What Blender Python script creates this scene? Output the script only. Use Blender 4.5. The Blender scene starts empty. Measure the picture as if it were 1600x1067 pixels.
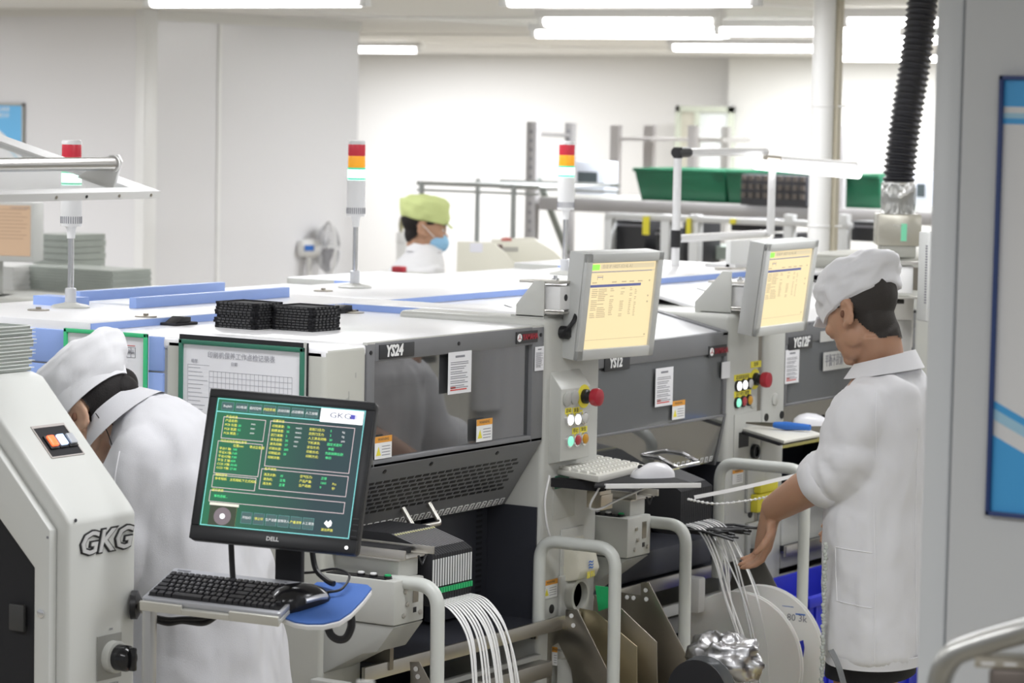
import bpy, bmesh, math, random
from mathutils import Vector, Matrix, Euler, noise
random.seed(7)
SC = bpy.context.scene
COL = SC.collection

# ------------------------------------------------------------------ camera
cam_d = bpy.data.cameras.new('camera'); cam = bpy.data.objects.new('camera', cam_d); COL.objects.link(cam)
YAW, PITCH, ROLL = math.radians(32.1), math.radians(4.57), math.radians(1.12)
_f = Vector((math.cos(YAW)*math.cos(PITCH), math.sin(YAW)*math.cos(PITCH), -math.sin(PITCH)))
_r = Vector((math.sin(YAW), -math.cos(YAW), 0)); _u = _r.cross(_f)
_r2 = _r*math.cos(ROLL)+_u*math.sin(ROLL); _u2 = _u*math.cos(ROLL)-_r*math.sin(ROLL)
cam.matrix_world = Matrix(((_r2.x,_u2.x,-_f.x,0),(_r2.y,_u2.y,-_f.y,0),(_r2.z,_u2.z,-_f.z,2.0),(0,0,0,1)))
cam_d.sensor_width = 36; cam_d.lens = 4600/1600*36; cam_d.clip_start = .05; cam_d.clip_end = 200
cam_d.dof.use_dof = True; cam_d.dof.focus_distance = 6.9; cam_d.dof.aperture_fstop = 6.5
SC.camera = cam

# ------------------------------------------------------------------ world, lamps, exposure
W = bpy.data.worlds.new('world'); SC.world = W; W.use_nodes = True
W.node_tree.nodes['Background'].inputs[0].default_value = (.95, .97, 1, 1)
W.node_tree.nodes['Background'].inputs[1].default_value = .27
SC.view_settings.view_transform = 'Standard'; SC.view_settings.look = 'None'
SC.view_settings.gamma = 1; SC.view_settings.use_curve_mapping = False
SC.view_settings.exposure = .55
def area(x, y, z, sx, sy, power, col=(.968, .978, 1)):
    d = bpy.data.lights.new('fluorescent_and_fill_glow', 'AREA'); d.shape = 'RECTANGLE'; d.size = sx; d.size_y = sy
    d.energy = power; d.color = col
    o = bpy.data.objects.new('fluorescent_and_fill_glow', d); o.location = (x, y, z); COL.objects.link(o)
# rows of ceiling fluorescents, running along y as in the photo
for ix, x in enumerate((2.4, 5.0, 7.6, 10.2)):
    for y in (0.6, 3.2, 5.8, 8.4):
        area(x, y, 2.44, .25, 1.3, 15)
for x in (7.2, 10.0):  # extra lamps, added to brighten the left grey wall
    for y in (10.8, 13.4): area(x, y, 2.44, .3, 1.3, 34)
for x, y in ((14.0, 4.0), (14.0, 7.0), (18.0, 6.0), (18.0, 10.5), (18.0, 15.0), (21.5, 6.0), (21.5, 10.5), (21.5, 15.0)):
    area(x, y, 2.45, .3, 2.4, 66)

# ------------------------------------------------------------------ materials
MATS = {}
def mat(name, col, rough=.5, metal=0, emit=None, es=1, bump=0, bscale=200, spec=.5, trans=0, alpha=1, vary=0, coat=0, sss=0):
    if name in MATS: return MATS[name]
    m = bpy.data.materials.new(name); m.use_nodes = True; nt = m.node_tree; b = nt.nodes['Principled BSDF']
    b.inputs['Base Color'].default_value = (*col, 1); b.inputs['Roughness'].default_value = rough
    b.inputs['Metallic'].default_value = metal; b.inputs['Specular IOR Level'].default_value = spec
    b.inputs['Transmission Weight'].default_value = trans; b.inputs['Alpha'].default_value = alpha
    b.inputs['Coat Weight'].default_value = coat
    if sss: b.inputs['Subsurface Weight'].default_value = sss; b.inputs['Subsurface Scale'].default_value = .01
    if emit: b.inputs['Emission Color'].default_value = (*emit, 1); b.inputs['Emission Strength'].default_value = es
    if bump or vary:
        tc = nt.nodes.new('ShaderNodeTexCoord'); n = nt.nodes.new('ShaderNodeTexNoise')
        n.inputs['Scale'].default_value = bscale; n.inputs['Detail'].default_value = 4
        nt.links.new(tc.outputs['Object'], n.inputs['Vector'])
        if bump:
            bp = nt.nodes.new('ShaderNodeBump'); bp.inputs['Strength'].default_value = bump; bp.inputs['Distance'].default_value = .002
            nt.links.new(n.outputs['Fac'], bp.inputs['Height']); nt.links.new(bp.outputs['Normal'], b.inputs['Normal'])
        if vary:
            n2 = nt.nodes.new('ShaderNodeTexNoise'); n2.inputs['Scale'].default_value = 6; n2.inputs['Detail'].default_value = 6
            nt.links.new(tc.outputs['Object'], n2.inputs['Vector'])
            r = nt.nodes.new('ShaderNodeValToRGB')
            r.color_ramp.elements[0].color = tuple(c*(1-vary) for c in col)+(1,); r.color_ramp.elements[1].color = tuple(min(1, c*(1+vary*.5)) for c in col)+(1,)
            r.color_ramp.elements[0].position = .3; r.color_ramp.elements[1].position = .7
            nt.links.new(n2.outputs['Fac'], r.inputs['Fac']); nt.links.new(r.outputs['Color'], b.inputs['Base Color'])
    MATS[name] = m; return m
cream = mat('cream_paint', (.50, .50, .455), .45, bump=.05, bscale=400, vary=.04)
whitep = mat('white_paint', (.80, .80, .80), .35, bump=.03, bscale=300)
topw = mat('machine_top_white', (.86, .86, .88), .28, bump=.02, bscale=300)
greyp = mat('grey_paint', (.43, .435, .41), .45, bump=.05, bscale=400, vary=.03)
lgrey = mat('light_grey_enamel', (.54, .545, .515), .35, bump=.03, bscale=400)
bluep = mat('pale_blue_paint', (.30, .43, .82), .4, bump=.04, bscale=400, vary=.03)
coverg = mat('charcoal_cover', (.185, .188, .197), .42, bump=.08, bscale=500, vary=.06)
black = mat('black_plastic', (.012, .012, .014), .4)
blackm = mat('matte_black', (.012, .012, .015), .75, bump=.1, bscale=300)
blacks = mat('shiny_black_plastic', (.012, .012, .014), .18)
navy = mat('dark_slate_panel', (.032, .034, .044), .5, bump=.06, bscale=300)
steel = mat('brushed_steel', (.62, .60, .56), .34, 1, bump=.06, bscale=300, vary=.08)
dsteel = mat('dull_stainless', (.40, .37, .32), .36, 1, bump=.05, bscale=200, vary=.12)
brass = mat('yellowish_zinc', (.50, .44, .30), .38, 1, bump=.05, bscale=200, vary=.12)
galv = mat('galvanised_steel', (.52, .52, .50), .35, 1, bump=.15, bscale=120, vary=.15)
chrome = mat('chrome', (.85, .85, .86), .1, 1)
paper = mat('paper', (.84, .84, .87), .7)
ink = mat('ink', (.05, .05, .06), .7)
inkg = mat('grey_ink', (.25, .25, .28), .7)
inkr = mat('red_ink', (.65, .08, .07), .7)
white = mat('white_print', (.88, .88, .88), .5)
yellow = mat('yellow_label', (.85, .75, .06), .6)
orange = mat('orange_label', (.80, .36, .05), .6)
red = mat('red_plastic', (.40, .018, .035), .35)
green = mat('green_plastic', (.02, .42, .14), .4)
dgreen = mat('dark_green_frame', (.03, .17, .11), .45)
bgreen = mat('bright_green_frame', (.05, .55, .23), .45)
mgreen = mat('green_tray', (.006, .115, .055), .45, bump=.2, bscale=60)
blueplastic = mat('blue_plastic', (.035, .16, .55), .4)
bluemat = mat('blue_mouse_mat', (.045, .13, .42), .7, bump=.3, bscale=900)
deepblue = mat('blue_crate', (.02, .03, .55), .4, vary=.1)
cloth = mat('white_coat_fabric', (.70, .70, .725), .85, bump=.25, bscale=700, sss=.0)
capm = mat('white_cap_fabric', (.74, .74, .765), .85, bump=.2, bscale=600)
limec = mat('lime_cap_fabric', (.60, .68, .30), .85, bump=.2, bscale=400)
maskm = mat('blue_mask', (.28, .52, .76), .8)
skin = mat('skin', (.45, .255, .165), .5, sss=.12, bump=.08, bscale=250)
skin2 = mat('paler_skin', (.52, .32, .22), .5, sss=.12, bump=.08, bscale=250)
hairm = mat('black_hair', (.010, .008, .008), .65, spec=.3, bump=.6, bscale=300)
shortm = mat('black_shorts', (.012, .012, .016), .8, bump=.2, bscale=400)
reelw = mat('white_reel_plastic', (.84, .84, .82), .38, trans=.0, sss=.05)
foil = mat('silver_foil', (.66, .66, .68), .34, 1, bump=.2, bscale=40)
tapew = mat('white_tape', (.80, .80, .80), .4)
clearp = mat('clear_grey_plastic', (.70, .74, .70), .25, trans=.35, alpha=1)
rubber = mat('black_rubber_hose', (.022, .022, .028), .38)
tube_em = mat('lit_tube', (1, 1, 1), .5, emit=(1, .99, .97), es=6)
led_em = mat('lit_led_bar', (1, 1, 1), .5, emit=(1, 1, 1), es=3)
wallm = mat('wall_panel', (.80, .795, .79), .35, bump=.02, bscale=60)
wallg = mat('grey_wall_panel', (.765, .76, .78), .24, bump=.03, bscale=60)
ceilm = mat('ceiling_panel', (.74, .73, .71), .6, bump=.02, bscale=60)
coverpane = None
def glassy(name, tint, alpha, rough=.03, gl=1.0, ior=1.5, dc=(.25, .26, .27)):
    m = bpy.data.materials.new(name); m.use_nodes = True; nt = m.node_tree; nt.nodes.clear()
    out = nt.nodes.new('ShaderNodeOutputMaterial'); tr = nt.nodes.new('ShaderNodeBsdfTransparent'); tr.inputs[0].default_value = (*tint, 1)
    df = nt.nodes.new('ShaderNodeBsdfDiffuse'); df.inputs[0].default_value = (*dc, 1)
    gg = nt.nodes.new('ShaderNodeBsdfGlossy'); gg.inputs[0].default_value = (gl, gl, gl, 1); gg.inputs[1].default_value = rough
    fr = nt.nodes.new('ShaderNodeFresnel'); fr.inputs[0].default_value = ior
    m0 = nt.nodes.new('ShaderNodeMixShader'); m0.inputs[0].default_value = alpha
    nt.links.new(tr.outputs[0], m0.inputs[1]); nt.links.new(df.outputs[0], m0.inputs[2])
    ge_ = nt.nodes.new('ShaderNodeNewGeometry'); mu = nt.nodes.new('ShaderNodeMath'); mu.operation = 'SUBTRACT'; mu.use_clamp = True   # reflect on the outer face only
    nt.links.new(fr.outputs[0], mu.inputs[0]); nt.links.new(ge_.outputs['Backfacing'], mu.inputs[1])
    m1 = nt.nodes.new('ShaderNodeMixShader'); nt.links.new(mu.outputs[0], m1.inputs[0])
    nt.links.new(m0.outputs[0], m1.inputs[1]); nt.links.new(gg.outputs[0], m1.inputs[2]); nt.links.new(m1.outputs[0], out.inputs[0])
    MATS[name] = m; return m
smoked = glassy('smoked_window', (.32, .33, .35), .16, ior=2.7)
smoked2 = glassy('dusty_window', (.35, .36, .37), .50, .10, ior=1.9)
smoked3 = glassy('glossy_acrylic', (.25, .26, .27), .25, .06, ior=3.6)
clearglass = glassy('clear_acrylic', (.97, .98, .98), .10, ior=1.2, dc=(.8, .82, .84))
reelclear = glassy('milky_clear_plastic', (.75, .76, .76), .6, .2)
# floor: beige epoxy with a fine grain
floorm = mat('beige_epoxy_floor', (.42, .39, .33), .22, bump=.04, bscale=40, vary=.08)

# ------------------------------------------------------------------ geometry helpers
V = Vector
class Fr:
    """a local frame on a real surface: O + a*u + b*v + c*n"""
    def __init__(s, O, u, v, n=None):
        s.O = V(O); s.u = V(u).normalized(); s.v = V(v).normalized(); s.n = V(n).normalized() if n is not None else s.u.cross(s.v).normalized()
    def p(s, a, b, c=0): return s.O+s.u*a+s.v*b+s.n*c
    def ab(s, P): d = V(P)-s.O; return d.dot(s.u), d.dot(s.v)
def plane_fr(TL, TR, BL):
    TL, TR, BL = V(TL), V(TR), V(BL); u = TR-TL; v = TL-BL; v -= u.normalized()*v.dot(u.normalized())
    return Fr(BL, u, v)
class MB:
    def __init__(s): s.v = []; s.f = []
    def add(s, vs, fs):
        o = len(s.v); s.v += [V(x) for x in vs]; s.f += [tuple(i+o for i in f) for f in fs]; return s
    def hexa(s, p):
        return s.add(p, [(0,3,2,1),(4,5,6,7),(0,1,5,4),(1,2,6,5),(2,3,7,6),(3,0,4,7)])
    def box(s, x0, x1, y0, y1, z0, z1):
        return s.hexa([(x0,y0,z0),(x1,y0,z0),(x1,y1,z0),(x0,y1,z0),(x0,y0,z1),(x1,y0,z1),(x1,y1,z1),(x0,y1,z1)])
    def fbox(s, fr, a0, a1, b0, b1, c0, c1):
        return s.hexa([fr.p(a0,b0,c0),fr.p(a1,b0,c0),fr.p(a1,b1,c0),fr.p(a0,b1,c0),fr.p(a0,b0,c1),fr.p(a1,b0,c1),fr.p(a1,b1,c1),fr.p(a0,b1,c1)])
    def frect(s, fr, TL, BR, c0, c1):
        a0, b1 = fr.ab(TL); a1, b0 = fr.ab(BR); return s.fbox(fr, min(a0,a1), max(a0,a1), min(b0,b1), max(b0,b1), c0, c1)
    def prism(s, pts, axis, a, b):
        """2-D outline in the two other axes (in xyz order) swept along axis from a to b"""
        def mk(p, t): q = list(p); q.insert('xyz'.index(axis), t); return q
        n = len(pts); return s.add([mk(p, a) for p in pts]+[mk(p, b) for p in pts],
            [tuple(range(n))[::-1], tuple(range(n, 2*n))]+[(i, (i+1)%n, n+(i+1)%n, n+i) for i in range(n)])
    def fprism(s, fr, pts, c0, c1):
        n = len(pts); return s.add([fr.p(a,b,c0) for a,b in pts]+[fr.p(a,b,c1) for a,b in pts],
            [tuple(range(n))[::-1], tuple(range(n, 2*n))]+[(i, (i+1)%n, n+(i+1)%n, n+i) for i in range(n)])
    def loft(s, rings, cap=True, closed=True):
        n = len(rings[0]); o = len(s.v)
        for r in rings: s.v += [V(p) for p in r]
        for k in range(len(rings)-1):
            for i in range(n if closed else n-1):
                j = (i+1)%n; s.f.append((o+k*n+i, o+k*n+j, o+(k+1)*n+j, o+(k+1)*n+i))
        if cap: s.f.append(tuple(o+i for i in range(n))[::-1]); s.f.append(tuple(o+(len(rings)-1)*n+i for i in range(n)))
        return s
    def tube(s, path, r, n=10, cap=True, flat=None):
        path = [V(p) for p in path]; rs = r if isinstance(r, (list, tuple)) else [r]*len(path)
        rings = []; up = None
        for i, p in enumerate(path):
            t = (path[min(i+1, len(path)-1)]-path[max(i-1, 0)]).normalized()
            if up is None: up = V((0,0,1)) if abs(t.z) < .9 else V((1,0,0))
            up = (up-t*up.dot(t)).normalized(); sd = t.cross(up)
            rings.append([p+(up*math.cos(q)+sd*math.sin(q))*rs[i] for q in (2*math.pi*k/n for k in range(n))])
        return s.loft(rings, cap)
    def ribbon(s, path, w, th):
        path = [V(p) for p in path]; w = V(w)*.5; rings = []
        for i, p in enumerate(path):
            t = (path[min(i+1, len(path)-1)]-path[max(i-1, 0)]).normalized(); nn = t.cross(w).normalized()*th*.5
            rings.append([p-w-nn, p+w-nn, p+w+nn, p-w+nn])
        return s.loft(rings)
    def lathe(s, prof, O=(0,0,0), axis=(0,0,1), n=24, cap=True):
        O = V(O); ax = V(axis).normalized(); q = ax.orthogonal().normalized(); w = ax.cross(q)
        return s.loft([[O+ax*h+(q*math.cos(2*math.pi*k/n)+w*math.sin(2*math.pi*k/n))*max(r, 1e-5) for k in range(n)] for r, h in prof], cap)
    def ell(s, c, rad, M=None, nu=20, nv=12):
        c = V(c); M = M or Matrix.Identity(3); rings = []
        for j in range(1, nv):
            th = math.pi*j/nv; rings.append([c+M@V((rad[0]*math.sin(th)*math.cos(2*math.pi*i/nu), rad[1]*math.sin(th)*math.sin(2*math.pi*i/nu), rad[2]*math.cos(th))) for i in range(nu)])
        return s.loft(rings)
    def xf(s, fn): s.v = [V(fn(p)) for p in s.v]; return s
    def mesh(s, name, bevel=0, smooth=40, seg=2, min_ang=30):
        bm = bmesh.new(); vs = [bm.verts.new(p) for p in s.v]
        for f in s.f:
            try: bm.faces.new([vs[i] for i in f])
            except ValueError: pass
        bm.normal_update(); bmesh.ops.recalc_face_normals(bm, faces=bm.faces)
        if bevel:
            es = [e for e in bm.edges if len(e.link_faces) == 2 and e.calc_face_angle(0) > math.radians(min_ang)]
            bmesh.ops.bevel(bm, geom=es, offset=bevel, segments=seg, affect='EDGES', profile=.5, clamp_overlap=True)
        me = bpy.data.meshes.new(name); bm.to_mesh(me); bm.free()
        if smooth:
            me.polygons.foreach_set('use_smooth', [True]*len(me.polygons)); me.set_sharp_from_angle(angle=math.radians(smooth))
        return me
def root_loc(o):
    while o.parent: o = o.parent
    return V(o.location)
def tag(o, label, cat, group=None):
    o['label'] = label; o['category'] = cat
    if group: o['group'] = group
    return o
def put(name, me, m, parent=None, label=None):
    if m is not None: me.materials.append(m)
    o = bpy.data.objects.new(name, me); COL.objects.link(o)
    if parent:
        o.parent = parent; me.transform(Matrix.Translation(-root_loc(parent)))
    else:
        xs = [v.co for v in me.vertices]
        c = V(((min(v.x for v in xs)+max(v.x for v in xs))/2, (min(v.y for v in xs)+max(v.y for v in xs))/2, min(v.z for v in xs)))
        me.transform(Matrix.Translation(-c)); o.location = c
    if label: o['label'] = label
    return o
def obj(name, mb, m, parent=None, bevel=0, smooth=40, label=None, seg=2): return put(name, mb.mesh(name, bevel, smooth, seg), m, parent, label)
def thing(name, label, cat, loc, group=None):
    o = bpy.data.objects.new(name, None); COL.objects.link(o); o.location = loc; o.empty_display_size = .05
    return tag(o, label, cat, group)
def struct(name, mb, m, parent=None, bevel=0):
    o = obj(name, mb, m, parent, bevel); o['kind'] = 'structure'; return o
def stuff(o): o['kind'] = 'stuff'; return o
def multi(name, boxes, m, parent, bevel=0):
    for b in boxes: obj(name, MB().box(*b), m, parent, bevel)
ORD = 'leftmost,second,third,fourth,fifth,sixth,seventh,eighth,ninth,tenth,eleventh,twelfth,thirteenth,fourteenth,fifteenth,sixteenth,seventeenth'.split(',')
def nth(i, side='from the left'): return ORD[i]+(' '+side if i else '')
def clone(root, delta, label=None):
    def cp(o, par):
        c = o.copy(); COL.objects.link(c); c.parent = par
        for ch in o.children: cp(ch, c)
        return c
    r = cp(root, None); r.location = V(root.location)+V(delta)
    if label: r['label'] = label
    return r
def texts(name, items, m, parent, ext=.0004):
    """items: (string, Fr, a, b, height, align, opts) -> one mesh of lettering lying on the frames"""
    tmp = []
    for it in items:
        s, fr, a, b, h = it[:5]; al = it[5] if len(it) > 5 else 'LEFT'; op = it[6] if len(it) > 6 else {}
        c = bpy.data.curves.new('t', 'FONT'); c.body = s; c.size = h*1.38; c.align_x = al; c.align_y = 'BOTTOM_BASELINE' if False else 'CENTER'
        c.extrude = ext; c.resolution_u = 2; c.shear = op.get('shear', 0); c.offset = op.get('bold', 0); c.space_character = op.get('space', 1)
        o = bpy.data.objects.new('t', c); COL.objects.link(o); tmp.append((o, fr, a, b, op))
    dg = bpy.context.evaluated_depsgraph_get(); dg.update()
    vs, fs = [], []
    for o, fr, a, b, op in tmp:
        me = o.evaluated_get(dg).to_mesh(); k = len(vs); sx = op.get('sx', 1)
        vs += [fr.p(a+v.co.x*sx, b+v.co.y, op.get('c', .0006)+v.co.z) for v in me.vertices]
        fs += [tuple(i+k for i in p.vertices) for p in me.polygons]; o.evaluated_get(dg).to_mesh_clear()
    for o, *_ in tmp:
        c = o.data; bpy.data.objects.remove(o); bpy.data.curves.remove(c)
    me = bpy.data.meshes.new(name); me.from_pydata(vs, [], fs)
    return put(name, me, m, parent)
def bez(p, n=10):
    """smooth path through points (Catmull-Rom)"""
    p = [V(q) for q in p]; out = []
    for i in range(len(p)-1):
        a, b, c, d = p[max(i-1,0)], p[i], p[i+1], p[min(i+2, len(p)-1)]
        for k in range(n):
            t = k/n; out.append(.5*((2*b)+(c-a)*t+(2*a-5*b+4*c-d)*t*t+(3*b-3*c+d-a)*t**3))
    return out+[p[-1]]
def fillet(p, r, n=6):
    """polyline with rounded corners"""
    p = [V(q) for q in p]; out = [p[0]]
    for i in range(1, len(p)-1):
        a = (p[i-1]-p[i]); b = (p[i+1]-p[i]); ra = min(r, a.length*.48, b.length*.48); A = p[i]+a.normalized()*ra; B = p[i]+b.normalized()*ra
        for k in range(n+1):
            t = k/n; out.append((1-t)**2*A+2*t*(1-t)*p[i]+t*t*B)
    return out+[p[-1]]
def remesh(mb, voxel, smooth=3, name='m'):
    me = mb.mesh(name, 0, 0); o = bpy.data.objects.new('t', me); COL.objects.link(o)
    r = o.modifiers.new('r', 'REMESH'); r.mode = 'VOXEL'; r.voxel_size = voxel
    s = o.modifiers.new('s', 'SMOOTH'); s.iterations = smooth; s.factor = .5
    dg = bpy.context.evaluated_depsgraph_get(); dg.update()
    m2 = bpy.data.meshes.new_from_object(o.evaluated_get(dg)); bpy.data.objects.remove(o); bpy.data.meshes.remove(me)
    m2.polygons.foreach_set('use_smooth', [True]*len(m2.polygons)); return m2

# ------------------------------------------------------------------ the room
FL = struct('floor', MB().box(-3, 26, -3, 22, -.05, 0), floorm)
obj('floor_stripe', MB().box(5.2, 12, 2.85, 2.97, 0, .0008), yellow, FL); 
ceil = struct('ceiling', MB().box(-1, 24, -2, 22, 2.47, 2.56), ceilm)
mb = MB()
for y in range(0, 22, 3): mb.box(10, 23.4, y-.01, y+.01, 2.463, 2.4705)
for x in (13.2, 16.4, 19.6): mb.box(x-.012, x+.012, 0, 21.5, 2.462, 2.4705)
struct('trim_1', mb, wallm)
struct('wall_back', MB().box(23, 23.2, 12.0, 22, 0, 2.47), wallm)
wr = struct('wall_far_right', MB().box(22.6, 22.8, 5, 12.02, 0, 2.47), mat('far_wall_panel', (.70, .70, .68), .4, bump=.02, bscale=60))
for y in (11.1, 9.3): obj('panel_joint', MB().box(22.585, 22.6, y-.02, y+.02, 0, 2.47), wallm, wr)
# far window with a green frame and a pale view through
wd = thing('window', 'far window with greenish frame and bright opening in the back wall', 'window', (22.6,12.2315,1.621))
bpy.data.objects[wd.name].name = 'window_1'; wd['kind'] = 'structure'
ff = Fr((22.58,12.2207,1.6213), (0,-1,0), (0,0,1), (-1,0,0))
mb = MB()
for a0, a1, b0, b1 in ((-.28,.28,.36,.41), (-.28,.28,-.41,-.36), (-.28,-.235,-.41,.41), (.235,.28,-.41,.41), (-.09,-.05,-.36,.36)): mb.fbox(ff, a0, a1, b0, b1, 0, .05)
obj('window_frame', mb, mat('sage_frame', (.58, .62, .53), .5), wd)
obj('pane', MB().fbox(ff, -.235, -.09, -.36, .36, .01, .02), mat('tan_pane', (.62, .60, .52), .2), wd)
obj('pane', MB().fbox(ff, -.05, .235, -.36, .36, .01, .02), mat('pale_pane', (.80, .84, .85), .1), wd)
# the grey partition at the left: face A (towards us) and face B (receding)
ca, cb = (12.024,9.8316,2.47), (14.0636,10.2754,2.47)
XA, YB = 12.1, 9.9
wl = struct('wall_left', MB().box(XA, XA+.12, YB, 21, 0, 2.47), wallg)
for y in (12.3, 14.8): obj('panel_joint', MB().box(XA-.006, XA, y-.012, y+.012, 0, 2.47), wallm, wl)
wp = struct('wall_partition', MB().box(XA+.12, 14.05, YB, YB+.12, 0, 2.47), wallg)
struct('trim_2', MB().box(XA-.02, XA+.09, YB-.02, YB+.05, 0, 2.47), whitep, None, .012)
obj('panel_joint', MB().box(12.72, 12.75, YB-.008, YB, 0, 2.47), whitep, wp)
struct('trim_3', MB().box(XA-.015, XA, YB, 21, 2.43, 2.47), ceilm)
struct('trim_4', MB().box(XA+.09, 14.05, YB-.015, YB, 2.415, 2.47), ceilm)
# metal clad wall end at the right, close to the camera
XW = 4.3
pr_ = struct('wall_right', MB().box(XW, XW+.14, -.5, 1.871, 0, 2.47), mat('cool_grey_panel', (.66, .675, .685), .38, bump=.03, bscale=90))
struct('trim_5', MB().box(XW-.004, XW+.14, 1.874, 1.918, 0, 2.47), mat('cool_edge_trim', (.72, .745, .765), .34, bump=.02, bscale=90), None, .004)
# poster on it
TL, BL = V((4.3,1.8041,2.0623)), V((4.3,1.8102,1.3739))
po = thing('framed_poster', 'tall framed poster with blue wave bands on the near grey wall end', 'poster', (XW, 1.55, BL.z))
pf = Fr((XW, 1.806, 0), (0,-1,0), (0,0,1), (-1,0,0)); z0, z1 = BL.z, TL.z
obj('poster_sheet', MB().fbox(pf, 0, .55, z0, z1, 0, .006), mat('poster_white', (.80, .80, .80), .4), po)
mb = MB()
for q in ((0, .55, z0, z0+.007), (0, .55, z1-.007, z1), (0, .007, z0, z1), (.543, .55, z0, z1)): mb.fbox(pf, *q, 0, .014)
obj('poster_frame', mb, mat('navy_frame', (.03, .06, .20), .4), po, .001)
skyb = mat('poster_blue', (.07, .40, .80), .4); palb = mat('poster_pale_blue', (.40, .66, .82), .4)
def band(fr, lo, hi, c0, c1, n=24, a0=.007, a1=.543):
    m = MB()
    for k in range(n):
        s, t = a0+(a1-a0)*k/n, a0+(a1-a0)*(k+1)/n; m.hexa([fr.p(s,lo(s),c0),fr.p(t,lo(t),c0),fr.p(t,hi(t),c0),fr.p(s,hi(s),c0),fr.p(s,lo(s),c1),fr.p(t,lo(t),c1),fr.p(t,hi(t),c1),fr.p(s,hi(s),c1)])
    return m
w1 = lambda a: z0+.150-.50*a+.45*a*a
obj('lower_wave', band(pf, lambda a: z0+.007, lambda a: max(z0+.008, w1(a)-.02), .006, .0068), skyb, po)
obj('pale_wave', band(pf, lambda a: max(z0+.007, w1(a)+.005), lambda a: max(z0+.0075, w1(a)+.022), .006, .0068), palb, po)
obj('thin_wave', band(pf, lambda a: max(z0+.007, w1(a)+.022), lambda a: max(z0+.0075, w1(a)+.034), .006, .0068), skyb, po)
obj('upper_band', band(pf, lambda a: z1-.048-.10*a*a, lambda a: z1-.007, .006, .0068), skyb, po)
obj('pale_band', band(pf, lambda a: z1-.066-.10*a*a, lambda a: z1-.058-.1*a*a, .006, .0068), palb, po)
obj('thin_band', band(pf, lambda a: z1-.075-.10*a*a, lambda a: z1-.066-.1*a*a, .006, .0068), skyb, po)
# poster on the far left wall
TL, BR = (12.1,11.0892,1.9628), (12.1,10.7219,1.6165)
p2 = thing('wall_poster', 'blue and white notice on the left grey wall behind the open hood', 'poster', (XA, TL[1]-.15, BR[2]))
f2 = Fr((XA, TL[1], 0), (0,-1,0), (0,0,1), (-1,0,0)); w2 = TL[1]-BR[1]
obj('poster_sheet', MB().fbox(f2, 0, w2, BR[2], TL[2], 0, .008), paper, p2)
obj('poster_frame', MB().fbox(f2, w2-.012, w2, BR[2], TL[2], 0, .016).fbox(f2, 0, w2, TL[2]-.012, TL[2], 0, .016), greyp, p2)
tz = TL[2]
obj('upper_band', band(f2, lambda a: tz-.09-1.6*a*a, lambda a: tz-.012, .008, .009, 20, 0, w2-.012), mat('poster_sky', (.16, .50, .86), .4), p2)
obj('thin_band', band(f2, lambda a: tz-.135-1.75*a*a, lambda a: tz-.115-1.7*a*a, .008, .009, 20, 0, w2-.012), palb, p2)
texts('lettering', [('企业管理', f2, .152, tz-.035, .020, 'LEFT', {'c': .0095}), ('质量方针', f2, .152, tz-.068, .020, 'LEFT', {'c': .0095})], white, p2, .0003)

# ceiling tubes
def tubelight(A, B, label, two=False):
    A, B = V(A), V(B); t = thing('ceiling_light', label, 'ceiling light', ((A.x+B.x)/2, (A.y+B.y)/2, 2.40), 'ceiling fluorescents')
    x = (A.x+B.x)/2; y0, y1 = min(A.y, B.y), max(A.y, B.y)
    obj('housing', MB().box(x-.03, x+.03, y0-.05, y1+.05, 2.43, 2.47), whitep, t)
    obj('tube', MB().tube([(x, y0, 2.412), (x, y1, 2.412)], .025, 12), tube_em, t)
    for y in (y0-.02, y1+.02): obj('lamp_holder', MB().box(x-.018, x+.018, y-.02, y+.02, 2.39, 2.435), whitep, t)
Zt = 2.412
tubelight((9.8215,6.2215,2.412), (9.8853,5.1537,2.412), 'lit fluorescent tube at the very top of the frame above the shelf')
tubelight((9.7827,7.9855,2.412), (9.8441,6.9117,2.412), 'lit fluorescent tube above the grey partition corner')
tubelight((12.2695,7.5268,2.412), (12.2329,6.6039,2.412), 'upper tube of the lit pair above the shelf, dark holder at its left end')
tubelight((14.3164,8.8065,2.412), (14.1819,7.6306,2.412), 'lower tube of the lit pair above the shelf')
tubelight((13.7147,7.3151,2.412), (13.6158,6.2986,2.412), 'lit tube passing behind the white pipe, just right of the pair')
tubelight((17.4467,9.5891,2.412), (17.0644,7.8905,2.412), 'low long lit tube starting below the pair and passing behind the white pipe')
tubelight((12.2038,5.8693,2.412), (12.1749,5.1405,2.412), 'lit tube beside the black hose, topmost there')
tubelight((15.2061,7.3902,2.412), (15.0436,6.3483,2.412), 'lit tube beside the black hose, middle one')
tubelight((20.4117,9.9373,2.412), (19.9047,8.395,2.412), 'lit tube beside the black hose, nearly lowest')
tubelight((23.2975,11.0341,2.412), (22.6869,9.5664,2.412), 'shortest and lowest lit tube beside the black hose')
tubelight((18.7355,13.6728,2.412), (18.4759,12.5763,2.412), 'distant lit tube right of the partition end, upper of two')
tubelight((24.3283,17.7522,2.412), (23.7302,16.1204,2.412), 'distant lit tube right of the partition end, lower of two')

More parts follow.
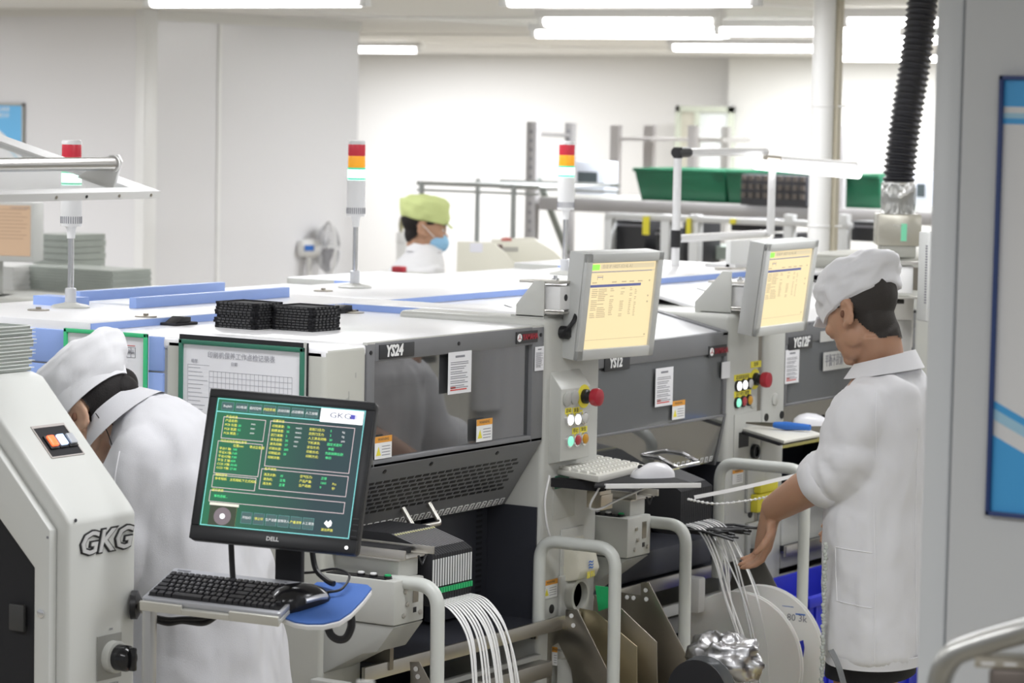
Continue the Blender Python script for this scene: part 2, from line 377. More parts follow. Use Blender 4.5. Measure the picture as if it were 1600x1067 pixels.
# ------------------------------------------------------------------ placement machines
YF = 3.95; YG = 4.05; YR = 5.46; ZL, ZH = 1.436, 1.456
def frY(y): return Fr((0, y, 0), (1,0,0), (0,0,1), (0,-1,0))
fr1 = frY(YF)
def note(name, fr, TL, BR, m, parent, rows, title=None, redrow=True, c=.001, label=None):
    a0, b1 = fr.ab(TL); a1, b0 = fr.ab(BR); w, h = a1-a0, b1-b0
    o = obj(name, MB().fbox(fr, a0, a1, b0, b1, c, c+.0008), m, parent, label=label)
    t = MB(); random.seed(hash(name+str(rows)) % 1000 if False else rows)
    t.fbox(fr, a0+w*.3, a1-w*.3, b1-h*.14, b1-h*.09, c+.0008, c+.0012)
    for k in range(rows):
        b = b1-h*(.24+.56*k/max(1, rows-1)); 
        for j in range(2): t.fbox(fr, a0+w*.1, a0+w*random.uniform(.6, .92), b-h*.045*j-h*.018, b-h*.045*j, c+.0008, c+.0012)
    obj('print', t, inkg, parent)
    if redrow: obj('red_print', MB().fbox(fr, a0+w*.1, a0+w*.8, b0+h*.08, b0+h*.11, c+.0008, c+.0012).fbox(fr, a0+w*.1, a0+w*.32, b0+h*.13, b0+h*.17, c+.0008, c+.0012), inkr, parent)
    return o
def warnlabel(fr, TL, BR, parent, c=.001, icon=True):
    a0, b1 = fr.ab(TL); a1, b0 = fr.ab(BR); w, h = a1-a0, b1-b0
    o = obj('warning_label', MB().fbox(fr, a0, a1, b0, b1, c, c+.0006), white, parent)
    obj('orange_header', MB().fbox(fr, a0, a1, b1-h*.28, b1, c+.0006, c+.001), orange, parent)
    t = MB()
    for k in range(4): t.fbox(fr, a0+w*.42, a1-w*.1, b0+h*(.14+.13*k), b0+h*(.17+.13*k), c+.0006, c+.001)
    obj('print', t, inkg, parent)
    if icon: obj('warning_triangle', MB().fprism(fr, [(a0+w*.08, b0+h*.15), (a0+w*.36, b0+h*.15), (a0+w*.22, b0+h*.55)], c+.0006, c+.001), yellow, parent)
    texts('lettering', [('WARNING', fr, (a0+a1)/2, b1-h*.14, h*.13, 'CENTER', {'c': c+.001})], ink, parent, .0002)
def vents(parent, fr, a0, a1, b0, b1, na, nb, fill=.72, fillb=.5, stag=True, m=None, name='vent_slots'):
    mb = MB(); pa, pb = (a1-a0)/na, (b1-b0)/nb
    for j in range(nb):
        for i in range(na):
            s = a0+pa*(i+(.5 if stag and j % 2 else 0)); 
            if s+pa*fill > a1: continue
            mb.fbox(fr, s, s+pa*fill, b0+pb*j, b0+pb*(j+fillb), -.002, .0008)
    return stuff(obj(name, mb, m or black, parent, smooth=0))
def badge(text, fr, TL, BR, parent, h):
    a0, b1 = fr.ab(TL); a1, b0 = fr.ab(BR)
    obj('model_plate', MB().fbox(fr, a0, a1, b0, b1, 0, .003), mat('plate_dark', (.035,.036,.04), .35), parent, .001)
    return lambda w: texts('lettering', [(text, fr, a0+(a1-a0)*.17, (b0+b1)/2, h, 'LEFT', {'shear': .18, 'bold': .0013, 'sx': w, 'c': .0035})], white, parent, .0006)
def red_badge(fr, TL, BR, parent):
    a0, b1 = fr.ab(TL); a1, b0 = fr.ab(BR); h = b1-b0
    obj('maker_plate', MB().fbox(fr, a0, a1, b0, b1, 0, .002), mat('plate_black', (.03,.03,.032), .3), parent)
    mb = MB().lathe([(h*.34, 0), (h*.34, .0008)], fr.p(a0+h*.5, (b0+b1)/2, .002), fr.n, 20)
    obj('maker_emblem', mb, white, parent)
    mb = MB()
    for q in (90, 210, 330):
        d = (math.cos(math.radians(q)), math.sin(math.radians(q))); c = fr.p(a0+h*.5, (b0+b1)/2, .0028)
        pth = [c, c+fr.u*d[0]*h*.26+fr.v*d[1]*h*.26]; mb.tube(pth, h*.035, 6)
    obj('emblem_forks', mb, red, parent)
    texts('lettering', [('YAMAHA', fr, a0+h*.98, (b0+b1)/2, h*.50, 'LEFT', {'bold': .0004, 'sx': .86, 'c': .0025})], red, parent, .0004)
def button(fr, a, b, m, parent, label, r=.0135, ring=None, c=0):
    o = obj('push_button', MB().lathe([(r*1.28, 0), (r*1.28, .006), (r*1.02, .007), (r*1.02, .004), (0, .004)], fr.p(a, b, c), fr.n, 20), ring or chrome, parent, label=label)
    obj('button_lens', MB().lathe([(r*.98, .003), (r*.98, .009), (r*.8, .011), (0, .0115)], fr.p(a, b, c), fr.n, 20), m, o)
def estop(fr, a, b, parent, c=0):
    obj('stop_surround', MB().lathe([(.031, 0), (.031, .002), (0, .002)], fr.p(a, b, c), fr.n, 24), yellow, parent)
    o = obj('emergency_stop', MB().lathe([(.019, 0), (.019, .010), (.015, .013), (.015, .026), (0, .026)], fr.p(a, b, c+.002), fr.n, 20), black, parent)
    obj('stop_mushroom', MB().lathe([(.016, .026), (.022, .029), (.024, .040), (.022, .049), (.014, .052), (0, .053)], fr.p(a, b, c), fr.n, 24), red, o)
lit_w = mat('lit_white_button', (.9,.9,.9), .3, emit=(1,1,1), es=1.0)
lit_g = mat('lit_green_button', (.3,.8,.6), .3, emit=(.25,.9,.6), es=.45)
off_r = mat('red_button', (.45,.05,.06), .3); off_o = mat('amber_button', (.62,.30,.02), .3); off_c = mat('clear_button', (.6,.6,.58), .2)

def box_top(parent, x0, xs, x1, yf, name='top_cover', slope=None):
    """front and rear lower covers, raised centre and raised right block of a machine's roof"""
    yc, yd = 4.66, 5.18; xr = xs-.22
    if slope is None:
        obj('front_roof', MB().box(x0+.17, xs, yf+.012, yc, ZL-.03, ZL), topw, parent, .005)
        obj('front_roof', MB().box(x0, x0+.17, yf+.001, yc, ZL-.03, ZL), topw, parent, .010, seg=3)
    obj('rear_roof', MB().box(x0, xr, yd, YR, ZL-.03, ZL), topw, parent, .006)
    obj('centre_roof', MB().box(x0+.003, x1, yc, yd, ZL-.04, ZH), topw, parent, .003)
    multi('side_roof', [(xs, x1, yf if slope is None else yf+.4, yc, ZL-.04, ZH), (xr, x1, yd, YR, ZL-.04, ZH)], topw, parent, .003)
    multi('roof_lip', [(x0+.01, xs-.004, yc-.003, yc, ZL, ZH-.003), (xs-.003, xs, yc-.30, yc, ZL, ZH-.003), (xr-.003, xr, yd, yd+.10, ZL, ZH-.003)], bluep, parent)
    multi('roof_lip', [(xs-.003, xs, yf+.02 if slope is None else yf+.4, yc-.301, ZL, ZH-.003), (xr-.003, xr, yd+.101, YR, ZL, ZH-.003)], lgrey, parent)
def lowbody(parent, x0, x1, x2, x3, yf):
    obj('body', MB().box(x0+.004, x3-.001, yf+.46, YR, .06, ZL-.03), greyp, parent)
    multi('feeder_bay', [(x1, x2, yf+.40, yf+.44, .05, 1.15), (x1-.001, x1+.004, yf+.14, yf+.44, .64, 1.0), (x2-.004, x2+.003, yf+.012, yf+.44, .62, .965)], navy, parent)
    obj('bay_ledge', MB().box(x1, x2, yf-.04, yf+.42, .655, .672), navy, parent)
    obj('front_rail', MB().box(x1-.05, x2+.14, yf-.045, yf-.035, .645, .68), steel, parent, .001)
    obj('lower_rail', MB().box(x1-.02, x2, yf-.01, yf+.01, .55, .582), lgrey, parent, .002)
    obj('lower_rail', MB().box(x1-.02, x2, yf+.06, yf+.08, .47, .52), lgrey, parent, .002)
    obj('base', MB().box(x0+.02, x3-.01, yf+.12, yf+.46, 0, .46), mat('base_dark', (.05,.05,.055), .6), parent)

# ---- first machine, YS24
m1 = thing('placement_machine', 'large grey and blue placement machine YS24, nearest, black tray piles on its roof', 'machine', (6.1, 5.0, 0))
lowbody(m1, 5.49, 5.655, 6.455, 6.743, YF)
box_top(m1, 5.49, 6.56, 6.743, YF)
obj('side_column', MB().box(5.49, 5.657, YF, 4.42, 0, ZL-.001), cream, m1, .012, seg=3)
obj('blue_side_panel', MB().box(5.487, 5.62, 4.424, 5.30, 1.352, ZL-.002), bluep, m1, .003)
obj('blue_side_panel', MB().box(5.487, 5.62, 4.424, 5.30, .05, 1.348), bluep, m1, .003)
obj('rear_side_panel', MB().box(5.49, 5.62, 5.304, YR, .05, ZL-.02), cream, m1, .006)
# front cover: frame around the window, sloping vented lower face
cv = MB()
x1, x2 = 5.66, 6.452
for q in ((x1, 5.691, 1.14, 1.435), (6.397, x2, 1.14, 1.435), (5.691, 6.397, 1.392, 1.437), (5.691, 6.397, 1.14, 1.158)): cv.fbox(fr1, *q, -.03, 0)
cover = obj('front_cover', cv, coverg, m1, .002)
obj('cover_top_edge', MB().box(x1, x2, YF+.001, YF+.014, 1.433, 1.439), lgrey, m1)
obj('window_pane', MB().fbox(fr1, 5.688, 6.40, 1.155, 1.395, -.018, -.012), smoked, m1)
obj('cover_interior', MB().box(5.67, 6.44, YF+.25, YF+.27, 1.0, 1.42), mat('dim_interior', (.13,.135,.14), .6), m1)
gz = MB().box(5.70, 6.05, YF+.12, YF+.20, 1.27, 1.36)
obj('gantry_beam', MB().box(5.68, 6.43, YF+.17, YF+.23, 1.30, 1.36), lgrey, m1, .004)
lo = MB().prism([(YF, 1.14), (YF+.11, .965), (YF+.135, .965), (YF+.03, 1.15), (YF, 1.15)], 'x', x1, x2)
obj('lower_cover', lo, coverg, m1, .002)
fl1 = Fr((0, YF+.11, .965), (1,0,0), (0,-.11,.175))
vents(m1, fl1, 5.69, 6.40, .058, .165, 21, 8, .76, .52)
for a in (5.672, 6.05, 6.435):
    for b in (1.415,): obj('screw', MB().lathe([(.005, 0), (.005, .002), (0, .002)], fr1.p(a, b), fr1.n, 10), black, m1)
for a in (5.75, 5.95, 6.25): obj('screw', MB().lathe([(.006, 0), (.006, .002), (0, .002)], fl1.p(a, .19), fl1.n, 10), black, m1)
mk = MB(); mk2 = MB(); lets = []
for k in range(27):
    a = 5.668+k*.0287; mk.fbox(fl1, a, a+.018, .004, .024, 0, .001); mk2.fbox(fl1, a+.004, a+.014, .0065, .0215, .001, .0014)
    lets.append((str(k+1), fl1, a+.009, .014, .010, 'CENTER', {'c': .0016}))
stuff(obj('slot_markers', mk, white, m1)); stuff(obj('slot_marker_fields', mk2, ink, m1)); texts('slot_numbers', lets, white, m1, .0002)
hb = fl1
obj('cover_handle', MB().tube(fillet([hb.p(5.935, .055), hb.p(5.935, .034, .055), hb.p(6.05, .034, .055), hb.p(6.05, .055)], .012), .007, 10), steel, m1)
badge('YS24', fr1, (5.7054,3.95,1.4314), (5.852,3.95,1.3966), m1, .027)(.92)
red_badge(fr1, (6.3143,3.95,1.4285), (6.4175,3.95,1.3981), m1)
note('notice_sheet', fr1, (6.003,3.95,1.3952), (6.1072,3.95,1.2916), paper, m1, 6)
warnlabel(fr1, (5.6929,3.95,1.2134), (5.7638,3.95,1.1597), m1)
warnlabel(fr1, (6.136,3.95,1.219), (6.209,3.95,1.163), m1)
note('side_tag', fr1, (6.4054,3.95,1.3856), (6.4486,3.95,1.3235), paper, m1, 8, redrow=False, c=.002)
# scuffs on the side column face
obj('tape_scuff', MB().fbox(fr1, 5.575, 5.585, 1.29, 1.315, 0, .0005).fbox(fr1, 5.583, 5.588, 1.31, 1.33, 0, .0005).fbox(fr1, 5.61, 5.615, 1.36, 1.372, 0, .0005), greyp, m1)
# bay right inner panel with slots
obj('bay_side_panel', MB().box(6.20, 6.45, YF+.16, YF+.19, .68, .99), navy, m1, .004)
vents(m1, frY(YF+.16), 6.395, 6.425, .70, .96, 1, 18, .9, .5, False)
obj('bay_block', MB().box(6.06, 6.2, YF+.2, YF+.38, .68, .95), blackm, m1, .006)
# blue rails and cable slots on the roof
for (xa, xb, y) in ((6.03, 6.66, 5.158), (5.95, 6.62, 4.90)):
    obj('roof_rail', MB().box(xa, xb, y-.012, y+.012, ZH, ZH+.028), bluep, m1, .002)
obj('roof_slot', MB().box(6.02, 6.6, 4.95, 5.12, ZH, ZH+.004), mat('slot_white', (.75,.77,.82), .4), m1)
obj('cable_port', MB().box(6.2, 6.34, 5.0, 5.07, ZH+.004, ZH+.008), black, m1)
obj('roof_rail', MB().box(5.87, 5.93, 5.03, 5.17, ZH, ZH+.024), bluep, m1)
for p_ in ((5.7132,5.0142,1.456), (5.7431,4.6865,1.456), (6.4776,4.568,1.436), (6.9043,4.9786,1.456)):
    obj('lifting_cap', MB().lathe([(.028, 0), (.028, .003), (.007, .004), (.007, .009), (0, .009)], p_, (0,0,1), 20), dsteel, m1)

# ---- control column of the first machine
def column(parent, x0, x1, yf, ztop, seam=None):
    obj('control_column', MB().box(x0, x1, yf, yf+.46, .0, ztop), lgrey, parent, .014, seg=3)
column(m1, 6.456, 6.742, YF, ZH-.002)
# protruding button box with bevelled top
bt = [(YF+.001, 1.075), (YF-.036, 1.085), (YF-.036, 1.272), (YF-.002, 1.315), (YF+.001, 1.315)]
obj('button_box', MB().prism(bt, 'x', 6.485, 6.632), lgrey, m1, .003)
fb = frY(YF-.036)
def AB(p): return (p[0], p[2])
for (p, m, l) in (((6.5221,3.914,1.1908), lit_w, 'lit white'), ((6.5593,3.914,1.1895), lit_w, 'lit white'), ((6.5968,3.914,1.1899), off_c, 'unlit clear'),
                  ((6.5244,3.914,1.1354), lit_g, 'lit green'), ((6.5616,3.914,1.1356), off_r, 'dark red'), ((6.599,3.914,1.1357), off_o, 'amber')):
    button(fb, p[0], p[2], m, m1, l+' round push button in a chrome ring')
for p in ((6.5103,3.914,1.2451), (6.5488,3.914,1.2473)):
    obj('blank_plug', MB().lathe([(.019, 0), (.019, .004), (.016, .006), (0, .006)], fb.p(p[0], p[2]), fb.n, 22), greyp, m1)
p = (6.5977,3.914,1.2471); estop(fb, p[0], p[2], m1)
yl = MB(); lets = []
for (x, y, w, s) in ((888,641,.020,'启动'), (900,639.5,.020,'停止'), (899.5,671,.020,'报警'), (912,669,.024,'复位'),):
    pass
for TLq, BRq, s in (((6.5048,3.914,1.2222), (6.5376,3.914,1.2063), '启动'), ((6.5435,3.914,1.2209), (6.5766,3.914,1.2049), '准备'), ((6.5424,3.914,1.1674), (6.5755,3.914,1.1512), '停止'), ((6.5814,3.914,1.1675), (6.618,3.914,1.1527), '复位'), ((6.5795,3.914,1.2123), (6.5928,3.914,1.207), '')):
    yl.frect(fb, TLq, BRq, 0, .0008)
    if s: lets.append((s, fb, (TLq[0]+BRq[0])/2, (TLq[2]+BRq[2])/2, .009, 'CENTER', {'c': .001}))
obj('button_labels', yl, yellow, m1); texts('lettering', lets, ink, m1, .0002)
for x, y in ((861,571), (896,568), (927,703), (857,723)):
    pass
# lower column fittings
TLq, BRq = (6.5104,3.95,1.0416), (6.622,3.95,0.9271)
obj('vent_plate', MB().frect(fr1, TLq, BRq, 0, .002), lgrey, m1, .001)
vents(m1, fr1, TLq[0]+.03, BRq[0]-.01, BRq[2]+.014, TLq[2]-.034, 4, 9, .7, .5)
obj('tag_holder', MB().frect(fr1, (6.5169,3.95,1.041), (6.5827,3.95,1.0076), .002, .006), dgreen, m1)
warnlabel(fr1, (6.4732,3.95,0.7703), (6.5424,3.95,0.7225), m1)
obj('switch_plate', MB().frect(fr1, (6.472,3.95,0.72), (6.5446,3.95,0.6662), 0, .003), lgrey, m1, .001)
pp = (6.5114,3.95,0.6928); obj('plate_hole', MB().lathe([(.012, 0), (.012, .0045), (0, .0045)], fr1.p(pp[0], pp[2]), fr1.n, 16), black, m1)
pp = (6.5939,3.93,0.7196)
sk = obj('power_socket', MB().fbox(fr1, pp[0]-.05, pp[0]+.05, pp[2]-.055, pp[2]+.055, 0, .012), lgrey, m1, .003)
obj('socket_ring', MB().lathe([(.046, .012), (.046, .035), (.036, .035), (.036, .016), (0, .016)], fr1.p(pp[0]+.012, pp[2]), fr1.n, 28), cream, sk)
obj('socket_hole', MB().lathe([(.035, .017), (0, .017)], fr1.p(pp[0]+.012, pp[2]), fr1.n, 28), black, sk)
# plastic tray pocket on the column
pk = [(YF+.0, .875), (YF-.045, .835), (YF-.058, .79), (YF-.048, .765), (YF, .755)]
pc = obj('card_pocket', MB().prism(pk, 'x', 6.565, 6.665), mat('ivory_plastic', (.66,.64,.54), .35), m1, .006)
obj('pocket_backplate', MB().fbox(fr1, 6.552, 6.668, .75, .897, 0, .006), lgrey, m1, .003)
fpk = frY(YF-.0585)
texts('pocket_print', [('≋', fpk, 6.615, .80, .035, 'CENTER', {'c': .001})], blueplastic, m1, .0004)
texts('pocket_print', [('废料', fpk, 6.615, .775, .015, 'CENTER', {'c': .001})], yellow, m1, .0004)
# feeder cart side parts, left of the bay: transfer box with rail and hopper
def transfer_box(parent, x0, yf, yb, zb=.81, zt=.913, w=.122):
    b = obj('transfer_box', MB().box(x0, x0+w, yf, yb, zb, zt), lgrey, parent, .004)
    f = frY(yf)
    obj('box_slot', MB().fbox(f, x0+w*.62, x0+w*.80, zb+.045, zb+.09, 0, .001), dsteel, b)
    obj('box_slot', MB().fbox(f, x0+w*.64, x0+w*.74, zb+.022, zb+.034, 0, .001), black, b)
    for a, z in ((.35, .075), (.42, .045), (.3, .02), (.86, .02)): obj('bolt', MB().lathe([(.006, 0), (.006, .004), (.002, .005), (0, .005)], f.p(x0+w*a, zb+z), f.n, 8), steel, b)
    fs = Fr((x0, yf, 0), (0,-1,0), (0,0,1), (-1,0,0))
    obj('box_top_strip', MB().box(x0+.008, x0+.04, yf+.03, yb-.01, zt, zt+.002), black, b)
    for y, m, nm in ((yf+.11, white, 'push_button'), (yf+.075, white, 'push_button'), (yf+.035, green, 'push_button')):
        obj(nm, MB().lathe([(.008, 0), (.008, .008), (.0065, .009), (0, .009)], (x0+.024, y, zt+.002), (0,0,1), 14), m, b)
        obj('button_collar', MB().lathe([(.0095, 0), (.0095, .005), (.008, .005)], (x0+.024, y, zt+.002), (0,0,1), 14), black, b)
    # rail assembly on the box
    r = obj('conveyor_end', MB().box(x0+.045, x0+.125, yf+.02, yb-.0, zt, zt+.042), lgrey, parent, .002)
    obj('rail_plate', MB().box(x0+.03, x0+.16, yf+.01, yb, zt+.042, zt+.046), steel, r, .001)
    obj('belt_bed', MB().box(x0+.05, x0+.14, yf+.05, yb-.02, zt+.046, zt+.060), blackm, r)
    multi('guide_rail', [(x0+.04, x0+.046, yf+.0, yb-.05, zt+.046, zt+.066), (x0+.15, x0+.156, yf-.005, yb-.05, zt+.046, zt+.064)], steel, r, .001)
    obj('stop_bracket', MB().box(x0+.025, x0+.065, yb-.10, yb-.06, zt+.046, zt+.09), mat('champagne_steel', (.62,.56,.46), .35, 1), r, .002)
    obj('spring_clip', MB().tube([(x0+.09, yf-.004, zt+.05), (x0+.10, yf-.008, zt+.03), (x0+.115, yf-.008, zt+.05)], .003, 6), black, r)
transfer_box(m1, 5.497, 3.752, 4.3)
obj('box_upright', MB().box(5.497, 5.56, 4.02, 4.3, .913, .99), lgrey, m1, .004)
obj('scrap_hopper', MB().prism([(3.752, .808), (3.80, .745), (3.842, .735), (4.02, .64), (4.02, .808)][::1], 'x', 5.50, 5.62), greyp, m1, .003)
obj('side_skirt', MB().box(5.492, 5.655, 3.952, 4.42, .0, .60), cream, m1, .004)
multi('skirt_bracket', [(5.46, 5.492, 3.86, 3.96, .60, .67), (5.47, 5.488, 3.9, 3.93, .52, .60)], greyp, m1, .004)
obj('clamp_rod', MB().tube([(5.50, 3.90, .60), (5.78, 3.90, .60)], .012, 10), steel, m1)
vents(m1, Fr((5.49, 0, 0), (0,-1,0), (0,0,1), (-1,0,0)), -4.05, -3.97, .56, .60, 2, 4, .7, .5, False, brass, 'side_louvre')
# ---- framed sheets on the side of the first machine
fx = Fr((5.487, 0, 0), (0,-1,0), (0,0,1), (-1,0,0))
def board(label, TLp, BRp, fm, parts, bw=.012):
    a0, b1 = fx.ab(TLp); a1, b0 = fx.ab(BRp)
    t = thing('framed_sheet', label, 'notice board', (5.48, -(a0+a1)/2, b0))
    obj('sheet', MB().fbox(fx, a0, a1, b0, b1, 0, .004), paper, t)
    mb = MB()
    for q in ((a0, a1, b1-bw, b1), (a0, a1, b0, b0+bw), (a0, a0+bw, b0, b1), (a1-bw, a1, b0, b1)): mb.fbox(fx, *q, 0, .010)
    obj('frame', mb, fm, t, .002)
    parts(t, a0+bw, a1-bw, b0+bw, b1-bw); return t
def pl1(t, a0, a1, b0, b1):
    mb = MB(); w = a1-a0
    for k in range(1): mb.fbox(fx, a0+w*.42, a1-w*.12, b1-.022, b1-.0205, .004, .0046)
    obj('red_print', mb, inkr, t)
    mb = MB()
    for c in range(5): mb.fbox(fx, a0+w*(.66+.055*c), a0+w*(.66+.055*c)+.0012, b1-.05, b1-.025, .004, .0046)
    for r in range(3): mb.fbox(fx, a0+w*.66, a0+w*.88, b1-.05+.012*r, b1-.0492+.012*r, .004, .0046)
    for r in range(6): mb.fbox(fx, a0+w*.7, a0+w*.86, b0+.04+.012*r, b0+.0407+.012*r, .004, .0046)
    obj('form_lines', mb, inkg, t)
    texts('lettering', [('作业指导书', fx, a0+w*.3, b1-.03, .012, 'CENTER', {'c': .005}), ('审批确认', fx, a0+w*.77, b1-.037, .009, 'CENTER', {'c': .005})], inkg, t, .0002)
board('paper sheet in a bright green frame on the blue machine side, behind the stooping worker', (5.487,4.7271,1.44), (5.487,4.4679,1.1805), bgreen, pl1, .010)
obj('board_recess', MB().frect(fx, (5.487,4.3738,1.4455), (5.487,3.9953,1.1783), -.0005, .0015), black, m1)
inkf = mat('faint_ink', (.42,.42,.46), .7)
def pl2(t, a0, a1, b0, b1):
    w, h = a1-a0, b1-b0; mb = MB(); L, R, T, B = a0+w*.04, a1-w*.07, b1-h*.20, b0+h*.05
    for k in range(21): x = L+(R-L)*(.21+.79*k/20); mb.fbox(fx, x-.0004, x+.0004, B, T, .004, .0045)
    for k in range(18): z = T+(B-T)*k/17; mb.fbox(fx, L+(R-L)*.21, R, z-.0004, z+.0004, .004, .0045)
    mb.fbox(fx, L-.0004, L+.0004, B, T+.012, .004, .0045); mb.fbox(fx, L, L+(R-L)*.21, T+.012, T+.013, .004, .0045)
    for k in range(24):
        z = T+.006+(B-T)*k/23; mb.fbox(fx, L+.002, L+(R-L)*random.uniform(.12, .2), z-.0012, z+.0002, .004, .0045)
    obj('form_grid', mb, inkf, t)
    texts('lettering', [('印刷机保养工作点检记录表', fx, (a0+a1)/2, b1-h*.075, .012, 'CENTER', {'c': .005}), ('机型', fx, L+.02, b1-h*.13, .007, 'CENTER', {'c': .005}), ('日期', fx, (a0+a1)/2-.02, b1-h*.135, .007, 'CENTER', {'c': .005})], inkf, t, .0002)
board('maintenance form with a fine grid in a dark green frame, behind the black monitor', (5.485,4.3701,1.4344), (5.485,4.0037,1.1121), dgreen, pl2, .011)
obj('recess_rim', MB().frect(fx, (5.487,4.0072,1.4466), (5.487,4.0,1.2911), .0015, .004), lgrey, m1)
# tower lights ------------------------------------------------
tw_red = mat('tower_red', (.50,.03,.05), .25, emit=(.6,.03,.05), es=.15); tw_or = mat('tower_amber', (.85,.36,.02), .25, emit=(.9,.4,.03), es=.25)
tw_gr = mat('tower_green_lit', (.4,.9,.65), .25, emit=(.55,1,.78), es=2.2); tw_gd = mat('tower_green_rim', (.05,.55,.30), .3, emit=(.05,.6,.33), es=.4)
def tower(p, label):
    t = thing('signal_tower', label, 'signal light', p, 'signal towers on the machine roofs'); p = V(p); L = lambda *pr: MB().lathe(pr, p, (0,0,1), 24)
    obj('base_flange', L((.050, 0), (.050, .004), (.045, .007), (.02, .012), (.016, .014)), lgrey, t)
    obj('socket', L((.0145, .01), (.0145, .049), (.012, .051)), mat('silver_paint', (.68,.69,.72), .3, .3), t)
    obj('pole', L((.0078, .045), (.0078, .192)), chrome, t)
    obj('neck', L((.0105, .180), (.0115, .202), (.016, .213)), whitep, t)
    obj('housing', L((.026, .211), (.0275, .213), (.0275, .318)), whitep, t)
    mb = MB()
    for k in range(28):
        q = 2*math.pi*k/28; c = p+V((math.cos(q)*.0277, math.sin(q)*.0277, .228)); d = V((-math.sin(q), math.cos(q), 0))
        mb.hexa([c-d*.0014+V((0,0,z)) +V((math.cos(q),math.sin(q),0))*s for z in (-.008,) for d_, s in ((0,0),)]*0+[c+d*a+V((math.cos(q),math.sin(q),0))*o+V((0,0,z)) for z in (-.009, .009) for a, o in ((-.0013,-.001),(.0013,-.001),(.0013,.0004),(-.0013,.0004))])
    obj('sounder_slots', mb, inkg, t)
    obj('green_lamp', L((.026, .318), (.026, .352)), tw_gr, t, label='lit green lamp section')
    obj('green_rim', L((.0264, .319), (.0264, .3245)), tw_gd, t); obj('green_rim', L((.0264, .349), (.0264, .3545)), tw_gd, t)
    obj('amber_lamp', L((.0252, .3545), (.0256, .357), (.0256, .387), (.0252, .389)), tw_or, t, label='amber lamp section')
    obj('red_lamp', L((.0252, .389), (.0256, .391), (.0256, .421), (.0252, .423)), tw_red, t, label='red lamp section')
    obj('cap', L((.026, .423), (.026, .430), (.023, .434), (0, .435)), whitep, t)
    return t
tower((5.855, 5.029, ZH), 'signal tower at the left, seen through the raised hood')
tower((7.108, 5.011, ZH), 'signal tower in the middle of the roofs, left of the green cap worker')
tower((8.204, 4.95, ZH), 'signal tower furthest back, partly behind the first cream monitor')

# ---- second and third machines
def machine_b(name_text, x0, x1, x2, x3, yf, label, pxs):
    t = thing('placement_machine', label, 'machine', ((x0+x3)/2, 5.0, 0)); f = frY(yf)
    lowbody(t, x0, x1, x2, x3, yf)
    box_top(t, x0, x0+.30 if False else x2-.05, x3, yf, slope=True)
    zt = 1.352
    obj('front_roof', MB().prism([(yf+.02, zt-.012), (yf+.40, ZL-.012), (4.66, ZL-.012), (4.66, ZL-.002), (yf+.40, ZL), (yf+.02, zt)], 'x', x0+.01, x2), topw, t, .002)
    obj('roof_edge', MB().prism([(yf, zt-.01), (yf+.40, ZL-.006), (yf+.40, ZL+.004), (yf+.02, zt+.006), (yf, zt)], 'x', x2-.03, x2+.0), coverg, t)
    obj('roof_edge', MB().prism([(yf, zt-.01), (yf+.40, ZL-.006), (yf+.40, ZL+.002), (yf+.02, zt+.004), (yf, zt)], 'x', x0+.3, x0+.306), coverg, t)
    cv = MB()
    for q in ((x1, x2, 1.29, zt), (x1, x1+.012, 1.105, 1.29), (x2-.02, x2, 1.105, 1.29), (x1, x2, 1.10, 1.108)): cv.fbox(f, *q, -.02, 0)
    obj('front_cover', cv, coverg, t, .003)
    obj('window_pane', MB().fbox(f, x1+.010, x2-.018, 1.106, 1.292, -.014, -.006), smoked2, t)
    lo = MB().prism([(yf, 1.105), (yf+.03, .965), (yf+.036, .965), (yf+.008, 1.105)], 'x', x1, x2-.014)
    obj('lower_pane', lo, smoked3, t)
    obj('cover_cheek', MB().prism([(yf-.002, 1.11), (yf+.028, .955), (yf+.20, .955), (yf+.20, 1.11)], 'x', x2-.014, x2-.002), coverg, t)
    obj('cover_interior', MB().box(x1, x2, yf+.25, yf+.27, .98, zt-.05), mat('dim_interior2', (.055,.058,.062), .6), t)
    obj('gantry_beam', MB().box(x1+.02, x2-.02, yf+.14, yf+.2, 1.13, 1.19), mat('gantry_grey', (.3,.3,.3), .5), t, .004)
    return t, f
m2, f2m = machine_b('YS12', 6.747, 6.75, 7.652, 7.872, YG, 'pick and place machine YS12 in the middle, behind the first cream monitor', None)
fl2 = Fr((0, YG+.03, .965), (1,0,0), (0,-.03,.14))
mk = MB(); mk2 = MB(); lets = []
for k in range(24):
    a = 6.95+k*.0285; mk.fbox(fl2, a, a+.016, .004, .020, 0, .001); mk2.fbox(fl2, a+.0035, a+.0125, .0065, .0175, .001, .0014); lets.append((str(k+1), fl2, a+.008, .012, .009, 'CENTER', {'c': .0016}))
stuff(obj('slot_markers', mk, white, m2)); stuff(obj('slot_marker_fields', mk2, ink, m2)); texts('slot_numbers', lets, white, m2, .0002)
obj('cover_handle', MB().tube(fillet([fl2.p(7.29, .045), fl2.p(7.29, .035, .06), fl2.p(7.43, .035, .06), fl2.p(7.43, .045)], .012), .007, 10), chrome, m2)
badge('YS12', f2m, (6.9321,4.05,1.3223), (7.0708,4.05,1.2798), m2, .027)(.9)
red_badge(f2m, (7.5316,4.05,1.3152), (7.6401,4.05,1.2805), m2)
note('notice_sheet', f2m, (7.2195,4.05,1.2701), (7.3212,4.05,1.1609), paper, m2, 6)
warnlabel(f2m, (7.3208,4.05,1.1701), (7.3952,4.05,1.1165), m2)
obj('loose_sticker', MB().fbox(f2m, *(lambda a, b: (a[0], b[0], b[1], a[1]))(f2m.ab((7.6131,4.05,1.2633)), f2m.ab((7.6636,4.05,1.2147))), .001, .003), paper, m2)
column(m2, 7.654, 7.87, YG, 1.40)
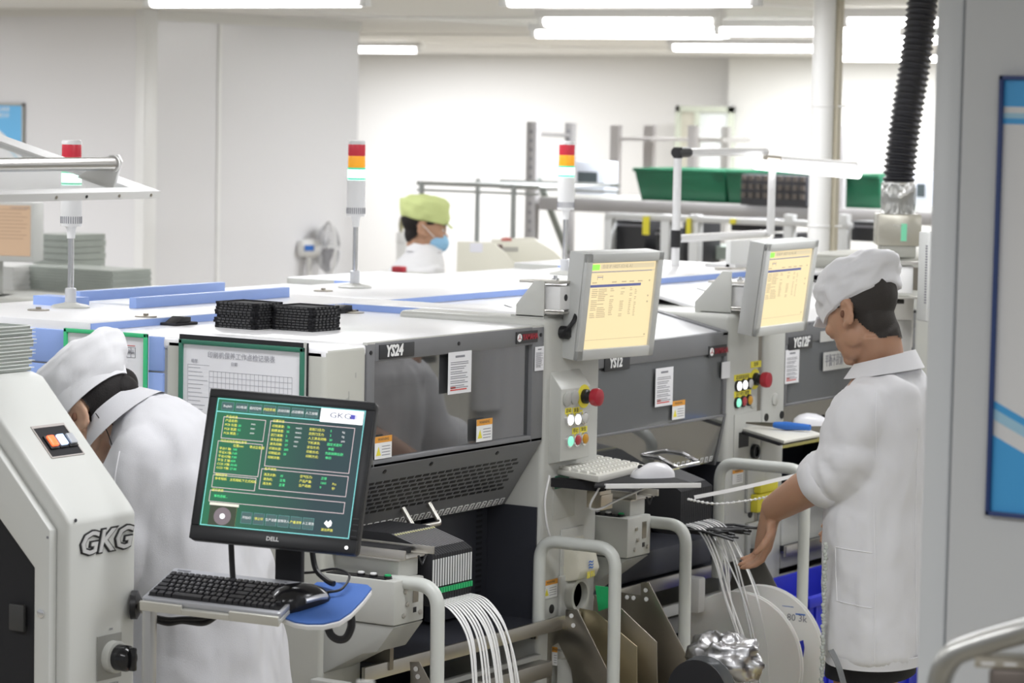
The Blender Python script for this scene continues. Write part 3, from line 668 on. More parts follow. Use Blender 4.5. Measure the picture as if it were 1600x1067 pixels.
def colfit(t, f, lst, yl, es, c=0):
    for p, m, l in lst: button(f, p[0], p[2], m, t, l, .0135, black, c)
    mb = MB(); lets = []
    for a, b, s in yl:
        mb.frect(f, a, b, c, c+.0008); lets.append((s, f, (a[0]+b[0])/2, (a[2]+b[2])/2, .010, 'CENTER', {'c': c+.001}))
    obj('button_labels', mb, yellow, t); texts('lettering', lets, ink, t, .0002)
    estop(f, es[0], es[2], t, c)
colfit(m2, f2m, (((7.7176,4.05,1.1863), lit_w, 'lit white push button in a black ring'), ((7.7541,4.05,1.1875), lit_w, 'lit white push button in a black ring'), ((7.7909,4.05,1.1888), off_c, 'unlit grey push button'),
    ((7.7162,4.05,1.1368), lit_g, 'lit green push button'), ((7.7528,4.05,1.1379), off_r, 'dark red push button'), ((7.7896,4.05,1.139), off_o, 'amber push button')),
    (((7.6955,4.05,1.2201), (7.8026,4.05,1.2014), '启动准备复位'), ((7.6982,4.05,1.1705), (7.8054,4.05,1.1513), '运行停止报警'), ((7.7997,4.05,1.2534), (7.8671,4.05,1.2337), '急停')), (7.8274,4.05,1.1997))
obj('column_slot', MB().fbox(f2m, 7.848, 7.868, .2, 1.37, -.002, .0005), dsteel, m2)
pa, pb_ = (7.7019,4.05,1.1016), (7.8715,4.05,0.9351)
obj('connector_plate', MB().frect(f2m, pa, pb_, 0, .003), lgrey, m2, .001)
obj('plate_opening', MB().frect(f2m, (7.7293,4.05,1.046), (7.7932,4.05,1.0002), .003, .0036), black, m2)
q = (7.8273,4.05,0.9817); obj('round_socket', MB().lathe([(.022, 0), (.022, .012), (.015, .012), (.015, .005), (0, .005)], f2m.p(q[0], q[2], .003), f2m.n, 20), black, m2)
warnlabel(f2m, (7.6987,4.05,0.9378), (7.7663,4.05,0.8929), m2, icon=False)
hk = obj('tag_plate', MB().frect(f2m, (7.7844,4.05,0.9355), (7.8959,4.05,0.8002), 0, .01), lgrey, m2, .003)
for i, (a, b) in enumerate((((7.8203,4.05,0.8837), (7.9348,4.05,0.8568)), ((7.8013,4.05,0.8547), (7.9296,4.05,0.8005)))): obj('yellow_holder', MB().frect(f2m, a, b, .01, .035), yellow, hk, .004)
q = (7.8213,4.05,0.7926); obj('plate_hole', MB().lathe([(.012, 0), (.012, .002), (0, .002)], f2m.p(q[0], q[2]), f2m.n, 16), black, m2)
q = (7.8592,4.05,0.7087); sk = obj('power_socket', MB().fbox(f2m, q[0]-.07, q[0]+.05, q[2]-.06, q[2]+.06, 0, .012), lgrey, m2, .003)
obj('socket_ring', MB().lathe([(.052, .012), (.052, .04), (.042, .04), (.042, .016), (0, .016)], f2m.p(q[0], q[2]), f2m.n, 28), lgrey, sk)
obj('socket_hole', MB().lathe([(.041, .017), (0, .017)], f2m.p(q[0], q[2]), f2m.n, 28), black, sk)
transfer_box(m2, 6.762, 3.866, 4.35, .803, .910, .125)
obj('scrap_hopper', MB().prism([(3.866, .80), (4.0, .70), (4.13, .62), (4.13, .80)], 'x', 6.765, 6.88), greyp, m2, .003)
obj('bay_chute', MB().box(6.95, 7.55, YG-.02, YG+.3, .68, .76), navy, m2, .01)
obj('bay_side_panel', MB().box(7.49, 7.64, YG+.12, YG+.15, .68, 1.0), navy, m2, .004)
vents(m2, frY(YG+.12), 7.55, 7.59, .75, .97, 1, 14, .9, .5, False)

m3, f3m = machine_b('YG12F', 7.885, 8.032, 8.98, 9.30, YG, 'pick and place machine YG12F at the right, in front of the standing worker', None)
obj('side_column', MB().box(7.885, 8.03, YG, YG+.46, 0, 1.40), lgrey, m3, .008, seg=3)
badge('YG12F', f3m, (8.0449,4.05,1.3126), (8.205,4.05,1.2717), m3, .030)(.95)
note('notice_sheet', f3m, (8.0256,4.05,1.2745), (8.1186,4.05,1.17), paper, m3, 6)
a, b = (8.2869,4.05,1.2508), (8.5636,4.05,1.1929)
obj('banner', MB().frect(f3m, a, b, .001, .003), mat('greyish_paper', (.6,.6,.58), .7), m3)
texts('lettering', [('平衡不良请一键停机', f3m, a[0]+.01, (a[2]+b[2])/2, .030, 'LEFT', {'sx': .62, 'c': .0035})], inkg, m3, .0003)
obj('pale_label', MB().frect(f3m, (8.2601,4.05,1.3185), (8.3573,4.05,1.2849), .001, .003), mat('greyish_paper', (.6,.6,.58), .7), m3)
column(m3, 8.985, 9.298, YG, 1.40)
for q in [(7.9095,4.05,1.0776),(8.0115,4.05,1.0773)]: obj('panel_lock', MB().lathe([(.012, 0), (.012, .003), (0, .003)], f3m.p(q[0], q[2]), f3m.n, 14), black, m3)
for q in [(7.9615,4.05,1.1281),(7.8189,4.05,1.131)]: obj('blank_plug', MB().lathe([(.019, 0), (.019, .004), (.016, .006), (0, .006)], f3m.p(q[0], q[2]), f3m.n, 20), lgrey, m3)
obj('machine_head', MB().box(8.08, 8.5, YG+.1, YG+.24, .98, 1.12), blackm, m3, .03)
obj('head_arm', MB().tube([(8.2, YG+.09, 1.12), (8.55, YG+.05, 1.07)], .012, 8), steel, m3)
ob = MB().box(8.035, 8.975, YG-.05, YG+.02, .80, .86)
obj('front_beam', ob, cream, m3, .004); obj('beam_skirt', MB().box(8.035, 8.975, YG, YG+.03, .60, .80), lgrey, m3, .003)
obj('bay_tag', MB().box(8.1, 8.2, YG+.06, YG+.065, 1.02, 1.05), paper, m3)
# ---- fourth unit behind the worker with the foil-wrapped exhaust
m4 = thing('reflow_unit', 'cream unit behind the standing worker, with the exhaust duct on top', 'machine', (9.9, 4.9, 0))
obj('body', MB().box(9.32, 10.65, YG+.1, 4.62, 0, 1.43), cream, m4, .02)
obj('front_roof', MB().box(9.32, 10.65, YG-.02, 4.66, 1.445, 1.505), cream, m4, .02, seg=3)
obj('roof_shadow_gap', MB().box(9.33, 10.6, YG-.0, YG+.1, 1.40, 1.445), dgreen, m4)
obj('front_panel', MB().box(9.33, 10.6, YG+.05, YG+.1, .1, 1.36), mat('satin_panel', (.5,.49,.47), .3, .6), m4, .003)

# ------------------------------------------------------------------ operator monitors on their arms
scr_y = mat('cream_lit_screen', (.2,.18,.12), .25, emit=(1.0, .80, .46), es=.62)
scr_lg = mat('screen_lime', (.1,.5,.05), .4, emit=(.35,.95,.12), es=.7); scr_bl = mat('screen_navy', (.05,.06,.15), .4, emit=(.10,.12,.28), es=.6)
scr_hd = mat('screen_header', (.2,.18,.12), .4, emit=(.85,.72,.48), es=.55); scr_tx = mat('screen_text', (.1,.1,.08), .5, emit=(.66,.53,.32), es=.5)
def pose(pos, eul):
    M = Euler([math.radians(a) for a in eul], 'XYZ').to_matrix(); return Fr(pos, M@V((1,0,0)), M@V((0,0,1)), M@V((0,-1,0)))
def op_monitor(label, pos, eul, w, h, col_x, yf, ztop, bw=.085, bh=.095):
    f = pose(pos, eul); t = thing('operator_monitor', label, 'monitor', (pos[0], pos[1], pos[2]-h/2), 'cream operator monitors')
    b = w*.075
    mb = MB()
    for q in ((-w/2, w/2, h/2-b, h/2), (-w/2, w/2, -h/2, -h/2+b*1.15), (-w/2, -w/2+b, -h/2, h/2), (w/2-b, w/2, -h/2, h/2)): mb.fbox(f, *q, -.012, 0)
    mb.fbox(f, -w/2, w/2, -h/2, h/2, -.062, -.0125)
    obj('housing', mb, mat('monitor_grey', (.56,.57,.56), .42, bump=.03, bscale=400), t, .003)
    a0, a1, b0, b1 = -w/2+b, w/2-b, -h/2+b*1.15, h/2-b; sw, sh = a1-a0, b1-b0
    s = obj('screen', MB().fbox(f, a0, a1, b0, b1, -.0125, -.008), scr_y, t)
    c = -.0079
    def R(u0, u1, v0, v1): return (a0+sw*u0, a0+sw*u1, b1-sh*v1, b1-sh*v0, c, c+.0004)
    obj('status_field', MB().fbox(f, *R(.0, .14, .02, .085)), scr_lg, t)
    obj('header_bar', MB().fbox(f, *R(0, .99, .095, .118)).fbox(f, *R(.16, .98, .02, .075)), scr_hd, t)
    obj('selected_row', MB().fbox(f, *R(0, .80, .255, .285)).fbox(f, *R(0, .95, .105, .115)).fbox(f, *R(.12, .20, .165, .172)), scr_bl, t)
    mb = MB(); rnd = random.Random(3)
    for r in range(16):
        for (u, wd) in ((.06,.12),(.16,.18),(.34,.08),(.50,.08),(.64,.05),(.72,.04)):
            if rnd.random() < .8: mb.fbox(f, *R(u, u+wd*rnd.uniform(.5,.8), .305+.0215*r, .314+.0215*r))
    for u in (.05, .35, .5, .62, .75): mb.fbox(f, *R(u, u+.07, .225, .237))
    mb.fbox(f, *R(.92,.94,.22,.24)).fbox(f, *R(.92,.94,.40,.42)).fbox(f, *R(.92,.94,.47,.49)).fbox(f, *R(.93,.95,.86,.88)); mb.fbox(f, *R(.02,.95,.895,.899)); mb.fbox(f, *R(.12,.125,.15,.20)).fbox(f, *R(.20,.205,.15,.20)).fbox(f, *R(.12,.205,.148,.152))
    stuff(obj('table_rows', mb, scr_tx, t))
    texts('screen_title', [('自动 IP 1402T-X314L-A1', f, a0+sw*.18, b1-sh*.05, h*.032, 'LEFT', {'c': c+.0006})], scr_tx, t, .0001)
    # arm
    zx = col_x
    br = obj('arm_bracket', MB().prism([(yf+.02, ztop), (yf+.02+bw, ztop), (yf+.02+bw, ztop+.03), (yf+.05, ztop+bh), (yf+.02, ztop+bh)], 'x', zx-.055, zx-.05), lgrey, t, .001)
    obj('bracket_base', MB().box(zx-.055, zx+.09, yf+.02, yf+.12, ztop-.002, ztop+.004), lgrey, br)
    multi('hinge_plate', [(zx-.05, zx+.07, yf-.02, yf+.1, ztop+.088, ztop+.095), (zx-.05, zx+.07, yf-.02, yf+.1, ztop+.01, ztop+.015)], steel, br, .001)
    obj('hinge_block', MB().box(zx-.04, zx+.02, yf-.02, yf+.05, ztop+.020, ztop+.082), whitep, br, .004)
    obj('hinge_hole', MB().lathe([(.009, 0), (0, .0001)], (zx-.012, yf-.0205, ztop+.052), (0,-1,0), 16), black, br)
    bk = f.p(-w*.15, h*.05, -.062)
    obj('arm_link', MB().tube([(zx+.02, yf+.03, ztop+.05), tuple(bk)], .018, 10), dsteel, br)
    obj('hinge_bolt', MB().lathe([(.011, 0), (.011, .006), (.006, .006), (.006, .012), (0, .012)], (zx+.0, yf+.02, ztop+.095), (0,0,1), 12), chrome, br)
    obj('cable', MB().tube(bez([(zx-.01, yf-.008, ztop-.05), (zx-.005, yf-.04, ztop-.01), (zx+.03, yf-.03, ztop+.015), tuple(f.p(-w*.3, -h*.2, -.06))], 6), .006, 8), black, t)
    return t
op_monitor('cream monitor with lit yellowish screen, nearest of those on the machine columns', (6.70, 3.865, 1.482), (6.2, .2, -7.6), .329, .281, 6.535, YF, ZH)
obj('monitor_plug', MB().lathe([(.017, 0), (.017, .022), (.012, .028), (0, .028)], (6.5372,3.95,1.4163), (0,-1,0), 20), black, m1)
op_monitor('cream monitor with dimmer yellowish screen, just left of the standing worker cap', (7.715, 3.89, 1.485), (7.4, -.5, -.9),   .320, .273, 7.755, YG, 1.40, .12, .125)
# third monitor, edge on, behind the worker
t3 = thing('operator_monitor', 'cream monitor seen edge on between the standing worker and the near wall end', 'monitor', (8.176,3.6732,1.3699), 'cream operator monitors')
f3 = Fr((8.1872,3.6766,1.5108), (.60,.80,0), (0,0,1), (.80,-.60,0))
obj('housing', MB().fbox(f3, -.03, .03, -.135, .135, -.0, .16), mat('monitor_grey', (.56,.57,.56), .42), t3, .004)
vents(t3, f3, -.028, -.018, -.08, .10, 1, 22, .9, .5, False, inkg, 'vent_slots')
bb = Fr((8.2385,3.7825,1.5038), (.53,-.85,0), (0,0,1))
obj('hinge_block', MB().fbox(bb, -.045, .045, -.05, .035, 0, .03), whitep, t3, .004); obj('arm_link', MB().fbox(bb, .045, .09, -.04, .03, .0, .02), dsteel, t3)
obj('hinge_plate', MB().fbox(bb, -.06, .07, .04, .047, -.03, .04), steel, t3); obj('hinge_plate', MB().fbox(bb, -.06, .07, -.065, -.06, -.03, .04), steel, t3)
obj('hinge_post', MB().fbox(bb, -.075, .06, -.22, -.065, -.06, -.05), steel, t3); obj('cable', MB().tube(bez([bb.p(-.055,-.17,.0), bb.p(-.035,-.12,.02), bb.p(-.02,-.08,.02), bb.p(.02,-.075,.02)], 5), .007, 8), black, t3)
q = V((8.2725,3.8023,1.3675)); obj('column_head', MB().fbox(Fr(q, (.53,-.85,0), (0,0,1)), -.1, .055, -q.z, 0, -.1, 0), mat('satin_panel', (.5,.49,.47), .3, .6), t3, .006)

# ------------------------------------------------------------------ small keyboards and mice on the column shelves
def kbshelf(label, z, yf, x0):
    return
ks = thing('keyboard_shelf', 'black fold-out shelf with white front edge on the first control column', 'shelf', (6.62, 3.78, 1.03))
obj('shelf_plate', MB().hexa([(6.40,3.76,1.038),(6.60,3.565,1.038),(6.76,3.80,1.038),(6.76,3.952,1.038),(6.40,3.76,1.044),(6.60,3.565,1.044),(6.76,3.80,1.044),(6.76,3.952,1.044)]), blackm, ks, .001)
obj('shelf_edge', MB().hexa([(6.42,3.737,1.036),(6.60,3.560,1.036),(6.604,3.564,1.036),(6.424,3.745,1.036),(6.42,3.737,1.048),(6.60,3.560,1.048),(6.604,3.564,1.048),(6.424,3.745,1.048)]), whitep, ks, .001)
obj('shelf_arm', MB().box(6.5, 6.53, 3.80, 3.952, 1.015, 1.038), blackm, ks)
def small_keyboard(label, L, B, Rr, F, z, th=.018):
    c = [V((p[0], p[1], 0)) for p in (L, F, Rr, B)]; o = c[0]; u = (c[1]-c[0]); v = (c[3]-c[0])
    fr = Fr((o.x, o.y, z), u, v, (0,0,1)); w, h = u.length, v.dot(fr.v)
    def pt(a, b, cc): return V((o.x, o.y, z))+u*a+v*b+V((0,0,cc))
    t = thing('keyboard', label, 'keyboard', (o+u*.5+v*.5)+V((0,0,z)))
    obj('case', MB().hexa([pt(0,0,0),pt(1,0,0),pt(1,1,0),pt(0,1,0),pt(0,0,th*.7),pt(1,0,th),pt(1,1,th),pt(0,1,th*.7)]), mat('ivory_keys', (.70,.69,.64), .5), t, .003)
    mb = MB()
    for i in range(5):
        for j in range(13):
            a0, a1, b0, b1 = .06+.18*i, .06+.18*i+.15, .03+.0725*j, .03+.0725*j+.06; q = th*.85
            mb.hexa([pt(a0,b0,q),pt(a1,b0,q),pt(a1,b1,q),pt(a0,b1,q),pt(a0+.015,b0+.008,q+.007),pt(a1-.015,b0+.008,q+.007),pt(a1-.015,b1-.008,q+.007),pt(a0+.015,b1-.008,q+.007)])
    obj('keys', mb, mat('ivory_keycap', (.74,.73,.68), .45), t); return t
skb = small_keyboard('small ivory keyboard on the black shelf of the first control column', (6.5488,3.9874,1.05), (6.8385,4.0143,1.05), (6.7692,3.8175,1.05), (6.4525,3.7788,1.05), 1.044)
def mouse(label, pos, yaw, m, s=1.0, rootz=None):
    t = thing('mouse', label, 'computer mouse', pos); c, sn = math.cos(yaw), math.sin(yaw)
    def X(p): return V(pos)+V((p[0]*c-p[1]*sn, p[0]*sn+p[1]*c, p[2]))*s
    rings = []
    for a, wd, ht in ((-.056,.012,.012),(-.052,.022,.020),(-.038,.029,.031),(-.015,.031,.037),(.01,.029,.035),(.032,.026,.027),(.048,.022,.018),(.055,.014,.010)):
        rings.append([X((a, wd*math.cos(q)*(1 if math.sin(q) > 0 else 1.02), max(0, ht*math.sin(q)**.75) if math.sin(q) > 0 else 0)) for q in [math.pi*k/12 for k in range(13)]])
    obj('shell', MB().loft(rings), m, t, smooth=60)
    obj('wheel', MB().lathe([(.006,-.003),(.006,.003)], X((.035,0,.026)), V((-sn,c,0)), 14), black, t)
    obj('button_gap', MB().tube([X((.012,0,.0352)), X((.03,0,.028)), X((.05,0,.0165))], .0007, 6), inkg, t)
    return t, X
wms, _ = mouse('white mouse on the black shelf of the first control column', (6.655, 3.735, 1.044), 2.6, mat('white_mouse', (.80,.80,.84), .25), 1.05)
# white cord from the keyboard
cord = obj('keyboard_cord', MB().tube(bez([(6.46,3.93,1.05), (6.44,3.93,.98), (6.455,3.925,.90), (6.50,3.93,.87)], 8), .003, 6), whitep, skb)
cord = obj('mouse_cord', MB().tube(bez([(6.62,3.70,1.035), (6.56,3.78,.99), (6.53,3.82,.965), (6.50,3.83,.975), (6.50,3.80,1.03)], 8), .003, 6), whitep, wms)
cl = obj('cable_clip', MB().box(6.60, 6.66, 3.86, 3.90, .955, 1.0).box(6.60,6.66,3.855,3.86,.95,.99), mat('champagne_steel', (.62,.56,.46), .35, 1), None, .002); tag(cl, 'small champagne metal clip block under the black keyboard shelf', 'bracket')
# second column shelf
k2 = thing('keyboard_shelf', 'cream shelf plate on the second control column with a blue tool on it', 'shelf', (7.6, 3.9, 1.05))
c4 = [(7.775,4.068,1.06), (7.5425,3.8026,1.06), (7.7859,3.8021,1.06), (7.9977,4.0338,1.06)]
def slab(c4, z0, z1): return MB().hexa([(p[0],p[1],z0) for p in c4]+[(p[0],p[1],z1) for p in c4])
obj('shelf_plate', slab(c4, 1.048, 1.058), mat('ivory_keys', (.70,.69,.64), .5), k2, .002)
obj('shelf_underside', slab([(p[0]+.01,p[1]+.02,0) for p in c4], 1.040, 1.048), blackm, k2)
tl = thing('wire_cutters', 'slim tool with blue handle and dark pointed tip on the cream shelf', 'hand tool', (7.8991,3.9837,1.06))
a, b, c = V((7.7736,4.0633,1.072)), V((7.7811,3.9517,1.072)), V((7.7885,3.8414,1.072))
obj('blade', MB().tube([a, a*.5+b*.5, b], [.0015, .005, .007], 8), mat('dark_steel', (.2,.18,.15), .35, 1), tl)
obj('grip', MB().tube([b-(c-b)*.05, b*.7+c*.3, c], [.009, .013, .009], 10), blueplastic, tl); 
d_ = V((.0,.022,0)); obj('grip', MB().tube([b-(c-b)*.05, b*.6+c*.4+d_*.8, c*.9+b*.1+d_], [.008, .011, .008], 10), blueplastic, tl)
mouse('white mouse beside the blue handled tool on the cream shelf', (7.9738,3.9287,1.058), -.9, mat('white_mouse', (.80,.80,.84), .25), 1.0)

# ------------------------------------------------------------------ feeders and tapes
def feeder(p, lab, tagm, strip):
    x, y, z = p; w = .0098; t = thing('tape_feeder', lab[0], 'feeder', (x+w/2, y+.05, z-.10), lab[1])
    obj('feeder_body', MB().prism([(y, z-.12), (y, z), (y+.02, z+.012), (y+.125, z+.042), (y+.24, z+.042), (y+.24, z-.06), (y+.06, z-.12)], 'x', x, x+w), blackm, t, .0008)
    f = frY(y)
    if strip: obj('label_strip', MB().fbox(f, x+.0018, x+w-.0022, z-.075, z-.010, 0, .0012), mat('silver_label', (.72,.73,.74), .4, .1), t)
    if tagm: obj('release_tab', MB().fbox(f, x+.001, x+w-.001, z-.091, z-.079, 0, .004), tagm, t)
    ft = Fr((x, y+.02, z+.012), (1,0,0), (0,.105,.030), (0,-.030,.105))
    obj('top_rail', MB().fbox(ft, .0015, w-.002, .002, .10, 0, .0012), mat('rail_grey', (.22,.22,.23), .4, .4), t)
    obj('status_lamp', MB().fbox(ft, .003, w-.003, .088, .094, .0012, .003), mat('pale_yellow', (.75,.72,.4), .4), t); return t
f0 = feeder((5.648, 3.75, .955), ('thin black tape feeder with a silver label strip in the nearest feeder bank', 'feeders of the first machine'), green, True)
f0['label'] = 'leftmost black tape feeder with silver label strip in the nearest bank'
for i in range(1, 16): clone(f0, (i*.0107, 0, 0), nth(i)+' black tape feeder with silver label strip in the nearest bank')
f0 = feeder((7.04, 3.86, .955), ('thin black tape feeder in the second bank, under the ivory keyboard shelf', 'feeders of the second machine'), None, False)
f0['label'] = 'leftmost plain black tape feeder in the second bank under the ivory keyboard'
for i in range(1, 17): clone(f0, (i*.0107, 0, 0), nth(i)+' plain black tape feeder in the second bank under the ivory keyboard')
fs = Fr((7.039, 3.86, 0), (0,-1,0), (0,0,1), (-1,0,0)); sid = obj('bank_label', MB().fbox(fs, -.20, -.13, .865, .91, 0, .0008), mat('silver_label', (.72,.73,.74), .4, .1)); tag(sid, 'silver information label on the side of the second feeder bank', 'label')
texts('label_print', [('ITS-2012 F1', fs, -.165, .897, .007, 'CENTER', {'c': .001}), ('II 型 供料', fs, -.165, .882, .007, 'CENTER', {'c': .001}), ('8mm', fs, -.165, .871, .006, 'CENTER', {'c': .001})], ink, sid, .0002)
# black coiled hoses behind the first bank
for i in range(12):
    x = 5.70+i*.0165; o = obj('feeder_hose', MB().tube(bez([(x,4.12,.885),(x,4.085,.925),(x,4.065,.955),(x,4.085,.972),(x,4.12,.966)], 5), [.0085*(1+.18*(k%2)) for k in range(21)], 8), mat('hose_grey', (.05,.05,.055), .4)); tag(o, nth(i)+' short black ribbed hose arching behind the nearest feeder bank', 'hose', 'ribbed hoses behind the feeders')
# paper tapes
random.seed(11)
for i in range(14):
    x = 5.651+i*.0123; s = random.uniform(-.012, .012); k = i/13; e = -.035+.035*k
    pth = bez([(x,3.752,.846), (x+.002,3.70,.834), (x+.005+e*.3,3.645+s*.5,.77), (x+.008+e,3.612+s,.64), (x+.01+e*1.3,3.585+s,.42), (x+.01+e*1.5,3.57+s,.2)], 8)
    o = obj('component_tape', MB().ribbon(pth, (.0074,0,0), .0012), tapew); tag(o, nth(i)+' white carrier tape curving down from the nearest feeder bank', 'tape', 'white tapes of the first machine')
tapeg = mat('grey_clear_tape', (.62,.63,.64), .25, .3)
random.seed(5)
for i in range(10):
    x = 7.06+i*.0165; s = random.uniform(-.03, .03); e = random.uniform(-.03, .06)
    pth = bez([(x,3.86,.862), (x+.003,3.81,.845), (x+.01,3.765+s*.3,.77), (x+.02+e*.4,3.735+s,.66), (x+.03+e,3.70+s,.52), (x+.035+e*1.2,3.69+s,.40)], 8)
    o = obj('component_tape', MB().ribbon(pth, (.0078,0,0), .0012), tapew if i % 3 else tapeg); tag(o, nth(i)+' pale carrier tape hanging from the second feeder bank towards the reels', 'tape', 'pale tapes of the second machine')
fringe = MB(); rnd = random.Random(2)
for i in range(26):
    x = 7.045+i*.0072; fringe.tube([(x,3.87,.845+rnd.uniform(-.006,.006)), (x+.02,3.80,.842+rnd.uniform(-.008,.008)), (x+.05,3.74+rnd.uniform(-.02,.02),.835+rnd.uniform(-.01,.012))], .0035, 5)
o = obj('black_brush', fringe, black); tag(o, 'ragged black brush strip under the second feeder bank', 'brush'); stuff(o)
# strips pulled by the worker's hand
o = obj('pulled_tape', MB().ribbon(bez([(7.0075,3.8,0.9483), (7.1343,3.72,0.9689), (7.3553,3.62,1.0004)], 8), (.0,.003,.010), .0012), tapew); tag(o, 'long pale tape stretched from the second feeder bank to the standing worker', 'tape')
bp = bez([(6.9751,3.8,0.9464), (7.0627,3.76,0.9286), (7.2124,3.72,0.929), (7.2296,3.66,0.9467)], 14)
mb = MB().tube(bp, .0016, 6)
for k, p in enumerate(bp):
    if k % 2 == 0: mb.ell(p, (.006,.004,.004), None, 8, 5)
o = obj('beaded_tape', mb, tapew); tag(o, 'thin cover film with a beaded twist below the stretched pale tape', 'tape')

# ------------------------------------------------------------------ bent guard rails
def rail(label, pts, r=.0165):
    o = obj('guard_rail', MB().tube(fillet(pts, .055, 8), r, 14), mat('rail_paint', (.62,.64,.61), .32)); return tag(o, label, 'rail')
rail('grey bent guard rail rising beside the nearest white tapes', [(5.545,3.80,.905),(5.545,3.665,.905),(5.545,3.655,0)])
rail('grey bent guard rail in front of the first control column', [(6.42,3.930,.655),(6.42,3.930,.886),(6.42,3.705,.886),(6.42,3.70,0)])
rail('grey bent guard rail rising in front of the reel rack plates', [(6.90,3.90,.886),(6.90,3.765,.886),(6.90,3.757,0)])
rail('grey bent guard rail beside the standing worker forearm', [(7.46,3.965,.655),(7.46,3.965,.99),(7.46,3.69,.99),(7.46,3.69,0)])
# ------------------------------------------------------------------ reel racks: folded plates
rk = thing('reel_rack', 'rack of dull metal folded plates below the first control column', 'rack', (6.7, 3.8, 0))
def plate(name, x, poly, m, parent, th=.003): return obj(name, MB().prism(poly, 'x', x, x+th), m, parent, .0006)
def FX(x, pts): return [(p[1], p[2]) for p in pts]
plate('rack_plate', 6.50, FX(0, [(6.5,3.8964,0.6985), (6.5,3.8615,0.7022), (6.5,3.7156,0.4716), (0,3.70,.0), (0,3.82,.0), (6.5,3.8703,0.5078), (6.5,3.877,0.5441), (6.5,3.9175,0.6085), (6.5,3.9368,0.5961), (6.5,3.9364,0.4997), (0,3.95,.0), (0,3.95,.66), (6.5,3.8976,0.6714)]), dsteel, rk)
plate('rack_plate', 6.60, FX(0, [(6.6,3.9151,0.6863), (6.6,3.8661,0.6831), (6.6,3.7384,0.6043), (6.6,3.7358,0.5085), (0,3.66,0), (0,3.92,0)]), brass, rk)
plate('rack_plate', 6.70, FX(0, [(6.7,3.9297,0.7057), (6.7,3.8504,0.6832), (6.7,3.7354,0.602), (6.7,3.7306,0.4934), (0,3.66,0), (0,3.97,0)]), dsteel, rk)
plate('rack_plate', 6.80, FX(0, [(6.8,3.9089,0.7035), (6.8,3.8435,0.7017), (6.8,3.8444,0.7362), (6.8,3.8189,0.7388), (6.8,3.6726,0.514), (6.8,3.6718,0.4849), (0,3.70,0), (0,4.0,0)]), dsteel, rk)
obj('rack_bar', MB().box(6.45, 6.86, 3.955, 3.965, .62, .66), steel, rk); obj('rack_tie', MB().tube([(6.49,3.80,.30),(6.86,3.80,.30)], .012, 8), steel, rk)
for x, pts in ((6.797, ((1008,922),(1008,936),(980,932),(990,934))), (6.497, ((893,962),(896,978)))):
    for q in pts:
        pt = on = None
for (x, y, z) in ((6.797,3.8265,0.7177), (6.797,3.8239,0.6938), (6.797,3.883,0.6927), (6.797,3.8633,0.693), (6.497,3.8767,0.6842), (6.497,3.8703,0.6597)):
    obj('plate_rivet', MB().lathe([(.006,0),(.006,.002),(0,.0025)], (x,y,z), (-1,0,0), 10), white, rk)
obj('green_tab', MB().prism(FX(0, [(6.62,3.8796,0.747), (6.62,3.8308,0.747), (6.62,3.8295,0.6962), (6.62,3.8681,0.6802)]), 'x', 6.62, 6.624), green, rk)
wl_ = Fr((6.503,0,0), (0,-1,0), (0,0,1), (-1,0,0)); ub = obj('unit_label', MB().box(6.52, 6.56, 3.85, 3.93, .0, .56), lgrey, rk); warnlabel(Fr((6.519,0,0), (0,-1,0), (0,0,1), (-1,0,0)), (6.519,3.9464,0.5923), (6.519,3.9295,0.5434), rk, icon=False)
rk2 = thing('reel_rack', 'dark folded rack plate behind the two white reels', 'rack', (7.45, 3.9, 0))
plate('rack_plate', 7.40, FX(0, [(7.4,3.8935,0.7138), (7.4,3.8282,0.7313), (7.4,3.829,0.7588), (7.4,3.8045,0.7611), (7.4,3.7106,0.6095), (7.4,3.7039,0.3867), (0,3.7,0), (0,4.04,0), (7.4,3.8862,0.6739)]), mat('grey_olive_plate', (.16,.155,.14), .42, .7), rk2)
for p in ((7.397,3.8673,0.7167), (7.397,3.8467,0.7188)): obj('plate_rivet', MB().lathe([(.006,0),(.006,.002),(0,.0025)], p, (-1,0,0), 10), white, rk2)
obj('pale_guide', MB().box(7.16, 7.20, 3.86, 3.92, .60, .70), whitep, rk2, .008)
rk3 = thing('reel_rack', 'folded metal plate at the bottom beside the nearest white tapes', 'rack', (5.62, 3.8, 0))
plate('rack_plate', 5.62, FX(0, [(5.62,3.7897,0.7056), (5.62,3.7628,0.7088), (5.62,3.6984,0.6174), (0,3.72,0), (0,3.93,0), (5.62,3.7853,0.6669)]), dsteel, rk3)
for p in ((5.617,3.7694,0.6919), (5.617,3.7636,0.6745)): obj('plate_rivet', MB().lathe([(.006,0),(.006,.002),(0,.0025)], p, (-1,0,0), 10), white, rk3)
obj('rack_beam', MB().box(5.66, 6.38, 3.86, 3.90, .545, .585), steel, rk3, .002); obj('rack_beam', MB().box(5.66, 6.38, 3.87, 3.92, .47, .50), lgrey, rk3, .002)
obj('angled_stay', MB().box(5.70,5.715,3.90,3.99,.66,.74), dsteel, rk3)
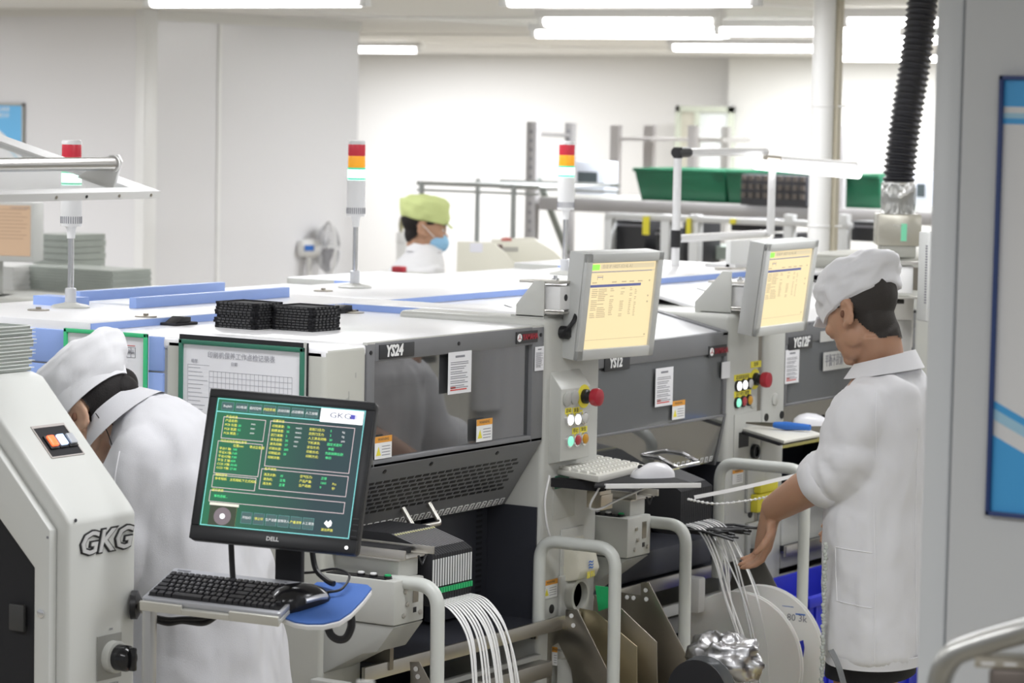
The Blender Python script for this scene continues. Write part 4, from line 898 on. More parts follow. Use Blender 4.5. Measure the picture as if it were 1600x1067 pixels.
# ------------------------------------------------------------------ reels
def reel(label, c, r, windows=True):
    c = V(c); t = thing('tape_reel', label, 'reel', (c.x, c.y, c.z-r)); n = 40
    for s in (-.009, .007):
        mb = MB(); ri = .045
        mb.lathe([(r*.99, s), (r, s+.001), (r*.99, s+.0025), (ri+.03, s+.0028), (ri, s+.002), (ri*.4, s+.002), (ri*.4, s), (ri, s), (r*.99, s)], c, (1,0,0), 56, cap=False)
        obj('flange', mb, reelw, t)
    obj('hub', MB().lathe([(.05, -.007), (.05, .007)], c, (1,0,0), 32), reelw, t)
    obj('wound_tape', MB().lathe([(r*.62, -.0065), (r*.62, .0065)], c, (1,0,0), 40), mat('wound_grey', (.55,.55,.55), .5), t)
    return t, c
ra, ca_ = reel('large milky white reel in front, nearer of two below the pale tapes', (7.22, 3.762, .470), .197)
rb, cb_ = reel('large white reel with blue pen marks, right behind the nearer reel', (7.34, 3.752, .475), .195)
fr_ = Fr((7.34-.0095, 0, 0), (0,-1,0), (0,0,1), (-1,0,0))
obj('blue_mark', MB().frect(fr_, (7.33,3.6874,0.6196), (7.33,3.6514,0.6181), 0, .0006).frect(fr_, (7.33,3.6449,0.6025), (7.33,3.6149,0.5985), 0, .0006), blueplastic, rb)
obj('slot_opening', MB().fprism(fr_, [fr_.ab(p) for p in ((7.33,3.6306,0.5245), (7.33,3.6188,0.5294), (7.33,3.6142,0.5082), (7.33,3.6174,0.4825), (7.33,3.6269,0.4688))], 0, .0006), deepblue, rb)
texts('reel_print', [('80 3k', fr_, fr_.ab((7.33,3.6405,0.5885))[0], fr_.ab((7.33,3.6405,0.5885))[1], .02, 'CENTER', {})], inkg, rb, .0002)
# crumpled silver bag with a dark reel
random.seed(4)
me = MB().ell((6.6612,3.5162,0.5875), (.075,.10,.062), Matrix.Rotation(.3, 3, 'Z'), 44, 26).mesh('foil_bag', 0, 50)
for v in me.vertices:
    q = v.co*26; n_ = noise.noise(q)+.6*noise.noise(q*2.1); v.co += (v.co-V((6.6612,3.5162,0.5875))).normalized()*.030*n_
o = put('foil_bag', me, foil); tag(o, 'crumpled silver foil bag in front of the nearer white reel', 'bag')
t = thing('tape_reel', 'dark small reel inside the crumpled silver foil, cut by the lower edge', 'reel', V((6.4997,3.4836,0.5418))-V((0,0,.1)))
dc = V((6.4922,3.4939,0.5303))
obj('flange', MB().lathe([(.03,-.012),(.085,-.012),(.085,-.010),(.03,-.010)], dc, (1,0,0), 40), mat('dark_reel', (.03,.03,.035), .3), t); obj('flange', MB().lathe([(.02,.03),(.09,.03),(.09,.032),(.02,.032)], dc, (1,0,0), 40), reelclear, t)
obj('hub', MB().lathe([(.06,-.010),(.06,.03)], dc, (1,0,0), 30), blackm, t)
# blue crate under the third machine
bc = thing('crate', 'deep blue plastic crate behind the standing worker legs', 'crate', (8.0, 3.9, 0))
x0, x1, y0, y1, h = 7.60, 8.45, 3.74, 3.99, .60
for nm, q in (('crate_wall', (x0,x1,y0,y0+.012,0.012,h)), ('crate_wall', (x0,x1,y1-.012,y1,.012,h)), ('crate_wall', (x0,x0+.012,y0,y1,.012,h)), ('crate_wall', (x1-.012,x1,y0,y1,.012,h)), ('crate_floor', (x0,x1,y0,y1,0,.012))):
    obj(nm, MB().box(*q), deepblue, bc, .003)
multi('crate_rim', [(x0-.012,x1+.01,y0-.012,y0,h-.03,h), (x0-.012,x0,y0,y1,h-.03,h)], deepblue, bc, .003)
mb = MB()
for k in range(9): mb.box(x0+.04+k*.095, x0+.048+k*.095, y0-.008, y0, .03, h-.03)
obj('crate_ribs', mb, deepblue, bc)

# ------------------------------------------------------------------ trays on the roof
zt0 = ZL
def jtray(c, yaw, w, h, label, group):
    R = Matrix.Rotation(yaw, 3, 'Z'); f = Fr(c, R@V((1,0,0)), R@V((0,1,0)), (0,0,1)); t = thing('component_tray', label, 'tray', c, group)
    mb = MB().fbox(f, -w/2, w/2, -h/2, h/2, .0006, .0030)
    for q in ((-w/2, w/2, -h/2, -h/2+.006), (-w/2, w/2, h/2-.006, h/2), (-w/2, -w/2+.006, -h/2, h/2), (w/2-.006, w/2, -h/2, h/2)): mb.fbox(f, *q, .0, .0062)
    obj('tray_body', mb, blackm, t)
    mb = MB()
    for i in range(6): mb.fbox(f, -w/2+.012+i*(w-.024)/6, -w/2+.02+i*(w-.024)/6, -h/2-.003, -h/2+.002, .001, .005)
    for j in range(8): mb.fbox(f, -w/2-.003, -w/2+.002, -h/2+.012+j*(h-.024)/8, -h/2+.022+j*(h-.024)/8, .001, .005)
    obj('tray_tabs', mb, mat('worn_black', (.05,.05,.052), .5), t); return t
random.seed(9)
t0 = jtray((5.862, 4.455, zt0), -.05, .105, .13, 'black component tray in the left pile on the machine roof', 'black trays, left pile')
BOT = ['lowest'] + [o_+' from the bottom' for o_ in ORD[1:13]]
t0['label'] = 'lowest black component tray of the left pile on the nearest roof'
for k in range(1, 10): clone(t0, (random.uniform(-.004,.004), random.uniform(-.004,.004), k*.0066), 'topmost black component tray of the left pile on the nearest roof' if k == 9 else 'black component tray '+BOT[k]+' of the left pile on the nearest roof')
t0 = jtray((5.915, 4.315, zt0), -.02, .115, .125, 'black component tray in the right pile on the machine roof', 'black trays, right pile')
t0['label'] = 'lowest black component tray of the right pile on the nearest roof'
for k in range(1, 9): clone(t0, (random.uniform(-.004,.004), random.uniform(-.004,.004), k*.0068), 'topmost black component tray of the right pile on the nearest roof' if k == 8 else 'black component tray '+BOT[k]+' of the right pile on the nearest roof')
for (x, y), l in (((5.80, 4.63), 'small black clip lying left of the black tray piles'), ((6.46, 4.60), 'flat black part lying right of the black tray piles by the blue lip')):
    o = thing('black_part', l, 'machine part', (x, y, ZL))
    obj('part_base', MB().box(x-.04,x+.05,y-.025,y+.025,ZL,ZL+.007), blackm, o, .002); obj('part_wedge', MB().prism([(x-.03,ZL+.007),(x+.03,ZL+.007),(x+.03,ZL+.020),(x+.0,ZL+.022)], 'y', y-.018, y+.018), black, o, .001)

# ------------------------------------------------------------------ the printer in the left foreground
XP, YP = 4.70, 3.856
g = thing('stencil_printer', 'white stencil printer with sloping cover at the left foreground', 'machine', (4.6, 4.3, 0))
XL = (4.4899,3.856,1.1564)[0]
prof = [(YP, 0), (YP, 1.150), (YP+.014, 1.168), (YP+.252, 1.415), (YP+.28, 1.424), (YP+1.3, 1.424), (YP+1.3, 0)]
pw = mat('printer_white', (.68,.69,.665), .38, bump=.03, bscale=500)
obj('cover_column', MB().prism(prof, 'x', XL, XP), pw, g, .008, seg=3)
ins = [(YP+.020, 0), (YP+.020, 1.138), (YP+.262, 1.392), (YP+1.28, 1.392), (YP+1.28, 0), ]
zo = (4.46,3.9743,1.0472)
# side cheek with the conveyor opening, stepped back from the column
xs_ = XL-.012
ch = [(YP+.03, 0), (YP+.03, 1.135), (YP+.27, 1.385), (YP+1.25, 1.385), (YP+1.25, 1.24), (YP+.26, 1.24), (YP+.070, 1.055), (YP+.070, 0)]
obj('side_cheek', MB().prism(ch, 'x', xs_-.012, XL-.001), pw, g, .003)
obj('tunnel_back', MB().prism([(YP+.06,0),(YP+.06,1.058),(YP+.255,1.246),(YP+1.25,1.246),(YP+1.25,0)], 'x', XL-.008, XL-.0015), blackm, g)
obj('tunnel_bracket', MB().box(xs_-.01, xs_+.0, YP+.10, YP+.14, .92, .975), mat('tunnel_grey', (.05,.05,.05), .5), g, .003); obj('tunnel_floor', MB().box(xs_-.012, xs_+.0, YP+.072, YP+1.1, .765, .785), dsteel, g)
fp = frY(YP)
q = (4.55,4.0225,0.9474); 
obj('cover_lock', MB().lathe([(.009,0),(.009,.004),(.004,.005),(0,.005)], (xs_-.012, YP+.050, .965), (-1,0,0), 16), chrome, g)
for (y, z) in ((YP+.035, 1.12), (YP+.045, .80)): obj('cover_screw', MB().lathe([(.003,0),(.003,.001),(0,.001)], (xs_-.012, y, z), (-1,0,0), 8), inkg, g)
obj('cover_screw', MB().lathe([(.004,0),(.004,.001),(0,.001)], fp.p((4.5094,3.856,1.153)[0], (4.5094,3.856,1.153)[2]), fp.n, 8), ink, g)
# raised emblem
TLq, BRq = (4.5078,3.856,1.1285), (4.6934,3.856,1.0596)
cx, cz = (TLq[0]+BRq[0])/2, (4.5992,3.856,1.0998)[2]
def gkg(items, bold, m, c, nm, ext): return texts(nm, [('GKG', fp, cx-.084, cz, .046, 'LEFT', {'shear': .22, 'bold': bold, 'sx': 1.22, 'c': c, 'space': 1.0})], m, g, ext)
gkg(None, .0042, black, .001, 'emblem_backing', .001); gkg(None, .0008, mat('emblem_silver', (.70,.70,.70), .3, .15), .0035, 'emblem_letters', .0012)
# main switch
TLq, BRq = (4.5777,3.856,0.9064), (4.6537,3.856,0.8141)
sw_ = obj('main_switch', MB().frect(fp, TLq, BRq, 0, .003), mat('switch_plate_grey', (.30,.30,.28), .5), g, .001)
a, b = (TLq[0]+BRq[0])/2+.006, (TLq[2]+BRq[2])/2
obj('switch_collar', MB().lathe([(.033,.003),(.033,.02),(.028,.022),(.0,.022)], fp.p(a,b), fp.n, 28), lgrey, sw_); obj('switch_knob', MB().lathe([(.027,.02),(.027,.045),(.02,.055),(0,.058)], fp.p(a,b), fp.n, 28), blacks, sw_); obj('knob_grip', MB().fbox(fp, a-.006, a+.006, b-.024, b+.024, .05, .066), blacks, sw_, .003)
texts('lettering', [('MAIN SWITCH', fp, a, BRq[2]-.012, .0055, 'CENTER', {}), ('ON', fp, a, TLq[2]+.010, .005, 'CENTER', {})], inkg, g, .0002)
# slanted button recess
sl = Fr((0, YP+.014, 1.168), (1,0,0), (0,.238,.247))
def sp(p): return sl.ab(p)
import itertools
# recess on the sloping face: a dark plate framed by a bevel
ra0, ra1, rb0, rb1 = XL+.072, XL+.168, .137, .212
obj('button_recess', MB().fbox(sl, ra0, ra1, rb0, rb1, -.001, .0012), blackm, g); obj('recess_frame', MB().fbox(sl, ra0-.003, ra1+.003, rb1, rb1+.006, 0, .002).fbox(sl, ra0-.003, ra1+.003, rb0-.003, rb0, 0, .002).fbox(sl, ra0-.003, ra0, rb0, rb1, 0, .002).fbox(sl, ra1, ra1+.003, rb0, rb1, 0, .002), mat('recess_rim', (.5,.46,.44), .5), g)
for k, (m, l) in enumerate(((mat('lit_red_key', (.9,.1,.03), .3, emit=(1,.12,.04), es=1.6), 'lit red square button'), (mat('lit_blue_key', (.5,.65,1), .3, emit=(.5,.68,1), es=1.2), 'lit pale blue square button'), (mat('grey_key', (.5,.52,.56), .3), 'unlit grey square button'))):
    a = ra0+.012+k*.029; o = obj('square_button', MB().fbox(sl, a-.002, a+.024, rb0+.018, rb0+.052, .001, .006), black, g, .001, label=l); obj('key_cap', MB().fbox(sl, a+.001, a+.021, rb0+.022, rb0+.048, .006, .012), m, o, .002)
# pile of clear trays on top
random.seed(21)
tp = thing('clear_tray', 'thin clear plastic tray in the pile on top of the white printer', 'tray', (4.58, 4.30, 1.4255), 'clear trays on the printer')
mb = MB().box(4.39, 4.695, 4.14, 4.44, 1.4255, 1.4275)
for q in ((4.39,4.695,4.14,4.143),(4.39,4.695,4.437,4.44),(4.39,4.393,4.14,4.44),(4.692,4.695,4.14,4.44)): mb.box(*q, 1.4255, 1.4325)
obj('tray_sheet', mb, clearp, tp)
obj('tray_rim', MB().box(4.387,4.698,4.135,4.140,1.4315,1.4328).box(4.693,4.700,4.135,4.445,1.4315,1.4328), mat('frosted_edge', (.80,.82,.80), .4), tp)
tp['label'] = 'lowest clear plastic tray of the pile on the white printer'
for k in range(1, 13): clone(tp, (random.uniform(-.006,.006), random.uniform(-.006,.006), k*.0074), 'topmost clear plastic tray of the pile on the white printer' if k == 12 else 'clear plastic tray '+BOT[k]+' of the pile on the white printer')
# raised hood with steel bar
h = thing('printer_hood', 'raised clear hood with a steel grab bar above the white printer', 'hood', (4.6, 3.8, 1.80))
A = V((4.71,3.8098,1.8138)); up_ = V((4.71,4.1811,1.9044))-A; hl = Fr((A.x, A.y, A.z), (-1,0,0), up_, None)
n_ = hl.n if hl.n.z > 0 else -hl.n; hl = Fr(A, (-1,0,0), up_, n_)
alu = mat('pale_aluminium', (.68,.68,.67), .4, .0)
L_, S_ = .55, .62
mb = MB()
for q in ((0, L_, 0, .03), (0, L_, S_-.04, S_), (0, .06, 0, S_)): mb.fbox(hl, *q, -.014, 0)
obj('hood_frame', mb, whitep, h, .001); obj('hood_front_edge', MB().fbox(hl, 0, L_, -.003, .0, -.0155, .0), alu, h)
obj('hood_panel', MB().fbox(hl, .06, L_, .03, S_-.04, -.010, -.005), clearglass, h)
for k in (.03, .13, .23, .32): obj('edge_screw', MB().lathe([(.0035,0),(.0035,.001),(0,.001)], hl.p(k, -.003, -.008), -hl.v, 8), dsteel if k != .23 else black, h)
bc_ = V((4.62,3.8567,1.8679)); brx = bc_.x
fb_ = Fr(bc_, (-1,0,0), (0,0,1))
obj('grab_bar', MB().tube([bc_, bc_+V((-.5,0,0))], .0135, 18), mat('satin_steel', (.55,.54,.52), .28, 1, bump=.05, bscale=300), h)
foot = V((4.62,3.8595,1.8135)); 
obj('bar_bracket', MB().prism([(bc_.y-.019, bc_.z+.006), (bc_.y-.010, bc_.z+.019), (bc_.y+.012, bc_.z+.018), (bc_.y+.10, bc_.z-.03), (foot.y-.0, foot.z+.0)], 'x', brx, brx+.008), alu, h, .003)
obj('end_washer', MB().lathe([(.017,-.004),(.017,.0)], bc_, (1,0,0), 20), alu, h)
# ------------------------------------------------------------------ printer terminal: monitor, tray, keyboard, mouse
mf = pose((4.722, 3.500, 1.264), (-17.2, 2.6, -69.5)); W_, H_ = .350, .312
mt = thing('computer_monitor', 'black framed computer monitor with a dark green control screen', 'monitor', (4.80, 3.55, .62))
mb = MB(); bz = .019; bb_ = .030
bez_m = mat('monitor_black', (.014,.015,.018), .4, bump=.05, bscale=600)
def rrect(w, h, r, n=6):
    o = []
    for cx_, cy_, a in ((w/2-r, h/2-r, 0), (-w/2+r, h/2-r, 90), (-w/2+r, -h/2+r, 180), (w/2-r, -h/2+r, 270)):
        for k in range(n+1): q = math.radians(a+90*k/n); o.append((cx_+r*math.cos(q), cy_+r*math.sin(q)))
    return o
obj('monitor_back', MB().fprism(mf, rrect(W_, H_, .010), -.030, -.006), bez_m, mt, .003)
i0, i1, j0, j1 = -W_/2+bz, W_/2-bz, -H_/2+bb_, H_/2-bz
mb = MB()
for q in ((-W_/2+.002, W_/2-.002, j1, H_/2-.002), (-W_/2+.002, W_/2-.002, -H_/2+.002, j0), (-W_/2+.002, i0, j0, j1), (i1, W_/2-.002, j0, j1)): mb.fbox(mf, *q, -.006, 0)
obj('bezel', mb, bez_m, mt, .002)
sg = mat('green_control_screen', (.01,.02,.02), .5, spec=.25, emit=(.045,.125,.11), es=.50); nt = sg.node_tree
tc = nt.nodes.new('ShaderNodeTexCoord'); sx = nt.nodes.new('ShaderNodeSeparateXYZ'); rp = nt.nodes.new('ShaderNodeValToRGB')
rp.color_ramp.elements[0].color = (.045,.24,.12,1); rp.color_ramp.elements[1].color = (.05,.085,.10,1); rp.color_ramp.elements[0].position = .1; rp.color_ramp.elements[1].position = .75
nt.links.new(tc.outputs['Generated'], sx.inputs[0]); 
sub = nt.nodes.new('ShaderNodeMath'); sub.operation = 'SUBTRACT'; sub.inputs[0].default_value = 1
nt.links.new(sx.outputs['Y'], sub.inputs[1]); nt.links.new(sub.outputs[0], rp.inputs[0]); nt.links.new(rp.outputs[0], nt.nodes['Principled BSDF'].inputs['Emission Color'])
obj('screen', MB().fbox(mf, i0, i1, j0, j1, -.006, -.0035), sg, mt)
sw2, sh2 = i1-i0, j1-j0
def sR(u0, u1, v0, v1, c=-.0034, th=.0003): return (i0+sw2*u0, i0+sw2*u1, j1-sh2*v1, j1-sh2*v0, c, c+th)
def em(n, c, e=.8): return mat(n, tuple(x*.3 for x in c), .5, emit=c, es=e)
s_cy, s_wh, s_pk, s_ye, s_gn = em('glow_cyan', (.25,.75,.75), .7), em('glow_white', (.95,.97,1), .9), em('glow_pink_line', (.72,.58,.60), .7), em('glow_yellow', (.85,.80,.12), .8), em('glow_green', (.1,.85,.3), .8)
def outline(mb, u0, u1, v0, v1, t=.004):
    for q in ((u0,u1,v0,v0+t),(u0,u1,v1-t,v1),(u0,u0+t*.8,v0,v1),(u1-t*.8,u1,v0,v1)): mb.fbox(mf, *sR(*q))
o1 = MB(); outline(o1, .005,.995,.005,.995,.006); o1.fbox(mf, *sR(.005,.70,.105,.112)); obj('screen_border', o1, s_cy, mt)
obj('screen_logo_field', MB().fbox(mf, *sR(.70,.985,.012,.118)), s_wh, mt)
o2 = MB()
for q in ((.06,.345,.145,.315),(.045,.345,.335,.59),(.045,.335,.60,.70),(.04,.94,.72,.81),(.375,.94,.145,.50),(.36,.94,.52,.68)): outline(o2, *q, t=.0045)
obj('screen_group_boxes', o2, s_pk, mt)
ta = mat('tab_dark', (.02,.05,.05), .4, emit=(.05,.11,.11), es=.6); o3 = MB()
for k in range(7): o3.fbox(mf, *sR(.035+.094*k, .118+.094*k, .03, .095))
for k in range(6): o3.fbox(mf, *sR(.27+.082*k, .343+.082*k, .865, .955))
stuff(obj('screen_buttons', o3, ta, mt))
o4 = MB()
for k in range(7): outline(o4, .035+.094*k, .118+.094*k, .03, .095, .003)
for k in range(6): outline(o4, .27+.082*k, .343+.082*k, .865, .955, .003)
stuff(obj('screen_button_rims', o4, em('glow_teal', (.15,.42,.40), .6), mt))
TX = lambda s, u, v, hh, al='LEFT': (s, mf, i0+sw2*u, j1-sh2*v, hh, al, {'c': -.0030})
texts('screen_words_white', [TX(s, .0765+.094*k, .063, .0046, 'CENTER') for k, s in enumerate(('English','I/O检测','临时控件','','点动印刷','点动擦网','人工加锡')) if s]+[TX(s, .3065+.082*k, .91, .0044, 'CENTER') for k, s in enumerate(('开始印','','生产设置','故障导入','','人工清洗')) if s]+[TX(s, u, v, .0042) for s, u, v in (('mm',.25,.185),('mm',.25,.22),('mm',.25,.255),('mm/s',.55,.185),('mm/s',.55,.22),('mm/s',.55,.255),('mm',.55,.29),('sec',.55,.325),('kg',.86,.185),('kg',.86,.22),('pcs',.86,.255))], em('glow_soft_white', (.8,.8,.8), .75), mt, .0001)
ys = [TX(s, u, v, .0045) for s, u, v in (('产品信息',.075,.145),('产品名称:',.075,.175),('PCB 长度:',.075,.207),('PCB 宽度:',.075,.240),('PCB 厚度:',.075,.273),('马达运动及轴位信号',.06,.335),('位置mm',.15,.365),('零点',.26,.365),('正极限',.30,.365),('平台Y 轴:',.06,.395),('平台X1轴:',.06,.425),('平台X2轴:',.06,.455),('平台 Z 轴:',.06,.485),('CCD X轴:',.06,.515),('CCD Y轴:',.06,.545),('相机信号',.06,.60),('参考相机',.06,.63),('主机相机',.16,.63),('下立式相机',.24,.63),('运行状态',.05,.72),
    ('设置状态',.39,.145),('印刷速度:',.39,.185),('脱模速度:',.39,.22),('刮刀速度:',.39,.255),('清洗速度:',.39,.29),('清洗间隔:',.39,.325),('印刷长度:',.39,.36),('印刷起点:',.39,.395),('印刷次数:',.39,.43),('前刮刀压力:',.64,.185),('后刮刀压力:',.64,.22),('人工清洗间隔:',.64,.255),('下机清洗:',.64,.29),('定位方式:',.64,.325),('印刷方式:',.64,.36),('印刷方式:',.64,.395),('生产状态',.38,.52),('清洗次数:',.38,.565),('清洗机:',.38,.60),('清洗布:',.38,.635),('空气压力:',.62,.555),('产品产量:',.62,.59),('生产周期:',.62,.625),('Pcs',.84,.59),('秒',.84,.625))]
ys += [TX('内控系统', .0765+.094*3, .063, .0046, 'CENTER'), TX('停止印', .3065+.082, .91, .0044, 'CENTER'), TX('产量清零', .3065+.082*4, .91, .0044, 'CENTER'), TX('退出界面', .845, .945, .0044, 'CENTER')]
texts('screen_words_yellow', ys, s_ye, mt, .0001)
gs = [TX(s, u, v, .0045) for s, u, v in (('20',.165,.207),('52',.165,.240),('1',.165,.273),('100',.15,.395),('7.00',.15,.425),('7.00',.15,.455),('600',.15,.485),('33.60',.15,.515),('27.06',.15,.545),('等待进板...',.07,.765),('70',.49,.185),('35',.49,.22),('3',.49,.255),('30',.49,.29),('37',.49,.325),('200',.49,.36),('20',.49,.395),('5',.78,.185),('2',.78,.22),('20',.78,.255),('固定式定时',.77,.29),('单面',.78,.325),('先前刮再后刮',.765,.36),('单印',.77,.395),('35',.49,.565),('正常',.49,.60),('正常',.49,.635),('正常',.76,.555),('1563',.76,.59),('0',.76,.625))]
texts('screen_words_green', gs, s_gn, mt, .0001)
texts('screen_logo', [('GKG', mf, i0+sw2*.76, j1-sh2*.062, .0115, 'LEFT', {'c': -.0028, 'sx': 1.35})], em('glow_ink', (.10,.11,.20), .5), mt, .0001)
obj('screen_logo_square', MB().fbox(mf, *sR(.90,.93,.045,.08,-.0031)), em('glow_indigo', (.09,.09,.45), .7), mt); obj('screen_logo_square', MB().fbox(mf, *sR(.93,.945,.045,.08,-.0031)), em('glow_lilac', (.6,.6,.9), .8), mt)
obj('camera_view_field', MB().fbox(mf, *sR(.055,.235,.83,.99,-.0033)), em('glow_dark_olive', (.05,.07,.04), .5), mt)
o5 = MB(); outline(o5, .055,.235,.83,.99,.006); obj('camera_view_rim', o5, s_ye, mt)
c_ = mf.p(i0+sw2*.145, j1-sh2*.915, -.0030); obj('camera_target', MB().lathe([(.018,0),(0,.0001)], c_, mf.n, 28), em('glow_grey', (.22,.18,.2), .6), mt); obj('camera_dot', MB().lathe([(.0055,.0002),(0,.0003)], c_, mf.n, 18), s_wh, mt)
obj('camera_view_bar', MB().fbox(mf, *sR(.05,.245,.815,.835,-.0031)), em('glow_ivory', (.75,.72,.62), .8), mt)
obj('exit_hand', MB().fprism(mf, [(i0+sw2*u, j1-sh2*v) for u, v in ((.82,.895),(.835,.87),(.845,.885),(.86,.865),(.872,.885),(.868,.91),(.85,.925))], -.0033, -.003), s_wh, mt)
texts('maker_letters', [('DELL', mf, .0, -H_/2+.0155, .0085, 'CENTER', {'bold': .0003, 'c': .0006})], mat('silver_print', (.75,.75,.76), .35), mt, .0002)
pc_ = mf.p(W_/2-.022, -H_/2+.013, 0); obj('power_button', MB().lathe([(.0035,0),(.0035,.001),(0,.001)], pc_, mf.n, 14), em('glow_led', (1,1,1), 1.2), mt)
mb = MB()
for k in range(4): mb.fbox(mf, W_/2-.016, W_/2-.004, -H_/2+.035+k*.012, -H_/2+.037+k*.012, 0, .001)
obj('menu_keys', mb, black, mt)
nk = mf.p(.0, -H_/2+.06, -.03)
pst = obj('monitor_post', MB().fbox(Fr((nk.x+.075, nk.y+.03, 0), (.35,-.937,0), (0,0,1)), -.028, .028, 1.005, 1.20, -.02, .005), blackm, mt, .003)
obj('post_head', MB().tube([(nk.x+.085, nk.y+.033, 1.17), tuple(mf.p(0, -.03, -.028))], .022, 10), blackm, mt)
KS = .96
kf = pose((4.688, 3.611, 1.016), (15.4, 1.8, -77.6))
KU, KV, KN = kf.u, -kf.n, kf.v   # along, towards the back, up out of the keys
kf = Fr((4.688, 3.611, 1.016), KU, KV, KN)
# tray with supports
st = thing('terminal_shelf', 'metal swing shelf and post carrying the black keyboard beside the printer', 'shelf', tuple(kf.p(-.15, -.07, -.95)))
st.location.z = 0
obj('shelf_plate', MB().fbox(kf, -.153, .153, -.08, .077, -.024, -.0145), lgrey, st, .001)
for q_ in ((-.153, -.06, -.087, -.080, -.026, -.006), (.045, .153, -.087, -.080, -.026, -.006), (-.06, .045, -.087, -.080, -.026, -.014)): obj('shelf_lip', MB().fbox(kf, *q_), mat('alu_edge', (.58,.57,.52), .4, .2), st, .001)
pl = kf.p(-.142, -.066, -.03)
obj('shelf_post', MB().box(pl.x-.011, pl.x+.011, pl.y-.011, pl.y+.011, 0, pl.z+.006), mat('satin_steel', (.55,.54,.52), .28, 1), st, .002)
q = V((4.6814,3.85,0.9577)); obj('swing_knob', MB().lathe([(.030,0),(.030,.012),(.022,.016),(.014,.02),(.014,.045),(0,.045)], (XP-.012, YP-.0, q.z), (.5,-.86,0), 24), black, st)
obj('swing_arm', MB().tube([(XP-.0, YP-.012, q.z), (pl.x, pl.y, q.z+.004)], .010, 10), dsteel, st)
kb = thing('keyboard', 'silver keyboard with black keys on the swing shelf below the black monitor', 'keyboard', tuple(kf.p(0, 0, -.016)))
silv = mat('silver_plastic', (.52,.53,.57), .3, .4)
obj('case', MB().fprism(kf, rrect(.306, .153, .006), -.014, -.002), silv, kb, .003)
obj('key_well', MB().fbox(kf, -.144, .146, -.064, .046, -.002, -.0008), black, kb)
keycap = mat('black_keycap', (.022,.022,.026), .3); km = {}
def key(a, b, w, d):
    kk = (round(w, 4), round(d, 4))
    if kk not in km:
        m_ = MB(); z0_, z1_ = -.001, .0055; s = .0015
        m_.hexa([KU*0+KU*x+KV*y+KN*z0_ for x, y in ((0,0),(w,0),(w,d),(0,d))]+[KU*x+KV*y+KN*z1_ for x, y in ((s,s),(w-s,s),(w-s,d-s),(s,d-s))])
        km[kk] = m_.mesh('key', 0, 0); km[kk].materials.append(keycap)
    o = bpy.data.objects.new('key', km[kk]); COL.objects.link(o); o.parent = kb; o.location = kf.p(a, b, 0)-V(kb.location)
pitch = .288/21.3; lets = []
chars = ['`1234567890-=', 'QWERTYUIOP[]', 'ASDFGHJKL;', 'ZXCVBNM,./']
for r in range(6):
    b0 = .0285-r*.0183; x = -.143
    if r == 0: ws = [1]*14+[1]*7
    elif r == 1: ws = [1]*13+[2]+[1]*6
    elif r == 2: ws = [1.5]+[1]*12+[1.5]+[1]*6
    elif r == 3: ws = [1.75]+[1]*11+[2.25]+[1]*6
    elif r == 4: ws = [2.25]+[1]*10+[2.75]+[1]*6
    else: ws = [1.25]*3+[5]+[1.25]*4+[1]*6+[1.75-1]
    for i, w in enumerate(ws):
        key(x+.0006, b0, w*pitch-.0013, .0158)
        if r in (1,2,3,4) and 1 <= i < 12:
            s = chars[r-1]; 
            if i-1 < len(s): lets.append((s[i-1], kf, x+pitch*.4, b0+.010, .0042, 'CENTER', {'c': .0057}))
        x += w*pitch
texts('key_letters', lets, mat('pale_legend', (.6,.6,.62), .5), kb, .0001)
obj('top_icons', MB().fbox(kf, .10,.106,.062,.065,-.0018,-.001).fbox(kf, .12,.126,.062,.065,-.0018,-.001).fbox(kf,.14,.146,.062,.065,-.0018,-.001).fbox(kf,-.14,-.11,.063,.066,-.0018,-.001), inkg, kb)
# mouse shelf and mat
mp = [(x*.96, y*.96) for x, y in ((.126,-.035),(.148,-.049),(.184,-.065),(.214,-.067),(.246,-.058),(.271,-.033),(.280,.008),(.281,.073),(.277,.129),(.261,.144),(.211,.143),(.150,.129),(.142,.05))]
pad = thing('mouse_mat', 'blue mouse mat on its pale edged side shelf', 'mouse mat', tuple(kf.p(.2, -.03, -.028)))
obj('mat_shelf', MB().fprism(kf, [(a*1.0+.002, b-.004) for a, b in mp], -.036, -.026), whitep, pad, .002); obj('mat_cloth', MB().fprism(kf, mp, -.026, -.022), bluemat, pad, .001)
mpos = kf.p(.152, .018, -.022); R3 = Matrix((KU, KV, KN)).transposed()
ms = thing('mouse', 'black mouse on the blue mat by the silver keyboard', 'computer mouse', tuple(mpos))
rot = Matrix.Rotation(math.radians(48), 3, 'Z')
def XM(p): return mpos+R3@(rot@V(p))*1.12
rings = []
for a, wd, ht in ((-.056,.012,.012),(-.052,.022,.022),(-.038,.030,.034),(-.015,.032,.040),(.01,.030,.037),(.032,.027,.028),(.048,.022,.018),(.055,.014,.010)):
    rings.append([XM((a, wd*math.cos(math.pi*k/12), ht*max(0, math.sin(math.pi*k/12))**.75)) for k in range(13)])
obj('shell', MB().loft(rings), blacks, ms, smooth=60); obj('side_panel', MB().tube([XM((.0,-.028,.016)), XM((.03,-.024,.014)), XM((.045,-.02,.010))], .006, 8), silv, ms)
obj('mouse_cable', MB().tube(bez([XM((.054,0,.008)), XM((.08,-.01,.012)), XM((.11,.02,.02)), XM((.10,.06,.02)), XM((.07,.09,.01)), XM((.04,.13,.0))], 8), .0028, 6), black, ms)
